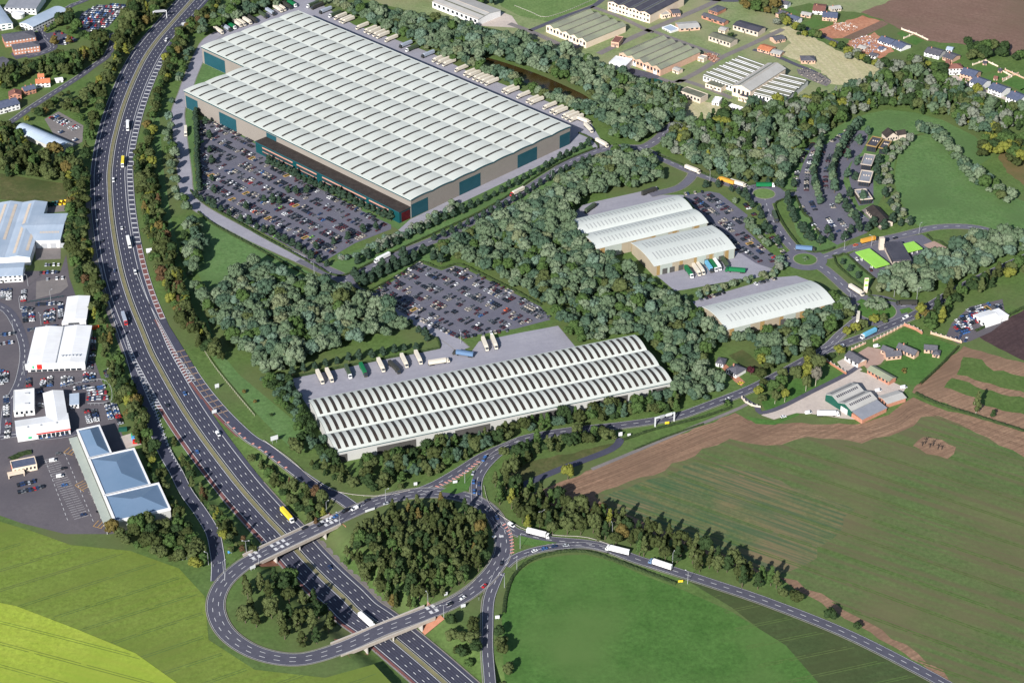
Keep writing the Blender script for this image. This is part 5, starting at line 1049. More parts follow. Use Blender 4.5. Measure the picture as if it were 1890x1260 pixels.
for x, y, c, van, lb in ((98, 851, 'white', 1, 'white van alone in the empty bays by the diner roof'), (111, 880, 'white', 1, 'white van in the middle of the empty bays before the blue store'), (119, 896, 'blue', 0, 'bright blue car alone in the empty bays before the blue store'), (154, 951, 'dark blue', 0, 'dark car at the foot of the empty bays'),
                         (118, 865, 'black', 0, 'black car between the two white vans in the empty bays'), (108, 838, 'grey', 0, 'grey car at the head of the empty bays'), (1446, 770, 'white', 0, 'white car on the farm forecourt'), (1492, 763, 'white', 1, 'white pickup van by the lorry box at the farm'), (1622, 694, 'white', 1, 'white van beside the long brick shed'), (1668, 716, 'white', 1, 'white van behind the square brick store'), (1621, 722, 'white', 1, 'white van in the yard between the farm sheds'), (1618, 640, 'white', 1, 'white van on the gravel court of the farmhouse'), (1367, 708, 'yellow', 0, 'yellow car at the end of the red drive')):
    a = direction((x, y), (x+14, y-3)); g = G(x, y); put_car(g[0], g[1], a, c, lb, None, bool(van), name='van' if van else 'car')
# moving traffic
TRG = 'traffic on the roads'
for x, y, dx, dy, c, van, lb in (
        (307, 76, -9, 12, 'white', 1, 'white van on the far motorway bend'), (203, 209, -3, 12, 'black', 0, 'black car high up the outer motorway carriageway'), (255, 116, -8, 11, 'dark blue', 0, 'dark blue car on the motorway bend by the gantry wood'), (234, 154, -6, 12, 'dark blue', 0, 'dark blue car on the motorway level with the drive lawn'),
        (179, 409, 1, -12, 'white', 0, 'white car on the shaded outer carriageway by the skips'), (189, 446, 2, -12, 'black', 0, 'dark car abreast of the white motorway lorry'), (225, 423, 1, 12, 'white', 0, 'white car just ahead of the white motorway lorry'), (212, 501, 3, -12, 'dark blue', 0, 'dark blue car in the fast lane beside the reservation'), (250, 505, 4, 12, 'white', 1, 'white van crossing the slip road split'), (209.5, 335, 0, 12, 'white', 1, 'white van hard by the reservation'),
        (341, 728, 6, 9, 'blue', 0, 'blue car abreast of the chevrons'), (308.6, 749.5, -6, -9, 'black', 0, 'black car at the tip of the ghost island'), (364, 835, -6, -8, 'blue', 0, 'blue car climbing away from the bridge'), (402.6, 803, 7, 9, 'white', 1, 'white van heading for the bridge'), (609, 1048.6, 8, 8, 'dark blue', 0, 'dark blue car between the two motorway bridges'),
        (562, 976, -11, 5, 'black', 0, 'black car in the middle of the motorway bridge'), (591, 970.6, -11, 5, 'black', 0, 'black car leaving the motorway bridge beside a white one'), (607.7, 961, -11, 5, 'white', 0, 'white car on the end of the motorway bridge'), (620, 954.6, -11, 5, 'blue', 0, 'bright blue car at the end of the motorway bridge'), (637, 945, -11, 5, 'black', 1, 'black van coming off the roundabout onto the bridge'),
        (654.6, 940.6, -11, 5, 'white', 1, 'white van behind the black van on the roundabout'), (677.5, 925, -11, 4, 'black', 0, 'black car on the slip road mouth'), (713, 931, -12, 3, 'silver', 0, 'pale blue silver car by the round wood'), (916.7, 957, 7, 9, 'dark blue', 0, 'dark blue car rounding the shaded bend'), (944, 971, 9, 5, 'white', 1, 'white van at the head of the exit road'),
        (987, 1018, 11, -4, 'white', 0, 'white car first in the queue by the round field'), (1005, 1014, 11, -3, 'blue', 0, 'blue car second in the queue by the round field'), (1023, 1010, 11, -3, 'dark blue', 0, 'dark blue car third in the queue by the round field'), (1045, 1008, 11, -1, 'silver', 0, 'silver car last in the queue by the round field'), (925.6, 1041, -2, 12, 'black', 0, 'black car alone on the broad bend of the roundabout'),
        (894, 1083, -8, 8, 'red', 0, 'red car on the roundabout near the lower bridge'), (854.4, 1105, -10, 6, 'white', 0, 'white car about to cross the lower bridge'), (830, 1116, -11, 5, 'black', 0, 'dark car on the lower bridge approach'),
        (894, 849, -7, 9, 'blue', 1, 'blue van at the back of the queue by the triangle of grass'), (873, 875, -5, 11, 'silver', 0, 'silver car in the queue by the triangle of grass'), (874, 891, -1, 12, 'blue', 0, 'blue car in the outer queue by the triangle of grass'), (884, 895, 0, 12, 'dark blue', 0, 'dark blue car in the inner queue by the triangle of grass'), (875, 909, 0, 12, 'blue', 0, 'blue car at the give-way line, outer lane'), (884, 911, 1, 12, 'dark blue', 0, 'dark blue car at the give-way line, inner lane'),
        (1552, 642, -11, 5, 'white', 1, 'white van passing the white barn'), (1671, 588, -11, 5, 'white', 1, 'white van leaving the tree-planted roundabout'), (1343, 738, -11, 5, 'white', 0, 'white car half hidden by the bush at the farm track'), (1339, 742, -11, 5, 'black', 0, 'black car beside the white one at the farm track'), (1579, 454, 11, -3, 'orange', 0, 'orange-red car at the petrol station turning'), (1652, 441, -11, 3, 'black', 0, 'black car on the road behind the petrol shop'), (1581, 480, 5, 8, 'white', 0, 'white car in the forecourt lane'), (1607, 500, 5, 8, 'maroon', 0, 'dark red car at the end of the forecourt'), (1694, 484, 8, -5, 'white', 0, 'white car leaving the lorry pumps')):
    z = _mwz(y) if x < 720 and (abs(x-475) < 60 and False) else 0
    zz = .5
    if lb.startswith('dark blue car between the two'): z = DEEP
    elif 'motorway' in lb or 'carriageway' in lb or 'chevrons' in lb or 'ghost island' in lb or 'reservation' in lb or 'slip road split' in lb or 'climbing away' in lb or 'heading for the bridge' in lb:
        z = _mwz(y) if 'motorway bridge' not in lb else 0
    g = G(x, y, z); a = direction((x, y), (x+dx, y+dy)); put_car(g[0], g[1], a, c, lb, TRG, bool(van), name='van' if van else 'car', z=z+zz)
# articulated lorries
def lorry_proto(body, cabc):
    r = empty('articulated_lorry', (0, 0, 0))
    m = MB(); m.box(-10.6, 3.0, -1.27, 1.27, 1.15, 4.0, 'body_'+body, True); m.box(-10.55, 2.9, -.5, .5, .8, 1.14, 'door_dark', True); tr = m.build('trailer', r)
    m = MB(); hw = 1.24; pr = [(3.5, .6), (3.5, 3.0), (3.9, 3.55), (5.0, 3.35), (5.75, 1.9), (5.85, .6)]
    for s in (-1, 1): m.face([(x, s*hw, z) for x, z in pr], 'body_'+cabc)
    for k, ((x, z), (x2, z2)) in enumerate(zip(pr, pr[1:])): m.face([(x, -hw, z), (x, hw, z), (x2, hw, z2), (x2, -hw, z2)], 'body_'+cabc)
    cb = m.build('cab', r)
    m = MB(); m.face([(5.08, -1.1, 3.25), (5.08, 1.1, 3.25), (5.78, 1.1, 1.95), (5.78, -1.1, 1.95)], 'glass')
    for s in (-1, 1): m.face([(4.2, s*1.255, 3.1), (5.0, s*1.255, 3.0), (5.5, s*1.255, 2.0), (4.2, s*1.255, 2.0)], 'glass')
    m.build('windscreen', cb)
    for x in (-9.6, -8.3, -7.0, 1.6, 4.9):
        for s in (-1, 1):
            m = MB(); c = [(x+.52*math.cos(2*math.pi*k/10), s*1.2, .52+.52*math.sin(2*math.pi*k/10)) for k in range(10)]; m.face(c, 'tyre'); c2 = [(a, s*.85, b) for a, _, b in c]
            for i in range(10): m.face([c[i], c[(i+1) % 10], c2[(i+1) % 10], c2[i]], 'tyre')
            m.build('wheel', r)
    m = MB(); m.box(-11, 3.6, -1.0, 1.0, .55, .8, 'door_dark', True); m.build('chassis', r)
    return r
LORRY = {}
def put_lorry(x, y, dx, dy, body, cabc, label, group=None, z=0.0, rigid=False):
    k = (body, cabc); g = G(x, y, z)
    if k not in LORRY: r = LORRY[k] = lorry_proto(body, cabc)
    else: r = copy_tree(LORRY[k])
    a = direction((x, y), (x+dx, y+dy)); ox = 2.6
    r.location = (g[0]+math.cos(a)*ox, g[1]+math.sin(a)*ox, z+.45 if z or abs(dx) > 0 else .4); r.rotation_euler = (0, 0, a); tag(r, label, 'lorry', group)
    return r
LG = 'lorries backed up around the largest warehouse'
W1SHORT = (D1*math.cos(ang1+math.pi/2), D1*math.sin(ang1+math.pi/2))
for x, y, b in ((403.5, 58, 'cream'), (418, 53, 'grey'), (427, 49, 'green'), (438, 45, 'cream'), (445, 43, 'cream'), (456, 40, 'cream'), (466, 37, 'dark'), (485, 29, 'moss'), (499, 23.6, 'grey'), (513, 18, 'cream'), (519, 15.5, 'cream'), (530, 12, 'dark'), (539, 8.5, 'green')):
    put_lorry(x, y+2, 13, 8, b, 'white' if b == 'green' else ('dark' if b in ('dark', 'moss', 'grey') else b), '%s lorry backed against the trees at the motorway end of the largest warehouse' % b, LG)
for x, y, b in ((578, 11, 'moss'), (586, 14, 'dark'), (601, 22, 'grey'), (618.5, 29, 'moss'), (628.7, 33, 'cream'), (638, 38, 'cream'), (643, 40, 'cream'), (669, 51, 'cream'), (684, 57, 'cream'), (691, 60, 'cream'), (700, 64, 'cream'), (707, 67.5, 'cream'), (722.6, 74, 'cream'), (749, 85, 'grey'), (761, 92, 'moss'), (790, 103, 'grey'), (810, 111, 'cream'),
                (819, 115, 'cream'), (829, 118.5, 'cream'), (852, 129, 'cream'), (868, 136, 'cream'), (875, 139.5, 'cream'), (885, 144, 'cream'), (892, 147, 'cream'), (900, 150, 'cream'), (908, 154, 'cream'), (939, 167, 'cream'), (946, 170, 'cream'), (966.5, 178, 'cream'), (984, 186, 'cream'), (991, 189, 'cream'), (1015, 198, 'cream'), (1028, 205, 'cream'), (1035, 208, 'cream'), (1050, 214, 'cream'), (1056, 217, 'cream'), (1064, 221, 'cream')):
    put_lorry(x, y+1, -15, 6, b, 'white' if b == 'moss' else ('dark' if b in ('dark', 'grey') else b), '%s lorry in the long row along the wooded far side of the largest warehouse' % b, LG)
for a in ((1077, 226, 12, 5, 'cream', 'cream', 'cream lorry turning out of the yard corner of the largest warehouse'), (1086, 240, 9, 9, 'cream', 'cream', 'cream lorry on the yard exit lane by the corner lawn'), (1111, 268, 9, 5, 'cream', 'cream', 'cream lorry at the gate where the yard meets the estate road'),
          (343, 246, 0, 12, 'cream', 'cream', 'cream lorry on the service road beside the dark tree row'), (329, 288, 1, 12, 'grey', 'dark', 'grey lorry on the service road near the motorway hedge'), (706, 480, -12, 6, 'white', 'white', 'white lorry half hidden by trees on the estate road'), (955, 358, -12, 6, 'cream', 'red', 'cream lorry with a red cab under the roadside trees'),
          (1278, 317, 13, 5, 'cream', 'cream', 'cream lorry on the road east of the hedge corner'), (1340, 338, -12, -4, 'orange', 'orange', 'orange lorry beside a cream one on the estate road'), (1362, 343, 13, 4, 'cream', 'cream', 'cream lorry about to enter the small green roundabout'), (1412, 346, 12, 0, 'green', 'white', 'green lorry with a white cab rounding the small green roundabout'),
          (1430, 404, 5, 12, 'moss', 'dark', 'dark green lorry beside the swale on the curving road'), (1486, 463, 12, 1, 'steelblue', 'dark', 'pale blue lorry at the second small roundabout'), (1604, 447, 12, -3, 'orange', 'dark', 'orange-yellow lorry behind the filling station'), (1580, 540, 11, 7, 'cream', 'cream', 'cream lorry approaching the tree-planted roundabout'),
          (1673, 563, -12, 0, 'dark', 'dark', 'black lorry joining the tree-planted roundabout'), (1583, 590, 1, -12, 'cream', 'cream', 'cream lorry waiting south-west of the tree-planted roundabout'), (1603, 620, -12, 6, 'lightblue', 'white', 'sky blue lorry on the main road beside the brick garden wall'), (1528, 768, 12, 0, 'white', 'white', 'white lorry box parked by the farm shed'),
          (993, 989, 12, 3, 'white', 'white', 'white lorry on the exit road by the grass triangle'), (1140, 1020, -12, -3, 'white', 'white', 'white lorry coming down the road by the round field'), (1219, 1046, -12, -4, 'white', 'steelblue', 'white car transporter with a blue cab behind the white lorry')):
    put_lorry(*a[:6], a[6], 'lorries on the roads')
for x, y, dx, dy, b, cb, lb in ((236, 236, 0, 12, 'white', 'white', 'white lorry high on the motorway beside the hatched shoulder'), (227, 303, -1, 12, 'yellow', 'white', 'cream-yellow lorry on the motorway beside the hatched shoulder'), (238, 451, 3, 12, 'white', 'white', 'white lorry on the motorway near the roadside sign board'), (230, 592, 4, 12, 'grey', 'red', 'grey lorry with a red cab on the outer carriageway'), (530, 955, 9, 10, 'yellow', 'white', 'bright yellow lorry about to pass under the motorway bridge'), (677, 1150, 9, 8, 'white', 'white', 'white lorry about to pass under the lower bridge')):
    put_lorry(x, y, dx, dy, b, cb, lb, 'lorries on the roads', z=_mwz(y) if y > 770 else 0)
YG = 'lorries standing in the yard of the long warehouse'
for x, y, dx, dy, b, cb, lb in ((590.6, 700, 6, 12, 'cream', 'cream', 'cream lorry at the motorway end of the hedge row in the long yard'), (608, 697, 6, 12, 'cream', 'cream', 'second cream lorry from the motorway end of the hedge row'), (642.6, 690, 5, 12, 'moss', 'white', 'dark lorry with a white cab by the yard hedge'), (670.6, 687, 6, 12, 'green', 'dark', 'dark green lorry by the yard hedge'), (703, 678, 6, 12, 'cream', 'cream', 'cream lorry between the green one and the dark one'), (727.7, 682, 10, 10, 'dark', 'dark', 'near-black lorry pulling out of the hedge row'), (746, 670, 6, 12, 'cream', 'cream', 'cream lorry next to the near-black one'), (772, 664, 6, 12, 'cream', 'cream', 'cream lorry last in the hedge row by the gate'), (810, 672, 13, -2, 'cream', 'cream', 'cream lorry driving along the middle of the yard'), (855, 657, -13, -2, 'steelblue', 'dark', 'blue-grey lorry facing the gate of the long yard'), (895, 639, 5, 12, 'cream', 'cream', 'western of two cream lorries below the central car park'), (912, 636, 5, 12, 'cream', 'cream', 'eastern of two cream lorries below the central car park')):
    put_lorry(x, y, dx, dy, b, cb, lb, YG)
for x, y, b, cb, lb in ((1271, 506, 'green', 'white', 'green lorry first along the loading front of the single vault'), (1285, 502, 'cream', 'cream', 'first of two cream lorries side by side at the loading front'), (1292.5, 500, 'cream', 'cream', 'second of two cream lorries side by side at the loading front'), (1308, 496, 'lightblue', 'dark', 'pale blue lorry at the loading front'), (1316, 494, 'green', 'white', 'green lorry between the pale blue and the white one'), (1323, 492, 'white', 'white', 'white lorry beside the green one at the loading front'), (1337, 488, 'moss', 'moss', 'dark green lorry at the car park end of the loading front')):
    put_lorry(x, y, 7, 10, b, cb, lb, 'lorries at the single vaulted warehouse')
put_lorry(1357, 503, -12, -1, 'green', 'green', 'green lorry parked crosswise by the shrubs of the unit yard'); put_lorry(1090, 388, 11, -8, 'moss', 'dark', 'moss green lorry alone in the yard behind the twin vaults'); put_lorry(1198, 357, 11, -4, 'dark', 'dark', 'dark lorry at the entry of the yard behind the twin vaults')
# skips, containers
for x, y, m_n, lb in ((90, 380, 'green_sheet', 'green skip in the row by the motorway trees'), (97, 379, 'green_sheet', 'second green skip in the row by the motorway trees'), (104, 378, 'teal', 'blue-green skip in the row by the motorway trees'), (112, 377, 'yellow', 'yellow skip next to the blue-green one'), (120, 376, 'yellow', 'yellow skip at the end of the row')):
    m = MB(); g = G(x, y)
    q = [(-3, -1.2), (3, -1.2), (3, 1.2), (-3, 1.2)]; q2 = [(-2.3, -1), (2.3, -1), (2.3, 1), (-2.3, 1)]
    for i in range(4): j = (i+1) % 4; m.face([(*q2[i], 0), (*q2[j], 0), (*q[j], 2.2), (*q[i], 2.2)], m_n)
    m.face([(*p, .6) for p in q2], 'door_dark'); o = m.build('skip'); o.location = (g[0], g[1], .1); o.rotation_euler = (0, 0, math.pi/2); tag(o, lb, 'skip', 'skips behind the big factory')
for x, y, m_n, lb in ((250, 806, 'sign_green', 'green container on the loading pad'), (251, 811, 'sign_blue', 'blue container on the loading pad'), (253, 817, 'red', 'red container at the corner of the loading pad'), (176, 607, 'paint_orange', 'orange excavator cab container by the workshop'), (227, 795, 'green_sheet', 'dark green storage tank container by the loading pad')):
    m = MB(); m.box(-3, 3, -1.2, 1.2, 0, 2.6, m_n)
    for k in range(9): m.box(-2.9+k*.66, -2.7+k*.66, -1.26, -1.2, .1, 2.5, m_n)
    g = G(x, y); o = m.build('container'); o.location = (g[0], g[1], .15); o.rotation_euler = (0, 0, .15); tag(o, lb, 'container')

# ---- the car parks' remaining cars, one object
def bulk_cars(name, spots, label):
    protos = {}
    V, F, MI, mats = [], [], [], []
    base = 0
    for X, Y, a, c in spots:
        if c not in protos: protos[c] = car_mesh(c)
        p = protos[c]; co, si = math.cos(a), math.sin(a)
        v = np.array(p.v); V.append(np.stack([X+v[:, 0]*co-v[:, 1]*si, Y+v[:, 0]*si+v[:, 1]*co, v[:, 2]+.16], 1))
        for f, s in zip(p.f, p.m):
            F.append(tuple(i+base for i in f)); m = p.mats[s]
            if m not in mats: mats.append(m)
            MI.append(mats.index(m))
        base += len(v)
    me = bpy.data.meshes.new(name); me.from_pydata(np.concatenate(V).tolist(), [], F)
    for m in mats: me.materials.append(m)
    me.polygons.foreach_set('material_index', MI); me.update(); o = bpy.data.objects.new(name, me); link(o)
    return tag(o, label, 'cars', None, 'stuff')
BULK = []; BEDS = MB(); BAYS = MB()
CGI = ['black']*10+['grey']*5+['beige']*4+['silver']*1+['white']*1+['maroon']*4+['dark blue']*1
def fill_park(px, ang, y0=2.0, fill=.62, module=15.5, skip=None, pal=CGI, accents=True, edge=3.2):
    P = GP(px); c, s = math.cos(ang), math.sin(ang)
    L = [(x*c+y*s, -x*s+y*c) for x, y in P]; x0, x1 = min(p[0] for p in L), max(p[0] for p in L); yy0, yy1 = min(p[1] for p in L), max(p[1] for p in L)
    y = yy0+y0
    while y < yy1:
        for dy, fl in ((0, 0), (5.0, 1)):
            xs = np.arange(x0, x1, 2.55); X = xs*c-(y+dy)*s; Y = xs*s+(y+dy)*c
            ok = inpoly(P, X, Y)
            for e in (edge,):
                for ex_, ey_ in ((e, 0), (-e, 0), (0, e), (0, -e)): ok &= inpoly(P, X+ex_, Y+ey_)
            on = np.where(ok)[0]; blk = 0
            for i in on:
                if i % 19 < 2:
                    if i % 19 == 0 and dy == 0 and RNG.random() < .28: BEDS.face([(X[i]+a*c-b*s, Y[i]+a*s+b*c, .22) for a, b in ((-.8, -2.2), (2.6, -2.2), (2.6, 4.5), (-.8, 4.5))], 'amber_line'); BEDS.face([(X[i]+a*c-b*s, Y[i]+a*s+b*c, .27) for a, b in ((-.1, -1.5), (1.9, -1.5), (1.9, 3.8), (-.1, 3.8))], 'hedge_leaf')
                    continue
                bx = X[i]+1.27*c; by = Y[i]+1.27*s; BAYS.face([(bx-.07*c-2.3*-s, by-.07*s-2.3*c, .17), (bx+.07*c-2.3*-s, by+.07*s-2.3*c, .17), (bx+.07*c+2.3*-s, by+.07*s+2.3*c, .17), (bx-.07*c+2.3*-s, by-.07*s+2.3*c, .17)], 'bay_line')
                if RNG.random() < fill:
                    col = RNG.choice(pal)
                    if accents and RNG.random() < .012: col = RNG.choice(['orange', 'red', 'blue', 'green'])
                    BULK.append((X[i], Y[i], ang+math.pi/2+(math.pi if fl else 0)+RNG.uniform(-.05, .05), col))
        y += module
fill_park(CP1, ang1, 4.0); fill_park(CP2, ang1, 5.0, .6); fill_park(CP3, direction((1275, 372), (1345, 425)), 3.0, .68, 14)
fill_park([(140, 46), (151, 24), (180, 10), (236, 8), (222, 26), (200, 50), (172, 62)], direction((140, 46), (200, 50)), 2, .9, 11, pal=PAL, accents=False, edge=1); fill_park([(85, 62), (110, 58), (146, 74), (118, 84)], .3, 2, .5, 14, pal=PAL, edge=1, accents=False)
fill_park([(84, 222), (108, 208), (152, 234), (150, 258), (132, 268)], direction((84, 222), (150, 258)), 3, .6, 16, pal=PAL, edge=1.5, accents=False)
fill_park([(1757, 600), (1790, 570), (1848, 556), (1850, 575), (1800, 600), (1780, 622), (1762, 620)], .5, 0, .85, 8, pal=PAL, edge=.5, accents=False)
fill_park([(1745, 624), (1775, 612), (1790, 628), (1768, 634)], -.4, 1, .7, 8, pal=PAL, edge=.5, accents=False)
def curve_park(px, fill=.6, side=1, pal=CGI):
    P = spline(GP(px), 2.6); N = normals(P)
    for p, n in zip(P, N):
        if RNG.random() < fill: BULK.append((p[0], p[1], math.atan2(n[1], n[0])+RNG.uniform(-.05, .05), RNG.choice(pal+['white', 'silver'])))
for q in ([(1565, 240), (1535, 262)], [(1500, 266), (1484, 285), (1478, 300)], [(1472, 315), (1469, 330), (1470, 345)], [(1502, 280), (1494, 300), (1489, 325), (1488, 352)], [(1520, 280), (1508, 300), (1504, 320)], [(1532, 287), (1526, 305), (1523, 330), (1524, 348)], [(1545, 300), (1540, 322), (1541, 345)], [(1578, 252), (1566, 268), (1554, 288)], [(1474, 366), (1482, 388), (1490, 396)], [(1497, 374), (1504, 388)], [(1530, 368), (1538, 384)],
          [(1500, 414), (1512, 430)], [(1528, 404), (1543, 424), (1560, 436)], [(1548, 406), (1566, 426)], [(1582, 396), (1592, 402)], [(1415, 430), (1436, 452), (1452, 478)], [(1375, 378), (1392, 398)]): curve_park(q)
for q in ([(695, 540), (735, 511)], [(740, 508), (776, 487)], [(856, 497), (945, 541)], [(955, 547), (1012, 586)], [(705, 553), (775, 590), (845, 622)], [(855, 623), (935, 611)], [(397, 228), (470, 266)], [(505, 308), (548, 330)], [(600, 356), (690, 402)], [(1290, 555), (1335, 541)], [(1395, 525), (1430, 515)], [(1265, 359), (1300, 355)]): curve_park(q, .7)
bulk_cars('parked_cars', BULK, 'rows of parked cars filling the large, central, unit and services car parks')
tag(BEDS.build('planting_beds'), kind='structure'); tag(BAYS.build('bay_markings'), kind='structure')
# empty bays before the blue store
for a, b, o1, o2 in (((93, 846), (152, 958), -5.0, -.2), ((93, 846), (152, 958), .2, 5.0), ((131, 826), (158, 880), -4.8, 0), ((163, 908), (190, 958), -4.8, 0)):
    P = spline([G(*a), G((a[0]+b[0])/2, (a[1]+b[1])/2), G(*b)], .6); bars(P, o1, o2, 2.5, .22, z=.16)
for a, b in (((84, 850), (128, 968)), ((119, 836), (174, 966))):
    P = spline([G(*a), G((a[0]+b[0])/2, (a[1]+b[1])/2), G(*b)], 3); dashes(P, 0, 3, 3, .3, z=.16)
for a, b in (((124, 829), (141, 834)), ((148, 890), (165, 902)), ((178, 964), (194, 968))):
    P = spline([G(*a), G(*b)], 1); bars(P, -2.5, 4.5, 2.2, .35, z=.18, matn='amber_line'); line(P, 4.5, .3, z=.18, matn='amber_line')
# heaps of rubble on the old airfield
def heap(name, label, px, hgt, mats, seed):
    P = GP(px); r = random.Random(seed); m = MB(); xs = [p[0] for p in P]; ys = [p[1] for p in P]
    for k in range(420):
        x, y = r.uniform(min(xs), max(xs)), r.uniform(min(ys), max(ys))
        if not inpoly(P, np.array([x]), np.array([y]))[0]: continue
        s = r.uniform(.4, 1.6); z = r.uniform(0, hgt); q = [(x+r.uniform(-s, s), y+r.uniform(-s, s), z+r.uniform(-.4, .6)) for _ in range(4)]
        for f in ((0, 1, 2), (0, 2, 3), (0, 1, 3), (1, 2, 3)): m.face([q[i] for i in f], r.choice(mats))
    fan(m, P, .17, mats[0]); tag(m.build(name), label, 'rubble', None, 'stuff')
heap('rubble', 'grey rubble of a fallen building at the hay field edge', [(1470, 128), (1490, 128), (1520, 140), (1535, 152), (1525, 160), (1495, 148), (1474, 138)], 1.6, ['asphalt_pale', 'roof_charcoal', 'wall_stone', 'asphalt_road'], 4)
heap('rubble', 'rusty scrap heap beside the lane by the brick gabled shed', [(1297, 98), (1318, 100), (1328, 110), (1318, 116), (1302, 108)], 1.4, ['brick', 'soil_red', 'wall_stone', 'roof_tile_dark'], 5)
heap('rubble', 'white and orange building materials on the red village plot', [(1538, 42), (1570, 44), (1585, 52), (1570, 60), (1540, 56)], .9, ['soil_red', 'wall_white', 'wall_stone', 'brick_pale'], 6)
heap('rubble', 'builders clutter round the blue-roofed bungalows', [(1566, 76), (1600, 66), (1618, 72), (1622, 92), (1600, 100), (1575, 92)], .9, ['soil_red', 'wall_white', 'wall_stone', 'sign_blue', 'concrete_pale'], 7)

# ---------------------------------------------------------------- bridges, rails, signs, lamps
def bridge(name, label, p, q, span_c):
    a, b = G(*p), G(*q); L = math.dist(a, b); ang = math.atan2(b[1]-a[1], b[0]-a[0]); r = empty(name, (a[0], a[1], 0), ang, label, 'bridge')
    m = MB(); m.box(-3, L+3, -6.9, 6.9, -1.3, .22, 'parapet', True); m.build('deck', r)
    for s in (-1, 1):
        m = MB(); m.box(-3, L+3, s*6.9-.25, s*6.9+.25, .23, 1.35, 'parapet'); m.box(-3, L+3, s*6.9-.32, s*6.9+.32, 1.35, 1.5, 'concrete'); m.build('parapet', r)
    mid = local(np.array(a), ang, span_c)[0]
    m = MB()
    for k in range(4): m.cyl(mid, -4.8+3.2*k, DEEP, -1.31, .55, 'concrete')
    m.build('pier', r)
    for d in (-19.5, 19.5):
        m = MB(); x0, x1 = (mid+d, mid+d*1.75); lo, hi = min(x0, x1), max(x0, x1)
        m.face([(x0, -10.5, DEEP+.2), (x0, 10.5, DEEP+.2), (x1, 10.5, .15), (x1, -10.5, .15)], 'brick_slope'); m.box(min(mid+d, mid+d*1.04), max(mid+d, mid+d*1.04), -7, 7, DEEP, -1.32, 'concrete'); m.build('abutment', r)
def on_mw(y):
    i = int(np.argmin([abs(t-y) for t in MWY])); return MW[i]
bridge('road_bridge', 'concrete road bridge carrying the roundabout over the motorway near the superstore', (466, 1031.5), (612, 963), on_mw(999)[:2])
bridge('road_bridge', 'concrete road bridge carrying the roundabout over the motorway at its lower end', (628, 1197), (786, 1133), on_mw(1166)[:2])
def rail(name, label, P, every=6.0, h=.8, mt='steel', cat='barrier', pm=None):
    r = empty(name, (0, 0, 0), 0, label, cat); m = MB()
    for a, b in zip(P, P[1:]):
        za = (a[2] if len(a) > 2 else 0); zb = (b[2] if len(b) > 2 else 0); m.face([(a[0], a[1], za+h-.35), (b[0], b[1], zb+h-.35), (b[0], b[1], zb+h), (a[0], a[1], za+h)], mt)
        m.face([(a[0]-.12, a[1], za+h), (b[0]-.12, b[1], zb+h), (b[0]+.12, b[1], zb+h), (a[0]+.12, a[1], za+h)], mt)
    m.build('rail', r); m = MB()
    for p in resample(P, every): z = p[2] if len(p) > 2 else 0; m.box(p[0]-.08, p[0]+.08, p[1]-.08, p[1]+.08, z, z+h, pm or mt)
    tag(m.build('posts', r), kind='stuff')
rail('crash_barrier', 'double steel crash barrier along the grassy central reservation', offset(MW, .9), 8, 1.0)
rail('crash_barrier', 'pale guard rail outside the slip road and the northern roundabout bend', offset(spline(GP([(490, 812), (540, 848), (580, 884), (615, 903), (660, 912), (706, 913), (756, 903)]), 5), 1.5), 8, .9, 'concrete')
rail('crash_barrier', 'pale guard rail curving beside the round field hedge wood', spline(GP([(893, 897), (900, 925), (915, 945), (940, 962), (975, 980), (1030, 989), (1085, 993), (1150, 1015)]), 5), 8, .9, 'concrete')
rail('crash_barrier', 'pale guard rail round the inner edge of the southern bend', spline(GP([(797, 1120), (830, 1106), (862, 1086), (880, 1068)]), 5), 8, .9, 'concrete')
def fence(name, label, px, h, mt, panel_h=None, every=3.0, cat='fence'): rail(name, label, spline(GP(px), 4) if len(px) > 2 else resample(GP(px), 4)+[G(*px[-1])], every, h, mt, cat)
fence('timber_fence', 'brown timber fence along the motorway side of the pale lawn strip', [(345, 88), (322, 130), (300, 172), (285, 215), (278, 262), (273, 300)], 1.6, 'bark'); fence('timber_fence', 'timber fence between the slip road verge and the lower lawn', [(368, 632), (392, 672), (428, 718), (470, 768)], 1.5, 'bark_pale'); fence('mesh_fence', 'pale grey fence round the packed car compound', [(113, 716), (192, 704), (205, 742), (162, 748)], 2.0, 'grey_metal')
fence('mesh_fence', 'blue-green mesh fence along the workshop car rows', [(45, 561), (118, 549)], 1.8, 'teal_bright'); fence('field_fence', 'pale post fence round the circle of grass on the airfield', [(950, 12), (980, 24), (1006, 33), (1050, 20), (1100, -2)], 1.2, 'concrete'); fence('site_fence', 'dark wire fence below the low sheds', [(1332, 171), (1365, 181), (1405, 196), (1420, 208)], 2.0, 'roof_charcoal')
def wallobj(name, label, px, h, t, mt, cap='concrete', every=4.0):
    P = resample(GP(px), 2.0)+[G(*px[-1])]; r = empty(name, (0, 0, 0), 0, label, 'wall'); m = MB(); A, B = offset(P, -t/2), offset(P, t/2)
    for i in range(len(P)-1):
        m.face([(*A[i], 0), (*A[i+1], 0), (*A[i+1], h), (*A[i], h)], mt); m.face([(*B[i], 0), (*B[i+1], 0), (*B[i+1], h), (*B[i], h)], mt); m.face([(*A[i], h), (*A[i+1], h), (*B[i+1], h), (*B[i], h)], cap)
    m.build('wall', r)
    for p in resample(P, every): m = MB(); m.box(p[0]-.4, p[0]+.4, p[1]-.4, p[1]+.4, 0, h+.5, mt); m.box(p[0]-.5, p[0]+.5, p[1]-.5, p[1]+.5, h+.5, h+.75, cap); m.build('pillar', r)
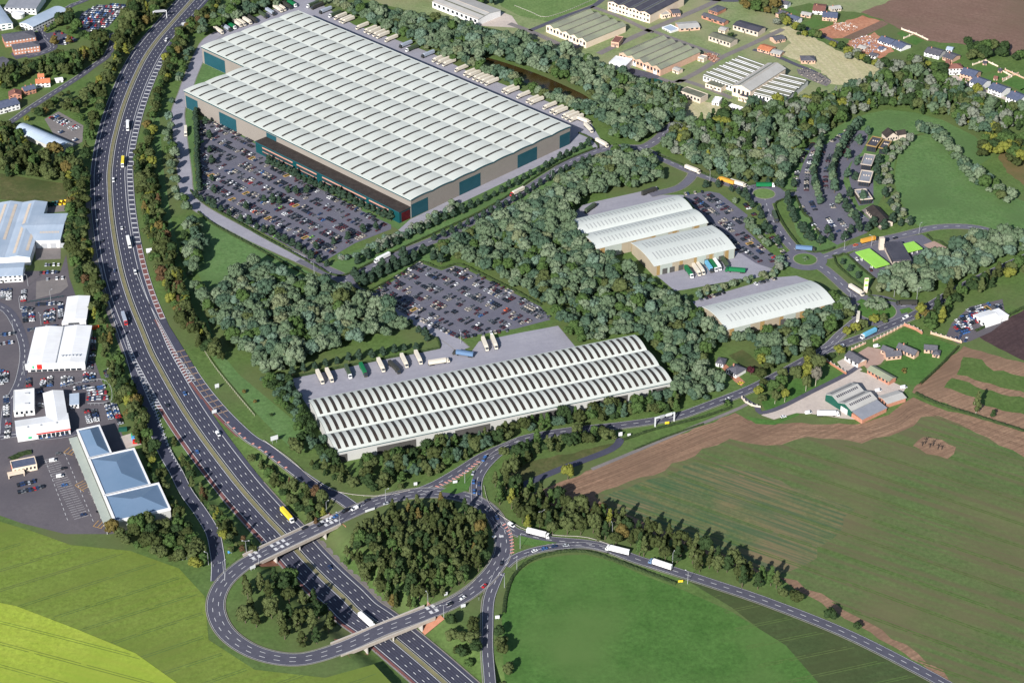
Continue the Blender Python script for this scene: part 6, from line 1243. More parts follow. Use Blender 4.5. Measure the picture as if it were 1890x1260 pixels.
wallobj('brick_garden_wall', 'pillared brick wall between the main road and the farmhouse lawn', [(1612, 630), (1640, 616), (1668, 601)], 1.7, .5, 'brick_pale'); wallobj('brick_garden_wall', 'red brick wall at the back of the farmhouse lawn', [(1669, 601), (1690, 609), (1702, 617)], 2.4, .5, 'brick'); wallobj('brick_garden_wall', 'pillared brick wall beside the scrapyard lane', [(1718, 616), (1745, 624), (1775, 633)], 1.8, .5, 'brick_pale')
wallobj('brick_garden_wall', 'pillared brick wall along the gravel court by the white barn', [(1572, 646), (1598, 634)], 1.6, .5, 'brick_pale'); wallobj('brick_garden_wall', 'curved pillared wall at the farm entrance', [(1369, 735), (1376, 743), (1390, 750), (1404, 752)], 1.5, .5, 'wall_stone'); wallobj('brick_garden_wall', 'red brick wall of the barn yard', [(1526, 668), (1562, 691)], 2.0, .5, 'brick_slope')
def lamp(x, y, h, label, arms=1, ang=0.0, z=0.0):
    g = G(x, y, z); r = empty('street_lamp', (g[0], g[1], z), ang, label, 'street lamp', 'lamp posts along the roads')
    m = MB(); m.cyl(0, 0, 0, h, .17, 'grey_metal', 8, .10); m.build('pole', r)
    for s in ((1,) if arms == 1 else (1, -1)):
        m = MB(); m.beam((0, 0, h-.1), (s*1.8, 0, h+.25), .12, 'grey_metal'); a = m.build('arm', r); m = MB(); m.box(min(s*1.7, s*2.6), max(s*1.7, s*2.6), -.18, .18, h+.15, h+.4, 'sign_white', True); m.build('lamp_head', a)
for i, (x, y, w) in enumerate(((455, 1020, 'at the near end of the upper bridge by the superstore'), (478, 1041, 'beside the woodland under the upper bridge'), (627, 969, 'at the far end of the upper bridge'), (603, 948, 'in the trees beside the upper bridge'), (790, 1117, 'where the round wood meets the lower bridge'), (819, 1139, 'south of the lower bridge'),
        (954, 1053, 'at the rim of the round field'), (931, 1084, 'at the bend below the round field'), (1241, 1042, 'by the transporter on the exit road'), (1269, 1077, 'near the yellow road marker'), (1000, 965, 'above the white lorry by the hedge wood'), (1130, 988, 'in the hedge wood by the second white lorry'), (858, 892, 'on the triangle of grass'), (960, 1012, 'on the small island by the queue'),
        (385, 1042, 'at the foot of the western slip road'), (413, 1058, 'at the traffic lights by the western slip road'), (358, 1030, 'beside the white board at the pasture'), (712, 925, 'on the northern bend of the roundabout'), (1310, 335, 'by the turning to the twin vaults'), (1383, 362, 'by the first small roundabout'), (1558, 462, 'at the petrol station turning'), (1608, 455, 'behind the orange-yellow lorry'), (1696, 432, 'on the lane behind the lorry pumps'),
        (1568, 560, 'between the swale and the big tree-planted roundabout'), (1692, 552, 'below the pale wood at the main road'), (1650, 548, 'under the pale wood beside the big roundabout'), (580, 505, 'at the asphalt end of the service road'), (608, 525, 'at the estate junction'), (704, 552, 'on the edge of the central car park'), (770, 585, 'above the service road to the long yard'), (850, 633, 'at the tip of the verge by the long yard'), (1018, 332, 'among the road trees by the largest warehouse'),
        (37, 570, 'at the estate lane by the fence corner'), (52, 528, 'over the file by the gravel lot'), (94, 556, 'in the gravel lot'), (76, 600, 'over the shaded row behind the showroom'), (25, 612, 'on the lane west of the showroom'), (45, 692, 'before the showroom glass'))):
    lamp(x, y, 10, 'grey street lamp ' + w, 2 if i % 5 == 0 else 1, (i*1.3) % 3.1)
def board(name, label, x, y, wd, ht, hz, mt, ang, z=0.0, posts=2, cat='sign'):
    g = G(x, y, z); wd *= .8; ht *= .8; r = empty(name, (g[0], g[1], z), ang, label, cat); m = MB(); m.box(-wd/2, wd/2, -.08, .08, hz, hz+ht, mt, True); m.build('board', r)
    for k in range(posts): m = MB(); xx = 0 if posts == 1 else -wd*.3+wd*.6*k; m.cyl(xx, .2, 0, hz+ht*.8, .1, 'grey_metal', 6); m.build('post', r)
for x, y, wd, ht, hz, mt, an, lb in ((339, 50, 5, 3, 2.5, 'sign_white', .5, 'pale roadside board by the far motorway verge'), (276, 470, 6, 5, 2, 'sign_white', .25, 'large pale sign board beside the motorway hedge'), (401, 718, 4, 4, 1.5, 'sign_white', .5, 'white sign board on the slip road verge'), (396, 765, 4.5, 3.5, 1.5, 'sign_white', .5, 'white sign board at the nose of the slip road'), (507, 818, 7, 4.5, 3, 'sign_white', .5, 'big pale direction board beside the slip road trees'),
                               (341, 1033, 6, 5, 1.5, 'sign_white', .3, 'white advertising board beside the pasture'), (467, 1052, 5, 3, 1.5, 'sign_white', .6, 'white direction board at the bridge end'), (534, 1062, 5, 3.5, 1.5, 'sign_blue', .6, 'blue sign board below the bridge'), (425, 1022, 4, 2.5, 1, 'sign_blue', .4, 'small blue board by the slip road bend'), (1145, 806, 3.5, 4, 1, 'sign_white', .2, 'white roadside sign near the old road'), (1256, 1075, 4, 2, .6, 'yellow', .1, 'yellow road marker board on the verge'), (823, 1100, 3, 3, 1, 'sign_white', .5, 'white sign by the wood at the lower bridge'), (918, 1143, 3.5, 3, 1, 'sign_white', .1, 'white board at the edge of the southern arm'), (855, 1122, 4, 3, 1, 'sign_white', .4, 'white sign board on the southern verge'), (840, 893, 4, 2.5, 1, 'sign_white', .3, 'low white sign on the grass triangle'), (683, 944, 9, 2.2, .8, 'sign_white', .5, 'long pale board at the mouth of the bridge'),
                               (1161, 806, 3, 2.4, 1, 'sign_white', .2, 'small white road sign by the hedge corner'), (1231, 784, 4, 2.4, 1, 'yellow', .2, 'yellow board under the sign gantry'), (767, 897, 3, 3, 1, 'sign_white', .2, 'white sign in the shade of the northern bend')):
    board('sign_board', lb, x, y, wd, ht, hz, mt, an)
g = G(1597, 540); r = empty('totem_sign', (g[0], g[1], 0), .1, 'tall cream totem sign standing on the petrol station lawn', 'sign'); m = MB(); m.box(-1.5, 1.5, -.5, .5, 0, 3, 'wall_stone'); m.build('plinth', r); m = MB(); m.box(-1.6, 1.6, -.55, .55, 3, 13.5, 'wall_cream', True); m.build('board', r)
for k in range(4): panel(r, 'price_panel', 'f', -1.3, 1.3, 4+2.3*k, 5.8+2.3*k, ('sign_white', 'lime', 'sign_white', 'lime')[k], y0=-.55)
def gantry(label, p, q, h, brd):
    a, b = G(*p), G(*q); L = math.dist(a, b); r = empty('sign_gantry', (a[0], a[1], 0), math.atan2(b[1]-a[1], b[0]-a[0]), label, 'gantry')
    for x in (0, L): m = MB(); m.box(x-.35, x+.35, -.5, .5, 0, h, 'sign_white'); m.build('leg', r)
    m = MB(); m.box(-.4, L+.4, -.5, .5, h, h+.9, 'sign_white', True); m.build('beam', r)
    for x0, x1, mt in brd: m = MB(); m.box(x0*L, x1*L, -.75, -.55, h-.6, h+2.0, mt, True); m.build('board', r)
gantry('white sign gantry spanning the shoulder of the far motorway', (284, 36), (308, 34), 8.0, ((.1, .9, 'grey_metal'),)); gantry('white sign gantry over the main road by the field track', (1209, 787), (1244, 777), 7.0, ((.55, .85, 'sign_white'), (.2, .45, 'grey_metal')))
for x, y, lb in ((412, 1050, 'traffic light at the slip road stop line'), (394, 1046, 'traffic light on the western slip road kerb'), (667, 936, 'traffic light at the bridge mouth'), (884, 1107, 'traffic light by the southern arm')):
    g = G(x, y); r = empty('traffic_light', (g[0], g[1], 0), .3, lb, 'traffic light'); m = MB(); m.cyl(0, 0, 0, 3, .1, 'grey_metal', 6); m.build('pole', r); m = MB(); m.box(-.25, .25, -.2, .2, 2.6, 3.8, 'tyre', True); m.build('signal_head', r)

# ---------------------------------------------------------------- hedges
def hedge(label, px, w=1.6, h=1.5, close=False):
    P = resample(spline(GP(px), 2.0) if len(px) > 2 else GP(px), 1.2); r = random.Random(len(px)*7+int(px[0][0])); m = MB(); prev = None
    for i, (p, n) in enumerate(zip(P, normals(P))):
        ring = []
        for a in (-1, -.9, -.35, .35, .9, 1):
            k = {1: 0, .9: .75, .35: 1}[abs(a)]; ring.append((p[0]+n[0]*a*w/2*r.uniform(.8, 1.25)+r.uniform(-.1, .1), p[1]+n[1]*a*w/2*r.uniform(.8, 1.25), k*h*r.uniform(.75, 1.2)))
        if prev:
            for q in range(5): m.face([prev[q], prev[q+1], ring[q+1], ring[q]], 'hedge_leaf')
        prev = ring
    o = m.build('hedge'); tag(o, label, 'hedge', 'clipped hedges of the estate')
hedge('clipped hedge between the service road and the pale lawn above the left wood', [(366, 392), (400, 418), (475, 459), (540, 494), (605, 531)]); hedge('clipped hedge round the southern side of the large car park and along the estate road', [(352, 352), (366, 368), (400, 388), (475, 432), (540, 467), (584, 492), (612, 507), (632, 509), (650, 503), (704, 476), (760, 450), (830, 418), (890, 390), (950, 354), (1000, 320), (1050, 294), (1100, 274)])
hedge('clipped hedge round the corner lawn by the lorry exit', [(1068, 246), (1090, 256), (1103, 268), (1104, 276)]); hedge('clipped hedge along the far side of the road to the small roundabout', [(1214, 286), (1240, 297), (1290, 318), (1340, 335), (1378, 342), (1406, 338), (1435, 344), (1448, 351), (1470, 353)]); hedge('clipped hedge round the swale and service lawn', [(1470, 364), (1448, 368), (1432, 376), (1434, 390), (1450, 420), (1478, 456), (1500, 466), (1530, 462), (1541, 457)])
hedge('clipped hedge along the curved parking edge of the services', [(1468, 362), (1484, 395), (1496, 403), (1500, 414), (1516, 438)]); hedge('clipped hedge between the long yard and the young tree row', [(537, 698), (600, 684), (680, 668), (795, 646), (812, 640), (806, 622)]); hedge('clipped hedge round the petrol station lawn', [(1536, 474), (1550, 472), (1562, 470), (1590, 496), (1615, 516)], 1.4)
hedge('clipped hedge beside the swale at the petrol station', [(1540, 474), (1546, 490), (1575, 516), (1604, 536), (1606, 546)], 1.4); hedge('clipped hedge from the totem sign to the main road', [(1602, 547), (1625, 552), (1660, 558), (1696, 560)], 1.4); hedge('clipped hedge above the central car park', [(652, 532), (672, 539), (690, 533), (740, 506), (776, 484), (812, 496), (846, 488), (880, 502), (950, 537), (1000, 564)], 1.4); hedge('clipped hedge by the lane behind the petrol station', [(1711, 434), (1722, 444), (1735, 446), (1750, 458)], 1.4)
hedge('tall dark hedge between the farmhouse garden and the ploughed strip', [(1768, 642), (1735, 676), (1697, 711)], 1.6, 2); hedge('long field hedge at the edge of the ploughed strips', [(1690, 726), (1730, 745), (1790, 764), (1895, 797), (1990, 825)], 2.2, 1.6); hedge('low hedge between the road and the farm track', [(1150, 812), (1210, 792), (1290, 772), (1350, 752)], 2, 1.5); hedge('dark hedge strip above the old road', [(1170, 830), (1230, 806), (1300, 782)], 1.4, 1.0); hedge('wild hedge round the rim of the circle field', [(930, 1132), (934, 1100), (946, 1066), (970, 1040), (1003, 1025), (1050, 1017), (1090, 1020), (1150, 1040), (1250, 1078)], 2.4, 1.4)
hedge('hedge by the scrapyard and the dark ploughed field', [(1800, 612), (1850, 588), (1890, 568)], 2, 1.8); hedge('box-shaped hedge by the barn yard wall', [(1527, 662), (1538, 656)], 6, 2.5); hedge('oval hedge bed above the diner', [(18, 848), (40, 838), (60, 834)], 5, 1.2)

# ---------------------------------------------------------------- trees
def ico():
    t = (1+5**.5)/2
    v = np.array([(-1, t, 0), (1, t, 0), (-1, -t, 0), (1, -t, 0), (0, -1, t), (0, 1, t), (0, -1, -t), (0, 1, -t), (t, 0, -1), (t, 0, 1), (-t, 0, -1), (-t, 0, 1)], float); v /= np.linalg.norm(v[0])
    f = [(0, 11, 5), (0, 5, 1), (0, 1, 7), (0, 7, 10), (0, 10, 11), (1, 5, 9), (5, 11, 4), (11, 10, 2), (10, 7, 6), (7, 1, 8), (3, 9, 4), (3, 4, 2), (3, 2, 6), (3, 6, 8), (3, 8, 9), (4, 9, 5), (2, 4, 11), (6, 2, 10), (8, 6, 7), (9, 8, 1)]
    v = list(map(tuple, v)); g = []; mid = {}
    def m(a, b):
        k = (min(a, b), max(a, b))
        if k not in mid: p = np.array(v[a])+np.array(v[b]); mid[k] = len(v); v.append(tuple(p/np.linalg.norm(p)))
        return mid[k]
    for a, b, c in f:
        x, y, z = m(a, b), m(b, c), m(c, a); g += [(a, x, z), (b, y, x), (c, z, y), (x, y, z)]
    return np.array(v), np.array(g)
ICO_V, ICO_F = ico()
def crown(seed, lobes=9, leaves=260, R=4.2, z0=3.2, z1=10.5, shape='round', leaf=.55):
    """Crown of uneven lumps with leaf sprays over them; returns vertices and triangles for a tree about ten metres tall."""
    rg = np.random.default_rng(seed); V, F = [], []; n = 0; cs = []
    for i in range(lobes):
        t = (i+.5)/lobes; ph = i*2.4+rg.uniform(-.5, .5)
        if shape == 'round': h = z0+(z1-z0)*(.22+.60*t**.8); rad = R*(.66*math.sqrt(max(0, 1-(t*1.02-.25)**2))) * (1 if i < lobes-1 else .15); rr = R*rg.uniform(.26, .56)
        elif shape == 'egg': h = z0+(z1-z0)*(.12+.74*t); rad = R*.42*math.sin(math.pi*min(1, .25+.75*t)); rr = R*(.62-.30*t)*rg.uniform(.85, 1.1)
        else: h = z0+(z1-z0)*(.10+.80*t); rad = R*.75*(1-t)*rg.uniform(.5, 1); rr = R*rg.uniform(.28, .46)*(1.1-.5*t)
        c = np.array([math.cos(ph)*rad, math.sin(ph)*rad, h]); cs.append((c, rr))
        v = ICO_V*(1+rg.normal(0, .2, (len(ICO_V), 1)))*np.array([1, 1, .82])*rr+c; V.append(v); F.append(ICO_F+n); n += len(v)
    for k in range(leaves):
        c, rr = cs[rg.integers(len(cs))]; d = rg.normal(size=3); d[2] = abs(d[2])*.9-.15; d /= np.linalg.norm(d); p = c+d*np.array([1, 1, .85])*rr*rg.uniform(.92, 1.34)
        a = np.cross(d, rg.normal(size=3)); a /= np.linalg.norm(a)+1e-6; b = np.cross(d, a)+d*rg.uniform(-.9, .9); s = leaf*rg.uniform(.6, 1.5)
        q = np.array([p-a*s, p+b*s, p+a*s, p-b*s*.6]); V.append(q); F.append(np.array([(0, 1, 2), (0, 2, 3)])+n); n += 4
    return np.concatenate(V), np.concatenate(F)
def trunk_mesh(h=5.5, r=.28, mt='bark', limbs=4, seed=1):
    m = MB(); rg = random.Random(seed); m.cyl(0, 0, 0, h, r, mt, 7, r*.5)
    for k in range(limbs): a = k*2.4+rg.random(); z = h*rg.uniform(.55, .85); m.beam((0, 0, z), (math.cos(a)*2.2, math.sin(a)*2.2, z+2.2), r*.6, mt)
    return m
SHAPES = {'round': [crown(11+i, 11+i % 4, 430, leaf=.46) for i in range(6)], 'egg': [crown(41+i, 7, 190, R=3.7, z0=1.4, z1=10.2, shape='egg', leaf=.5) for i in range(3)], 'ragged': [crown(71+i, 11, 420, R=3.4, z0=2.0, z1=12, shape='ragged', leaf=.5) for i in range(5)], 'bush': [crown(91+i, 5, 120, R=3.2, z0=-1.2, z1=5.0, leaf=.5) for i in range(3)]}
CROWN = {}
def crown_data(shape, k, leaf):
    key = (shape, k, leaf)
    if key not in CROWN:
        v, f = SHAPES[shape][k]; me = bpy.data.meshes.new('crown'); me.vertices.add(len(v)); me.vertices.foreach_set('co', v.ravel()); me.loops.add(f.size); me.loops.foreach_set('vertex_index', f.ravel().astype(np.int32))
        me.polygons.add(len(f)); me.polygons.foreach_set('loop_start', np.arange(0, f.size, 3, dtype=np.int32)); me.update(calc_edges=True); me.materials.append(MATS['leaf_'+leaf]); CROWN[key] = me
    return CROWN[key]
TRUNK = {}
def trunk_data(mt):
    if mt not in TRUNK: o = trunk_mesh(mt=mt).build('trunk'); C.objects.unlink(o); TRUNK[mt] = o.data; bpy.data.objects.remove(o)
    return TRUNK[mt]
def tree(name, X, Y, shape, leaf, s, sz, label, group=None, z=0.0, mt='bark', cat='tree'):
    r = empty(name, (X, Y, z), RNG.uniform(0, 6.28), label, cat, group); r.scale = (s, s, sz)
    k = RNG.randrange(len(SHAPES[shape])); o = bpy.data.objects.new('crown', crown_data(shape, k, leaf)); link(o, r)
    if shape != 'bush': o = bpy.data.objects.new('trunk', trunk_data(mt)); link(o, r)
    return r
LEAFWORD = {'darkolive': 'dark olive', 'olive': 'olive green', 'darkgreen': 'dark green', 'yellowgreen': 'yellow-green', 'autumn': 'autumn brown', 'russet': 'russet', 'midgreen': 'mid green', 'sage': 'pale sage', 'greygreen': 'grey-green', 'ornamental': 'blackish green', 'bluegreen': 'blue-green'}

# young dark trees in rows
NO = [0]
def orow(px, sp, where, s=.86, leafs=('ornamental',), shape='egg', jit=.6):
    P = GP(px); Q = resample(P, sp) if len(px) > 1 else P
    for x, y in Q:
        k = s*RNG.uniform(.8, 1.15); tree('ornamental_tree', x+RNG.uniform(-jit, jit), y+RNG.uniform(-jit, jit), shape, RNG.choice(leafs), k, k*RNG.uniform(.9, 1.15), 'small dark egg-shaped tree ' + where, 'young ornamental trees of the estate'); NO[0] += 1
orow([(362, 212), (364, 260), (366, 310), (369, 358)], 5.0, 'in the dense column beside the service road', .85); orow([(362, 366), (400, 388), (432, 402)], 9, 'by the service road bend'); orow([(447, 412), (475, 424), (500, 435), (526, 450), (554, 465), (584, 485), (612, 496)], 9, 'along the southern car park hedge', .9)
orow([(498, 304), (560, 336), (620, 363), (680, 390), (728, 412)], 7.0, 'in the row before the dark office wing', .9); orow([(1085, 270), (1040, 294), (1000, 316), (950, 344), (900, 370), (850, 396), (800, 420), (764, 437)], 10, 'on the lawn behind the estate road hedge', .82); orow([(750, 444), (700, 468), (645, 496)], 11, 'on the lawn corner by the estate junction', .85)
orow([(1088, 297), (1040, 318), (1000, 343), (950, 372), (900, 400), (850, 424), (800, 446)], 9.5, 'on the wood side of the estate road', .85); orow([(540, 694), (600, 678), (680, 662), (772, 644)], 9, 'in the row above the long yard hedge', .85)
for q in ((1308, 317), (1327, 322), (1344, 330), (1362, 334), (1377, 336), (1395, 338), (1416, 340), (1434, 344), (1444, 347), (1464, 347)): orow([q], 1, 'on the meadow above the small green roundabout', .85)
for q in ((1350, 354), (1363, 360), (1374, 367), (1380, 376), (1389, 384), (1400, 392), (1405, 407), (1411, 424), (1420, 434), (1434, 452), (1303, 347), (1326, 347)): orow([q], 1, 'in the shrub border east of the unit car park', .9)
for q in ((1453, 370), (1454, 382), (1456, 392), (1462, 402), (1468, 412), (1477, 424), (1482, 432), (1489, 442), (1497, 446), (1514, 453), (1533, 446), (1527, 434)): orow([q], 1, 'on the service lawn beside the swale', .95)
for q in ([(1514, 268), (1510, 282), (1508, 300), (1501, 318), (1502, 334), (1506, 350), (1510, 364)], [(1513, 378), (1518, 386)], [(1584, 236), (1572, 250), (1561, 264), (1551, 280), (1543, 296), (1536, 314), (1536, 332), (1538, 348), (1542, 362)], [(1547, 378), (1562, 388), (1572, 402), (1580, 414)]): orow(q, 8.5, 'in a planted strip of the services car park', 1.15, ('bluegreen', 'ornamental', 'greygreen'))
for q in ((1565, 296), (1562, 330), (1578, 333), (1568, 366), (1592, 374), (1600, 252), (1586, 268), (1582, 305)): orow([q], 1, 'by the restaurant forecourts', 1.1, ('bluegreen', 'ornamental'))
for q in ((1632, 286), (1620, 304), (1617, 323), (1620, 340), (1633, 366), (1643, 382), (1655, 400), (1646, 412), (1662, 418), (1678, 416), (1602, 430), (1585, 428), (1570, 434), (1558, 446), (1612, 420), (1632, 424)): orow([q], 1, 'behind the restaurants at the edge of the round meadow', 1.0)
for q in ((381, 231), (387, 255), (388, 284), (391, 302), (392, 335), (396, 358), (455, 388), (533, 356), (548, 358), (566, 358), (489, 374), (504, 376), (517, 380), (584, 461), (615, 453), (642, 443), (669, 431), (695, 425)): orow([q], 1, 'on a yellow-edged bed in the large car park', .9)
for q in ((660, 522), (672, 528), (685, 524), (700, 515), (716, 508), (732, 500), (748, 492), (764, 484), (690, 512), (708, 503), (726, 492), (746, 480), (780, 470), (800, 480), (815, 487), (670, 515), (655, 512)): orow([q], 1, 'in the dark grove north of the central car park', 1.15)
for q in ((758, 606), (772, 615), (784, 622), (790, 632)): orow([q], 1, 'beside the service road to the long yard', .9)
for q in ((1554, 490), (1568, 502), (1582, 514)): orow([q], 1, 'on the petrol station lawn', .7)
# woods
KEEP = []
class Wood: pass
def prep_block():
    return [(np.array(p), np.min(p, 0), np.max(p, 0)) for p in BLOCK]
BLK = prep_block()
def blocked(X, Y):
    r = np.zeros(len(X), bool)
    for p, lo, hi in BLK:
        s = np.where((X > lo[0]) & (X < hi[0]) & (Y > lo[1]) & (Y < hi[1]) & ~r)[0]
        if len(s): r[s] = inpoly([tuple(q) for q in p], X[s], Y[s])
    return r
def scatter(px, sp, seed, z=3.0):
    P = GP(px, z); rg = np.random.default_rng(seed); xs = [p[0] for p in P]; ys = [p[1] for p in P]
    gx, gy = np.meshgrid(np.arange(min(xs), max(xs), sp), np.arange(min(ys), max(ys), sp*.87)); gx[1::2] += sp/2
    X = gx.ravel()+rg.uniform(-.38, .38, gx.size)*sp; Y = gy.ravel()+rg.uniform(-.38, .38, gx.size)*sp
    ok = inpoly(P, X, Y); X, Y = X[ok], Y[ok]; ok = ~blocked(X, Y); return X[ok], Y[ok], rg
REAL = ['darkolive']*10+['olive']*10+['darkgreen']*8+['midgreen']*6+['yellowgreen']*1+['autumn']*1
PALE = ['sage']*6+['greygreen']*8+['tan']*2+['bluegreen']*3+['teal']*2
MIXW = ['greygreen']*7+['bluegreen']*6+['midgreen']*4+['sage']*2+['olive']*1+['teal']*1
FARW = ['midgreen']*4+['greygreen']*4+['silver']*3+['olive']*3+['darkgreen']*3+['yellowgreen']*1+['bluegreen']*2
AUT = ['olive']*11+['autumn']*1+['yellowgreen']*2+['darkolive']*9+['russet']*1+['midgreen']*4+['darkgreen']*3
STUFF = []
def wood(px, sp, seed, leafs, s=(.8, 1.2), shapes=('round',), flat=1.0):
    X, Y, rg = scatter(px, sp, seed); Z = ground_h(X, Y)
    for x, y, z in zip(X, Y, Z):
        k = rg.uniform(*s)*(1.22 if rg.random() < .12 else (.72 if rg.random() < .22 else 1.0)); STUFF.append((x, y, z, shapes[rg.integers(len(shapes))], leafs[rg.integers(len(leafs))], k, k*rg.uniform(.8, 1.28)*flat, rg.uniform(0, 6.28)))
NI = [0]
def single(px, sp, seed, leafs, where, group, s=(.8, 1.2), shapes=('round', 'ragged'), flat=1.0):
    X, Y, rg = scatter(px, sp, seed); Z = ground_h(X, Y)
    for x, y, z in zip(X, Y, Z):
        k = rg.uniform(*s); lf = leafs[rg.integers(len(leafs))]; NI[0] += 1
        tree('broadleaf_tree', x, y, shapes[rg.integers(len(shapes))], lf, k, k*rg.uniform(.85, 1.2)*flat, '%s tree %s' % (LEAFWORD[lf], where), group, float(z))
RW = ['darkolive']*16+['olive']*20+['darkgreen']*12+['midgreen']*6+['autumn']*1
single([(645, 985), (690, 950), (730, 934), (770, 928), (830, 930), (880, 942), (903, 972), (905, 1008), (893, 1040), (868, 1066), (825, 1096), (790, 1112), (752, 1124), (720, 1112), (690, 1082), (655, 1050), (632, 1018)], 6.6, 1, RW, 'in the round wood inside the roundabout', 'trees of the round wood', (.62, .95), ('ragged', 'ragged', 'round'), 1.15)
single([(452, 1075), (500, 1052), (540, 1042), (575, 1070), (620, 1110), (668, 1150), (650, 1180), (590, 1200), (520, 1195), (460, 1165), (438, 1120)], 12.5, 2, RW, 'in the wood inside the roundabout west of the motorway', 'trees of the western roundabout wood', (1.0, 1.3))
single([(905, 900), (918, 868), (945, 872), (966, 900), (1040, 924), (1140, 956), (1230, 988), (1330, 1028), (1420, 1062), (1440, 1084), (1400, 1090), (1330, 1070), (1240, 1046), (1180, 1026), (1120, 1006), (1020, 993), (965, 975), (930, 950)], 8.0, 3, RW+['yellowgreen'], 'in the hedge wood between the exit road and the big field', 'trees of the hedge wood', (.85, 1.2), ('ragged', 'ragged', 'round'), 1.12)
LATER = ([(930, 838), (985, 815), (1060, 800), (1135, 792), (1138, 806), (1060, 824), (1000, 838), (955, 862), (925, 868)], 6.5, 4, RW+['yellowgreen'], (.65, .95), ('round', 'ragged'))
wood(*LATER)
wood([(515, 806), (560, 836), (600, 862), (650, 874), (720, 872), (765, 890), (720, 906), (660, 902), (620, 892), (585, 868), (540, 838)], 7.0, 5, RW+['autumn'], (.6, .95), ('round', 'ragged'))
wood([(405, 775), (455, 828), (520, 875), (575, 905), (612, 925), (590, 958), (560, 965), (530, 930), (500, 905), (462, 870), (428, 828)], 4.8, 6, AUT+REAL, (.5, .85), ('round', 'ragged'))
wood([(640, 862), (720, 845), (820, 822), (920, 796), (1040, 770), (1150, 745), (1235, 728), (1260, 752), (1180, 768), (1050, 786), (950, 806), (880, 832), (830, 865), (790, 880), (740, 872)], 5.6, 7, ['darkgreen', 'midgreen', 'bluegreen', 'darkolive', 'olive'], (.75, 1.1), ('round', 'ragged'))
wood([(478, 694), (535, 700), (556, 745), (585, 800), (625, 858), (590, 850), (558, 812), (522, 752)], 5.6, 8, ['darkgreen', 'midgreen', 'bluegreen'], (.55, .85))
wood([(845, 445), (900, 418), (960, 388), (1020, 352), (1075, 318), (1120, 288), (1180, 282), (1205, 296), (1225, 325), (1190, 345), (1120, 352), (1072, 370), (1048, 398), (1060, 430), (1090, 462), (1160, 500), (1205, 520), (1255, 552), (1300, 585), (1345, 625), (1430, 610), (1520, 572), (1545, 552), (1570, 575), (1568, 602), (1530, 632), (1480, 655), (1420, 678), (1360, 668), (1320, 655), (1315, 690), (1340, 720), (1290, 738), (1245, 735), (1238, 690), (1190, 618), (1060, 632), (1030, 595), (1005, 560), (950, 528), (870, 488), (800, 470)], 7.0, 9, MIXW, (.75, 1.15))
wood([(850, 440), (960, 385), (1080, 312), (1180, 282), (1205, 300), (1100, 350), (1045, 395), (1060, 440), (1130, 490), (1040, 500), (930, 450)], 8.5, 10, PALE, (1.0, 1.4))
wood([(400, 548), (430, 512), (470, 490), (510, 510), (590, 525), (650, 545), (705, 570), (745, 596), (752, 615), (690, 620), (610, 645), (540, 680), (490, 690), (445, 655), (412, 610)], 7.4, 11, MIXW+PALE, (.95, 1.35))
wood([(340, 430), (362, 405), (380, 430), (378, 480), (358, 520), (375, 545), (400, 560), (395, 600), (370, 560), (345, 500), (330, 470)], 7.5, 12, MIXW+['darkgreen'], (.75, 1.1))
wood([(1215, 262), (1260, 236), (1330, 218), (1400, 196), (1480, 188), (1560, 168), (1640, 140), (1690, 132), (1750, 152), (1830, 186), (1890, 212), (1890, 240), (1810, 248), (1730, 214), (1645, 196), (1590, 206), (1540, 232), (1490, 262), (1460, 292), (1440, 325), (1400, 332), (1330, 318), (1290, 304), (1240, 284)], 7.2, 13, FARW, (.85, 1.3), ('round', 'round', 'ragged'))
wood([(1240, 272), (1330, 285), (1420, 300), (1470, 262), (1480, 290), (1440, 335), (1340, 325), (1270, 300)], 8.5, 14, PALE, (1.0, 1.35))
wood([(560, -8), (640, 10), (740, 28), (830, 42), (900, 62), (990, 84), (1090, 112), (1150, 140), (1205, 165), (1258, 168), (1262, 222), (1215, 255), (1170, 262), (1120, 246), (1096, 222), (1040, 194), (950, 158), (860, 122), (790, 92), (700, 52), (620, 14)], 7.4, 15, MIXW+PALE, (.8, 1.2))
wood([(1195, 165), (1250, 164), (1258, 200), (1235, 218), (1200, 205)], 5.0, 16, ['darkgreen', 'midgreen', 'darkolive'], (.7, 1.0), ('ragged',))
wood([(600, -25), (900, -10), (920, 10), (800, 0), (700, -5)], 9, 17, FARW, (.9, 1.2))
wood([(372, 48), (420, 14), (480, -6), (550, -18), (545, -2), (480, 20), (420, 45), (385, 68), (362, 90), (352, 120)], 7.2, 18, MIXW+['sage', 'darkgreen'], (.8, 1.15))
wood([(345, 92), (362, 90), (352, 130), (336, 172), (322, 205), (322, 260), (328, 310), (334, 350), (352, 380), (345, 395), (325, 370), (310, 310), (306, 240), (318, 180)], 6.8, 19, PALE+MIXW, (.65, .95))
wood([(322, 68), (345, 45), (390, 8), (410, -10), (425, -10), (395, 22), (360, 58), (335, 95), (312, 140), (298, 180), (285, 225), (278, 275), (268, 275), (272, 220), (286, 165), (305, 110)], 6.0, 20, AUT+REAL, (.55, .9))
wood([(252, 275), (272, 270), (285, 320), (296, 380), (310, 440), (330, 510), (352, 568), (382, 620), (412, 660), (400, 668), (358, 630), (325, 585), (300, 530), (280, 475), (266, 415), (256, 345)], 5.2, 21, AUT, (.75, 1.1), ('round', 'ragged'))
wood([(355, 620), (372, 612), (405, 662), (450, 715), (520, 775), (510, 782), (440, 722), (390, 670)], 13, 22, AUT, (.4, .7))
wood([(128, 322), (162, 318), (158, 400), (166, 470), (186, 528), (202, 570), (184, 580), (160, 545), (142, 510), (126, 470), (122, 400)], 6.4, 23, AUT+REAL, (.75, 1.1))
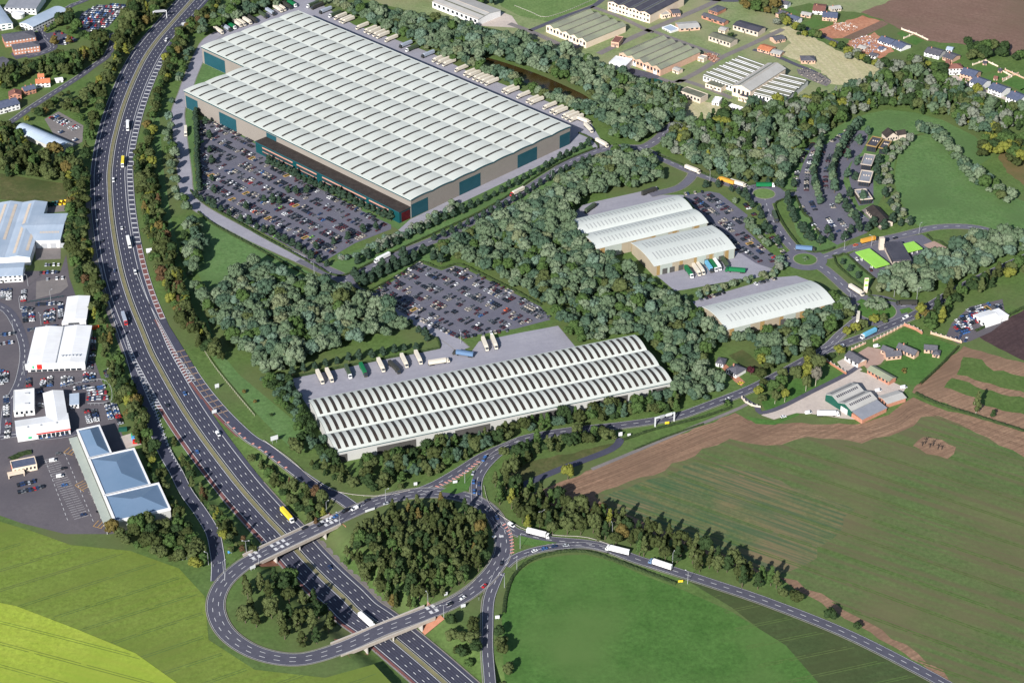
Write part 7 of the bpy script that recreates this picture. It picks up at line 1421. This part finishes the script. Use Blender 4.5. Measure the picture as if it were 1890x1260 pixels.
wood([(165, 560), (186, 566), (205, 612), (208, 645), (240, 700), (262, 735), (272, 790), (290, 850), (312, 905), (340, 960), (380, 1020), (378, 1050), (350, 1040), (318, 1000), (318, 950), (288, 900), (262, 850), (245, 800), (222, 750), (205, 700), (186, 650), (176, 600)], 6.6, 24, AUT+REAL, (.65, 1.0), ('round', 'ragged'))
wood([(232, 715), (252, 712), (262, 752), (248, 790), (228, 770), (222, 735)], 8, 25, ['yellowgreen', 'autumn', 'olive', 'midgreen'], (1.0, 1.25))
wood([(312, 800), (328, 820), (350, 862), (380, 905), (420, 950), (455, 985), (480, 1008), (440, 1020), (415, 1012), (395, 965), (365, 918), (335, 872)], 6.2, 26, AUT+['russet'], (.5, .85), ('round', 'ragged'))
wood([(200, 985), (260, 975), (320, 960), (350, 985), (370, 1030), (345, 1045), (300, 1035), (250, 1012)], 7.0, 27, REAL, (.8, 1.1))
wood([(215, 62), (258, 22), (300, -8), (340, -14), (300, 22), (268, 58), (242, 98), (222, 142), (204, 190), (194, 232), (188, 280), (178, 318), (160, 318), (155, 285), (170, 240), (178, 205), (150, 180), (180, 150), (205, 128), (212, 95)], 7.2, 28, REAL+AUT, (.8, 1.2), ('round', 'ragged'))
wood([(0, 130), (40, 122), (95, 108), (150, 98), (196, 82), (205, 100), (180, 118), (150, 136), (120, 140), (100, 138), (62, 134), (30, 150), (0, 168)], 7.2, 29, REAL, (.8, 1.2), ('round', 'ragged'))
wood([(135, 52), (172, 66), (205, 52), (225, 30), (240, 10), (262, -6), (262, 14), (225, 52), (215, 80), (180, 84), (150, 72), (120, 80), (110, 60), (108, 30), (128, 22)], 8.0, 30, REAL+['autumn'], (.7, 1.05))
wood([(0, 252), (40, 262), (80, 290), (130, 285), (140, 300), (160, 322), (125, 336), (60, 328), (0, 322)], 7.4, 31, REAL, (.9, 1.3), ('round', 'ragged'))
wood([(-20, 228), (20, 230), (35, 238), (60, 262), (20, 258), (-20, 260)], 7.5, 32, REAL, (.8, 1.1))
wood([(55, 205), (95, 182), (135, 168), (165, 172), (160, 205), (172, 240), (160, 245), (140, 222), (110, 202), (80, 214), (40, 232)], 10, 33, REAL+['yellowgreen'], (.55, .9))
wood([(55, 45), (90, 45), (105, 28), (118, 34), (92, 58), (70, 62), (40, 60), (20, 58)], 9, 34, ['midgreen', 'darkolive', 'yellowgreen'], (.6, .85), ('ragged', 'round'))
wood([(1386, 712), (1420, 700), (1470, 682), (1512, 662), (1532, 668), (1500, 690), (1440, 718), (1405, 740), (1385, 735)], 8.6, 35, ['olive', 'darkolive', 'midgreen', 'autumn', 'yellowgreen'], (.8, 1.15))
wood([(1380, 655), (1420, 670), (1480, 655), (1510, 640), (1512, 655), (1460, 680), (1400, 700)], 8, 36, REAL, (.8, 1.1))
wood([(1690, 575), (1725, 548), (1790, 512), (1840, 490), (1900, 466), (1900, 500), (1850, 520), (1795, 548), (1740, 572), (1742, 600), (1712, 612), (1690, 600)], 8.0, 37, ['olive', 'yellowgreen', 'darkgreen', 'darkolive', 'midgreen'], (.85, 1.25), ('round', 'ragged'))
wood([(1622, 520), (1660, 498), (1700, 486), (1740, 470), (1790, 448), (1850, 438), (1900, 442), (1900, 462), (1850, 480), (1800, 502), (1740, 532), (1700, 552), (1640, 548), (1618, 535)], 8.2, 38, PALE, (1.0, 1.4))
wood([(1808, 262), (1840, 244), (1880, 258), (1905, 280), (1900, 300), (1860, 310), (1850, 282), (1825, 290), (1812, 300)], 8, 39, ['darkgreen', 'midgreen', 'yellowgreen', 'darkolive'], (.9, 1.25))
wood([(1690, 232), (1720, 236), (1748, 254), (1772, 284), (1800, 316), (1838, 342), (1872, 356), (1868, 374), (1825, 360), (1785, 330), (1755, 296), (1735, 266), (1700, 246)], 8, 40, PALE+MIXW, (.8, 1.1))
wood([(1668, 258), (1690, 250), (1680, 268), (1652, 290), (1645, 320), (1650, 352), (1664, 385), (1680, 412), (1668, 416), (1650, 392), (1635, 355), (1630, 310), (1640, 280)], 6.2, 41, ['silver', 'tan', 'silver', 'sage'], (.45, .7))
wood([(1780, 84), (1800, 80), (1835, 84), (1862, 92), (1858, 106), (1820, 108), (1788, 112)], 8, 42, ['darkgreen', 'midgreen', 'olive'], (.9, 1.2)); wood([(1868, 100), (1895, 104), (1900, 116), (1875, 118)], 8, 43, ['darkgreen', 'midgreen'], (.8, 1.1))
wood([(1425, 42), (1455, 42), (1482, 58), (1520, 78), (1570, 98), (1600, 110), (1640, 122), (1700, 112), (1752, 130), (1750, 140), (1690, 134), (1635, 138), (1570, 108), (1500, 75), (1450, 55)], 8.5, 44, ['olive', 'yellowgreen', 'midgreen', 'silver', 'darkgreen'], (.75, 1.1))
wood([(1355, -10), (1420, -12), (1440, 12), (1428, 30), (1405, 26), (1370, 14)], 8, 45, ['darkgreen', 'midgreen', 'olive', 'autumn'], (.8, 1.15)); wood([(1595, 545), (1640, 556), (1642, 572), (1618, 582), (1595, 572)], 7, 46, ['greygreen', 'sage'], (.7, .9))
wood([(1440, 250), (1470, 246), (1475, 270), (1450, 285)], 8, 47, PALE, (1.1, 1.4)); wood([(1335, 355), (1375, 385), (1400, 430), (1428, 462), (1452, 490), (1440, 500), (1410, 470), (1380, 430), (1345, 392)], 4.4, 48, ['sage', 'teal', 'silver', 'greygreen'], (.45, .8))
wood([(1265, 545), (1310, 530), (1370, 515), (1432, 500), (1450, 505), (1430, 515), (1350, 532), (1290, 548)], 5.5, 49, ['sage', 'tan', 'greygreen', 'teal'], (.4, .65)); wood([(1495, 530), (1530, 545), (1555, 575), (1540, 590), (1520, 560), (1490, 545)], 7, 50, MIXW, (.6, .9))
wood([(742, 425), (790, 395), (840, 372), (850, 384), (800, 412), (745, 440), (700, 462), (640, 480), (620, 490), (622, 478), (690, 448)], 5.5, 51, ['sage', 'teal', 'greygreen', 'silver'], (.4, .7))
wood([(240, 130), (270, 78), (320, 22), (350, -10), (356, -10), (330, 22), (285, 70), (250, 125), (228, 190), (222, 185)], 14, 52, REAL, (.3, .5), ('bush',))

wood([(1420, 1085), (1500, 1115), (1600, 1160), (1720, 1225), (1700, 1232), (1560, 1160), (1430, 1102)], 9, 55, RW, (.7, 1.0)); wood([(920, 1160), (935, 1180), (945, 1260), (930, 1290), (922, 1220)], 9, 56, RW, (.6, .9)); wood([(810, 1150), (870, 1135), (885, 1160), (880, 1240), (820, 1260), (770, 1200)], 9, 57, RW, (.7, 1.0))
wood([(1640, 595), (1655, 590), (1625, 615), (1560, 640), (1560, 625), (1590, 605), (1620, 595)], 9, 58, ['yellowgreen', 'olive'], (.6, .8)) if False else None
def bulk_trees(name, items, label):
    V, F, MI, mats, n = [], [], [], [], 0
    rg = random.Random(5)
    for x, y, z, sh, lf, s, sz, a in items:
        v, f = SHAPES[sh][rg.randrange(len(SHAPES[sh]))]; c, d = math.cos(a)*s, math.sin(a)*s
        V.append(np.stack([x+v[:, 0]*c-v[:, 1]*d, y+v[:, 0]*d+v[:, 1]*c, z+v[:, 2]*sz], 1)); F.append(f+n); n += len(v)
        if lf not in mats: mats.append(lf)
        MI.append(np.full(len(f), mats.index(lf), np.int32))
    V, F, MI = np.concatenate(V), np.concatenate(F), np.concatenate(MI)
    me = bpy.data.meshes.new(name); me.vertices.add(len(V)); me.vertices.foreach_set('co', V.ravel()); me.loops.add(F.size); me.loops.foreach_set('vertex_index', F.ravel().astype(np.int32))
    me.polygons.add(len(F)); me.polygons.foreach_set('loop_start', np.arange(0, F.size, 3, dtype=np.int32)); me.polygons.foreach_set('material_index', MI); me.update(calc_edges=True)
    for m in mats: me.materials.append(MATS['leaf_'+m])
    o = bpy.data.objects.new(name, me); link(o); return tag(o, label, 'woodland', None, 'stuff')
bulk_trees('woodland', STUFF, 'massed woods and tree belts between the warehouses, fields and motorway')
# solitary trees
for q in ((1606, 566), (1617, 563), (1628, 567), (1610, 574), (1622, 577), (1632, 574), (1600, 571)): g = G(*q); tree('broadleaf_tree', g[0], g[1], 'round', RNG.choice(['greygreen', 'sage']), .72, .75, 'grey-green tree in the clump on the big roundabout island', 'trees on the roundabout island')
g = G(1486, 480); tree('bush', g[0], g[1], 'bush', 'greygreen', .8, .7, 'low grey-green bush on the second small roundabout', None, 0, 'bark', 'bush')
for x, y, sh, lf, s, sz, mt, lb in ((1048, 884, 'round', 'yellowgreen', 1.0, 1.15, 'bark', 'yellow-green rounded tree standing alone beside the old road'), (1801, 764, 'ragged', 'olive', 1.0, 1.75, 'bark_pale', 'tall ragged tree alone in the hedge of the ploughed strips'), (1832, 770, 'egg', 'darkgreen', .6, .7, 'bark', 'small dark tree in the hedge of the ploughed strips'), (1668, 686, 'bush', 'autumn', .7, .7, 'bark', 'browning bush in the middle of the farmhouse lawn'),
        (1385, 692, 'round', 'maroon', .7, .7, 'bark', 'dark red tree beside the chimneyed bungalow'), (1348, 74, 'round', 'darkgreen', .75, .75, 'bark', 'dark lone tree between the airfield barracks'), (1337, 200, 'egg', 'midgreen', 1.2, .9, 'bark', 'green conifer beside the white mobile office'), (1706, 588, 'round', 'autumn', .9, .8, 'bark', 'golden tree at the corner of the scrapyard road'), (1720, 598, 'round', 'midgreen', 1.0, 1.0, 'bark', 'green tree beside the golden one at the scrapyard'),
        (101, 84, 'egg', 'autumn', 1.3, 1.1, 'bark', 'orange tree in the brick office court'), (128, 82, 'egg', 'autumn', 1.1, 1.0, 'bark', 'orange tree at the end of the small car park'), (1548, 655, 'round', 'yellowgreen', .9, .8, 'bark', 'yellow-green tree at the mouth of the white barn drive'), (1505, 712, 'round', 'bare', .9, 1.6, 'bark_pale', 'tall pale-trunked tree at the end of the drive lawn'), (1487, 722, 'round', 'olive', .8, 1.3, 'bark_pale', 'pale-trunked olive tree on the drive lawn beside the tallest one'), (1448, 742, 'round', 'yellowgreen', .7, 1.1, 'bark_pale', 'pale-trunked yellow-green tree above the farm drive'), (1430, 745, 'round', 'olive', .75, 1.1, 'bark_pale', 'pale-trunked olive tree at the western end of the drive lawn'), (1562, 622, 'round', 'yellowgreen', .85, .85, 'bark', 'first yellow-green tree between the two roads by the big roundabout'), (1578, 616, 'round', 'yellowgreen', .85, .9, 'bark', 'second yellow-green tree between the two roads by the big roundabout'), (1592, 609, 'round', 'olive', .9, .9, 'bark', 'olive tree between the two roads by the big roundabout'), (1612, 600, 'round', 'yellowgreen', .9, .9, 'bark', 'third yellow-green tree beside the tree-planted roundabout'), (1630, 596, 'egg', 'olive', 1.1, .9, 'bark', 'last olive tree in the roadside row beside the tree-planted roundabout'), (1344, 748, 'bush', 'midgreen', .9, .9, 'bark', 'round bush at the farm track gate')):
    g = G(x, y); tree('tree' if sh != 'bush' else 'bush', g[0], g[1], sh, lf, s, sz, lb, None, 0.0, mt, 'tree' if sh != 'bush' else 'bush')
# gaunt dead trunks in the bare patch of the crop
for i, (x, y, h, w) in enumerate(((1702, 823, 4, 'first'), (1708, 819, 6, 'second'), (1716, 826, 4, 'third'), (1722, 823, 6, 'fourth'), (1731, 829, 5, 'fifth'), (1738, 830, 4, 'last'))):
    g = G(x, y); m = MB(); m.cyl(0, 0, 0, h, .35, 'roof_brown', 7, .12)
    for k in range(6): a = k*1.1; z = h*(.35+.1*k); m.beam((0, 0, z), (math.cos(a)*1.8, math.sin(a)*1.8, z+.9), .16, 'roof_brown')
    o = m.build('dead_tree'); o.location = (g[0], g[1], 0); tag(o, 'bare blackened tree in the brown patch of the crop, %s from the west' % w, 'tree', 'bare trees in the brown patch')
tag(MARK.build('road_markings'), kind='structure')
print('cars', N_CARS[0], 'bulk cars', len(BULK), 'ornamental', NO[0], 'single trees', NI[0], 'bulk trees', len(STUFF))
for lb, px in (('pale wall at the back of the bungalow gardens', [(1664, 55), (1690, 64), (1713, 75)]), ('pale wall between two square garden lawns', [(1668, 72), (1686, 64)]), ('pale wall along the first lane-side garden', [(1795, 121), (1818, 113), (1842, 124)]), ('pale wall between the lane-side gardens', [(1846, 130), (1868, 142), (1850, 152)]), ('orange brick wall between the two last gardens', [(1850, 148), (1880, 136)]), ('orange brick wall at the field end of the gardens', [(1855, 130), (1890, 146)])):
    wallobj('garden_wall', lb, px, 1.6, .35, 'brick_pale' if 'orange' in lb else 'wall_cream', every=9.0)
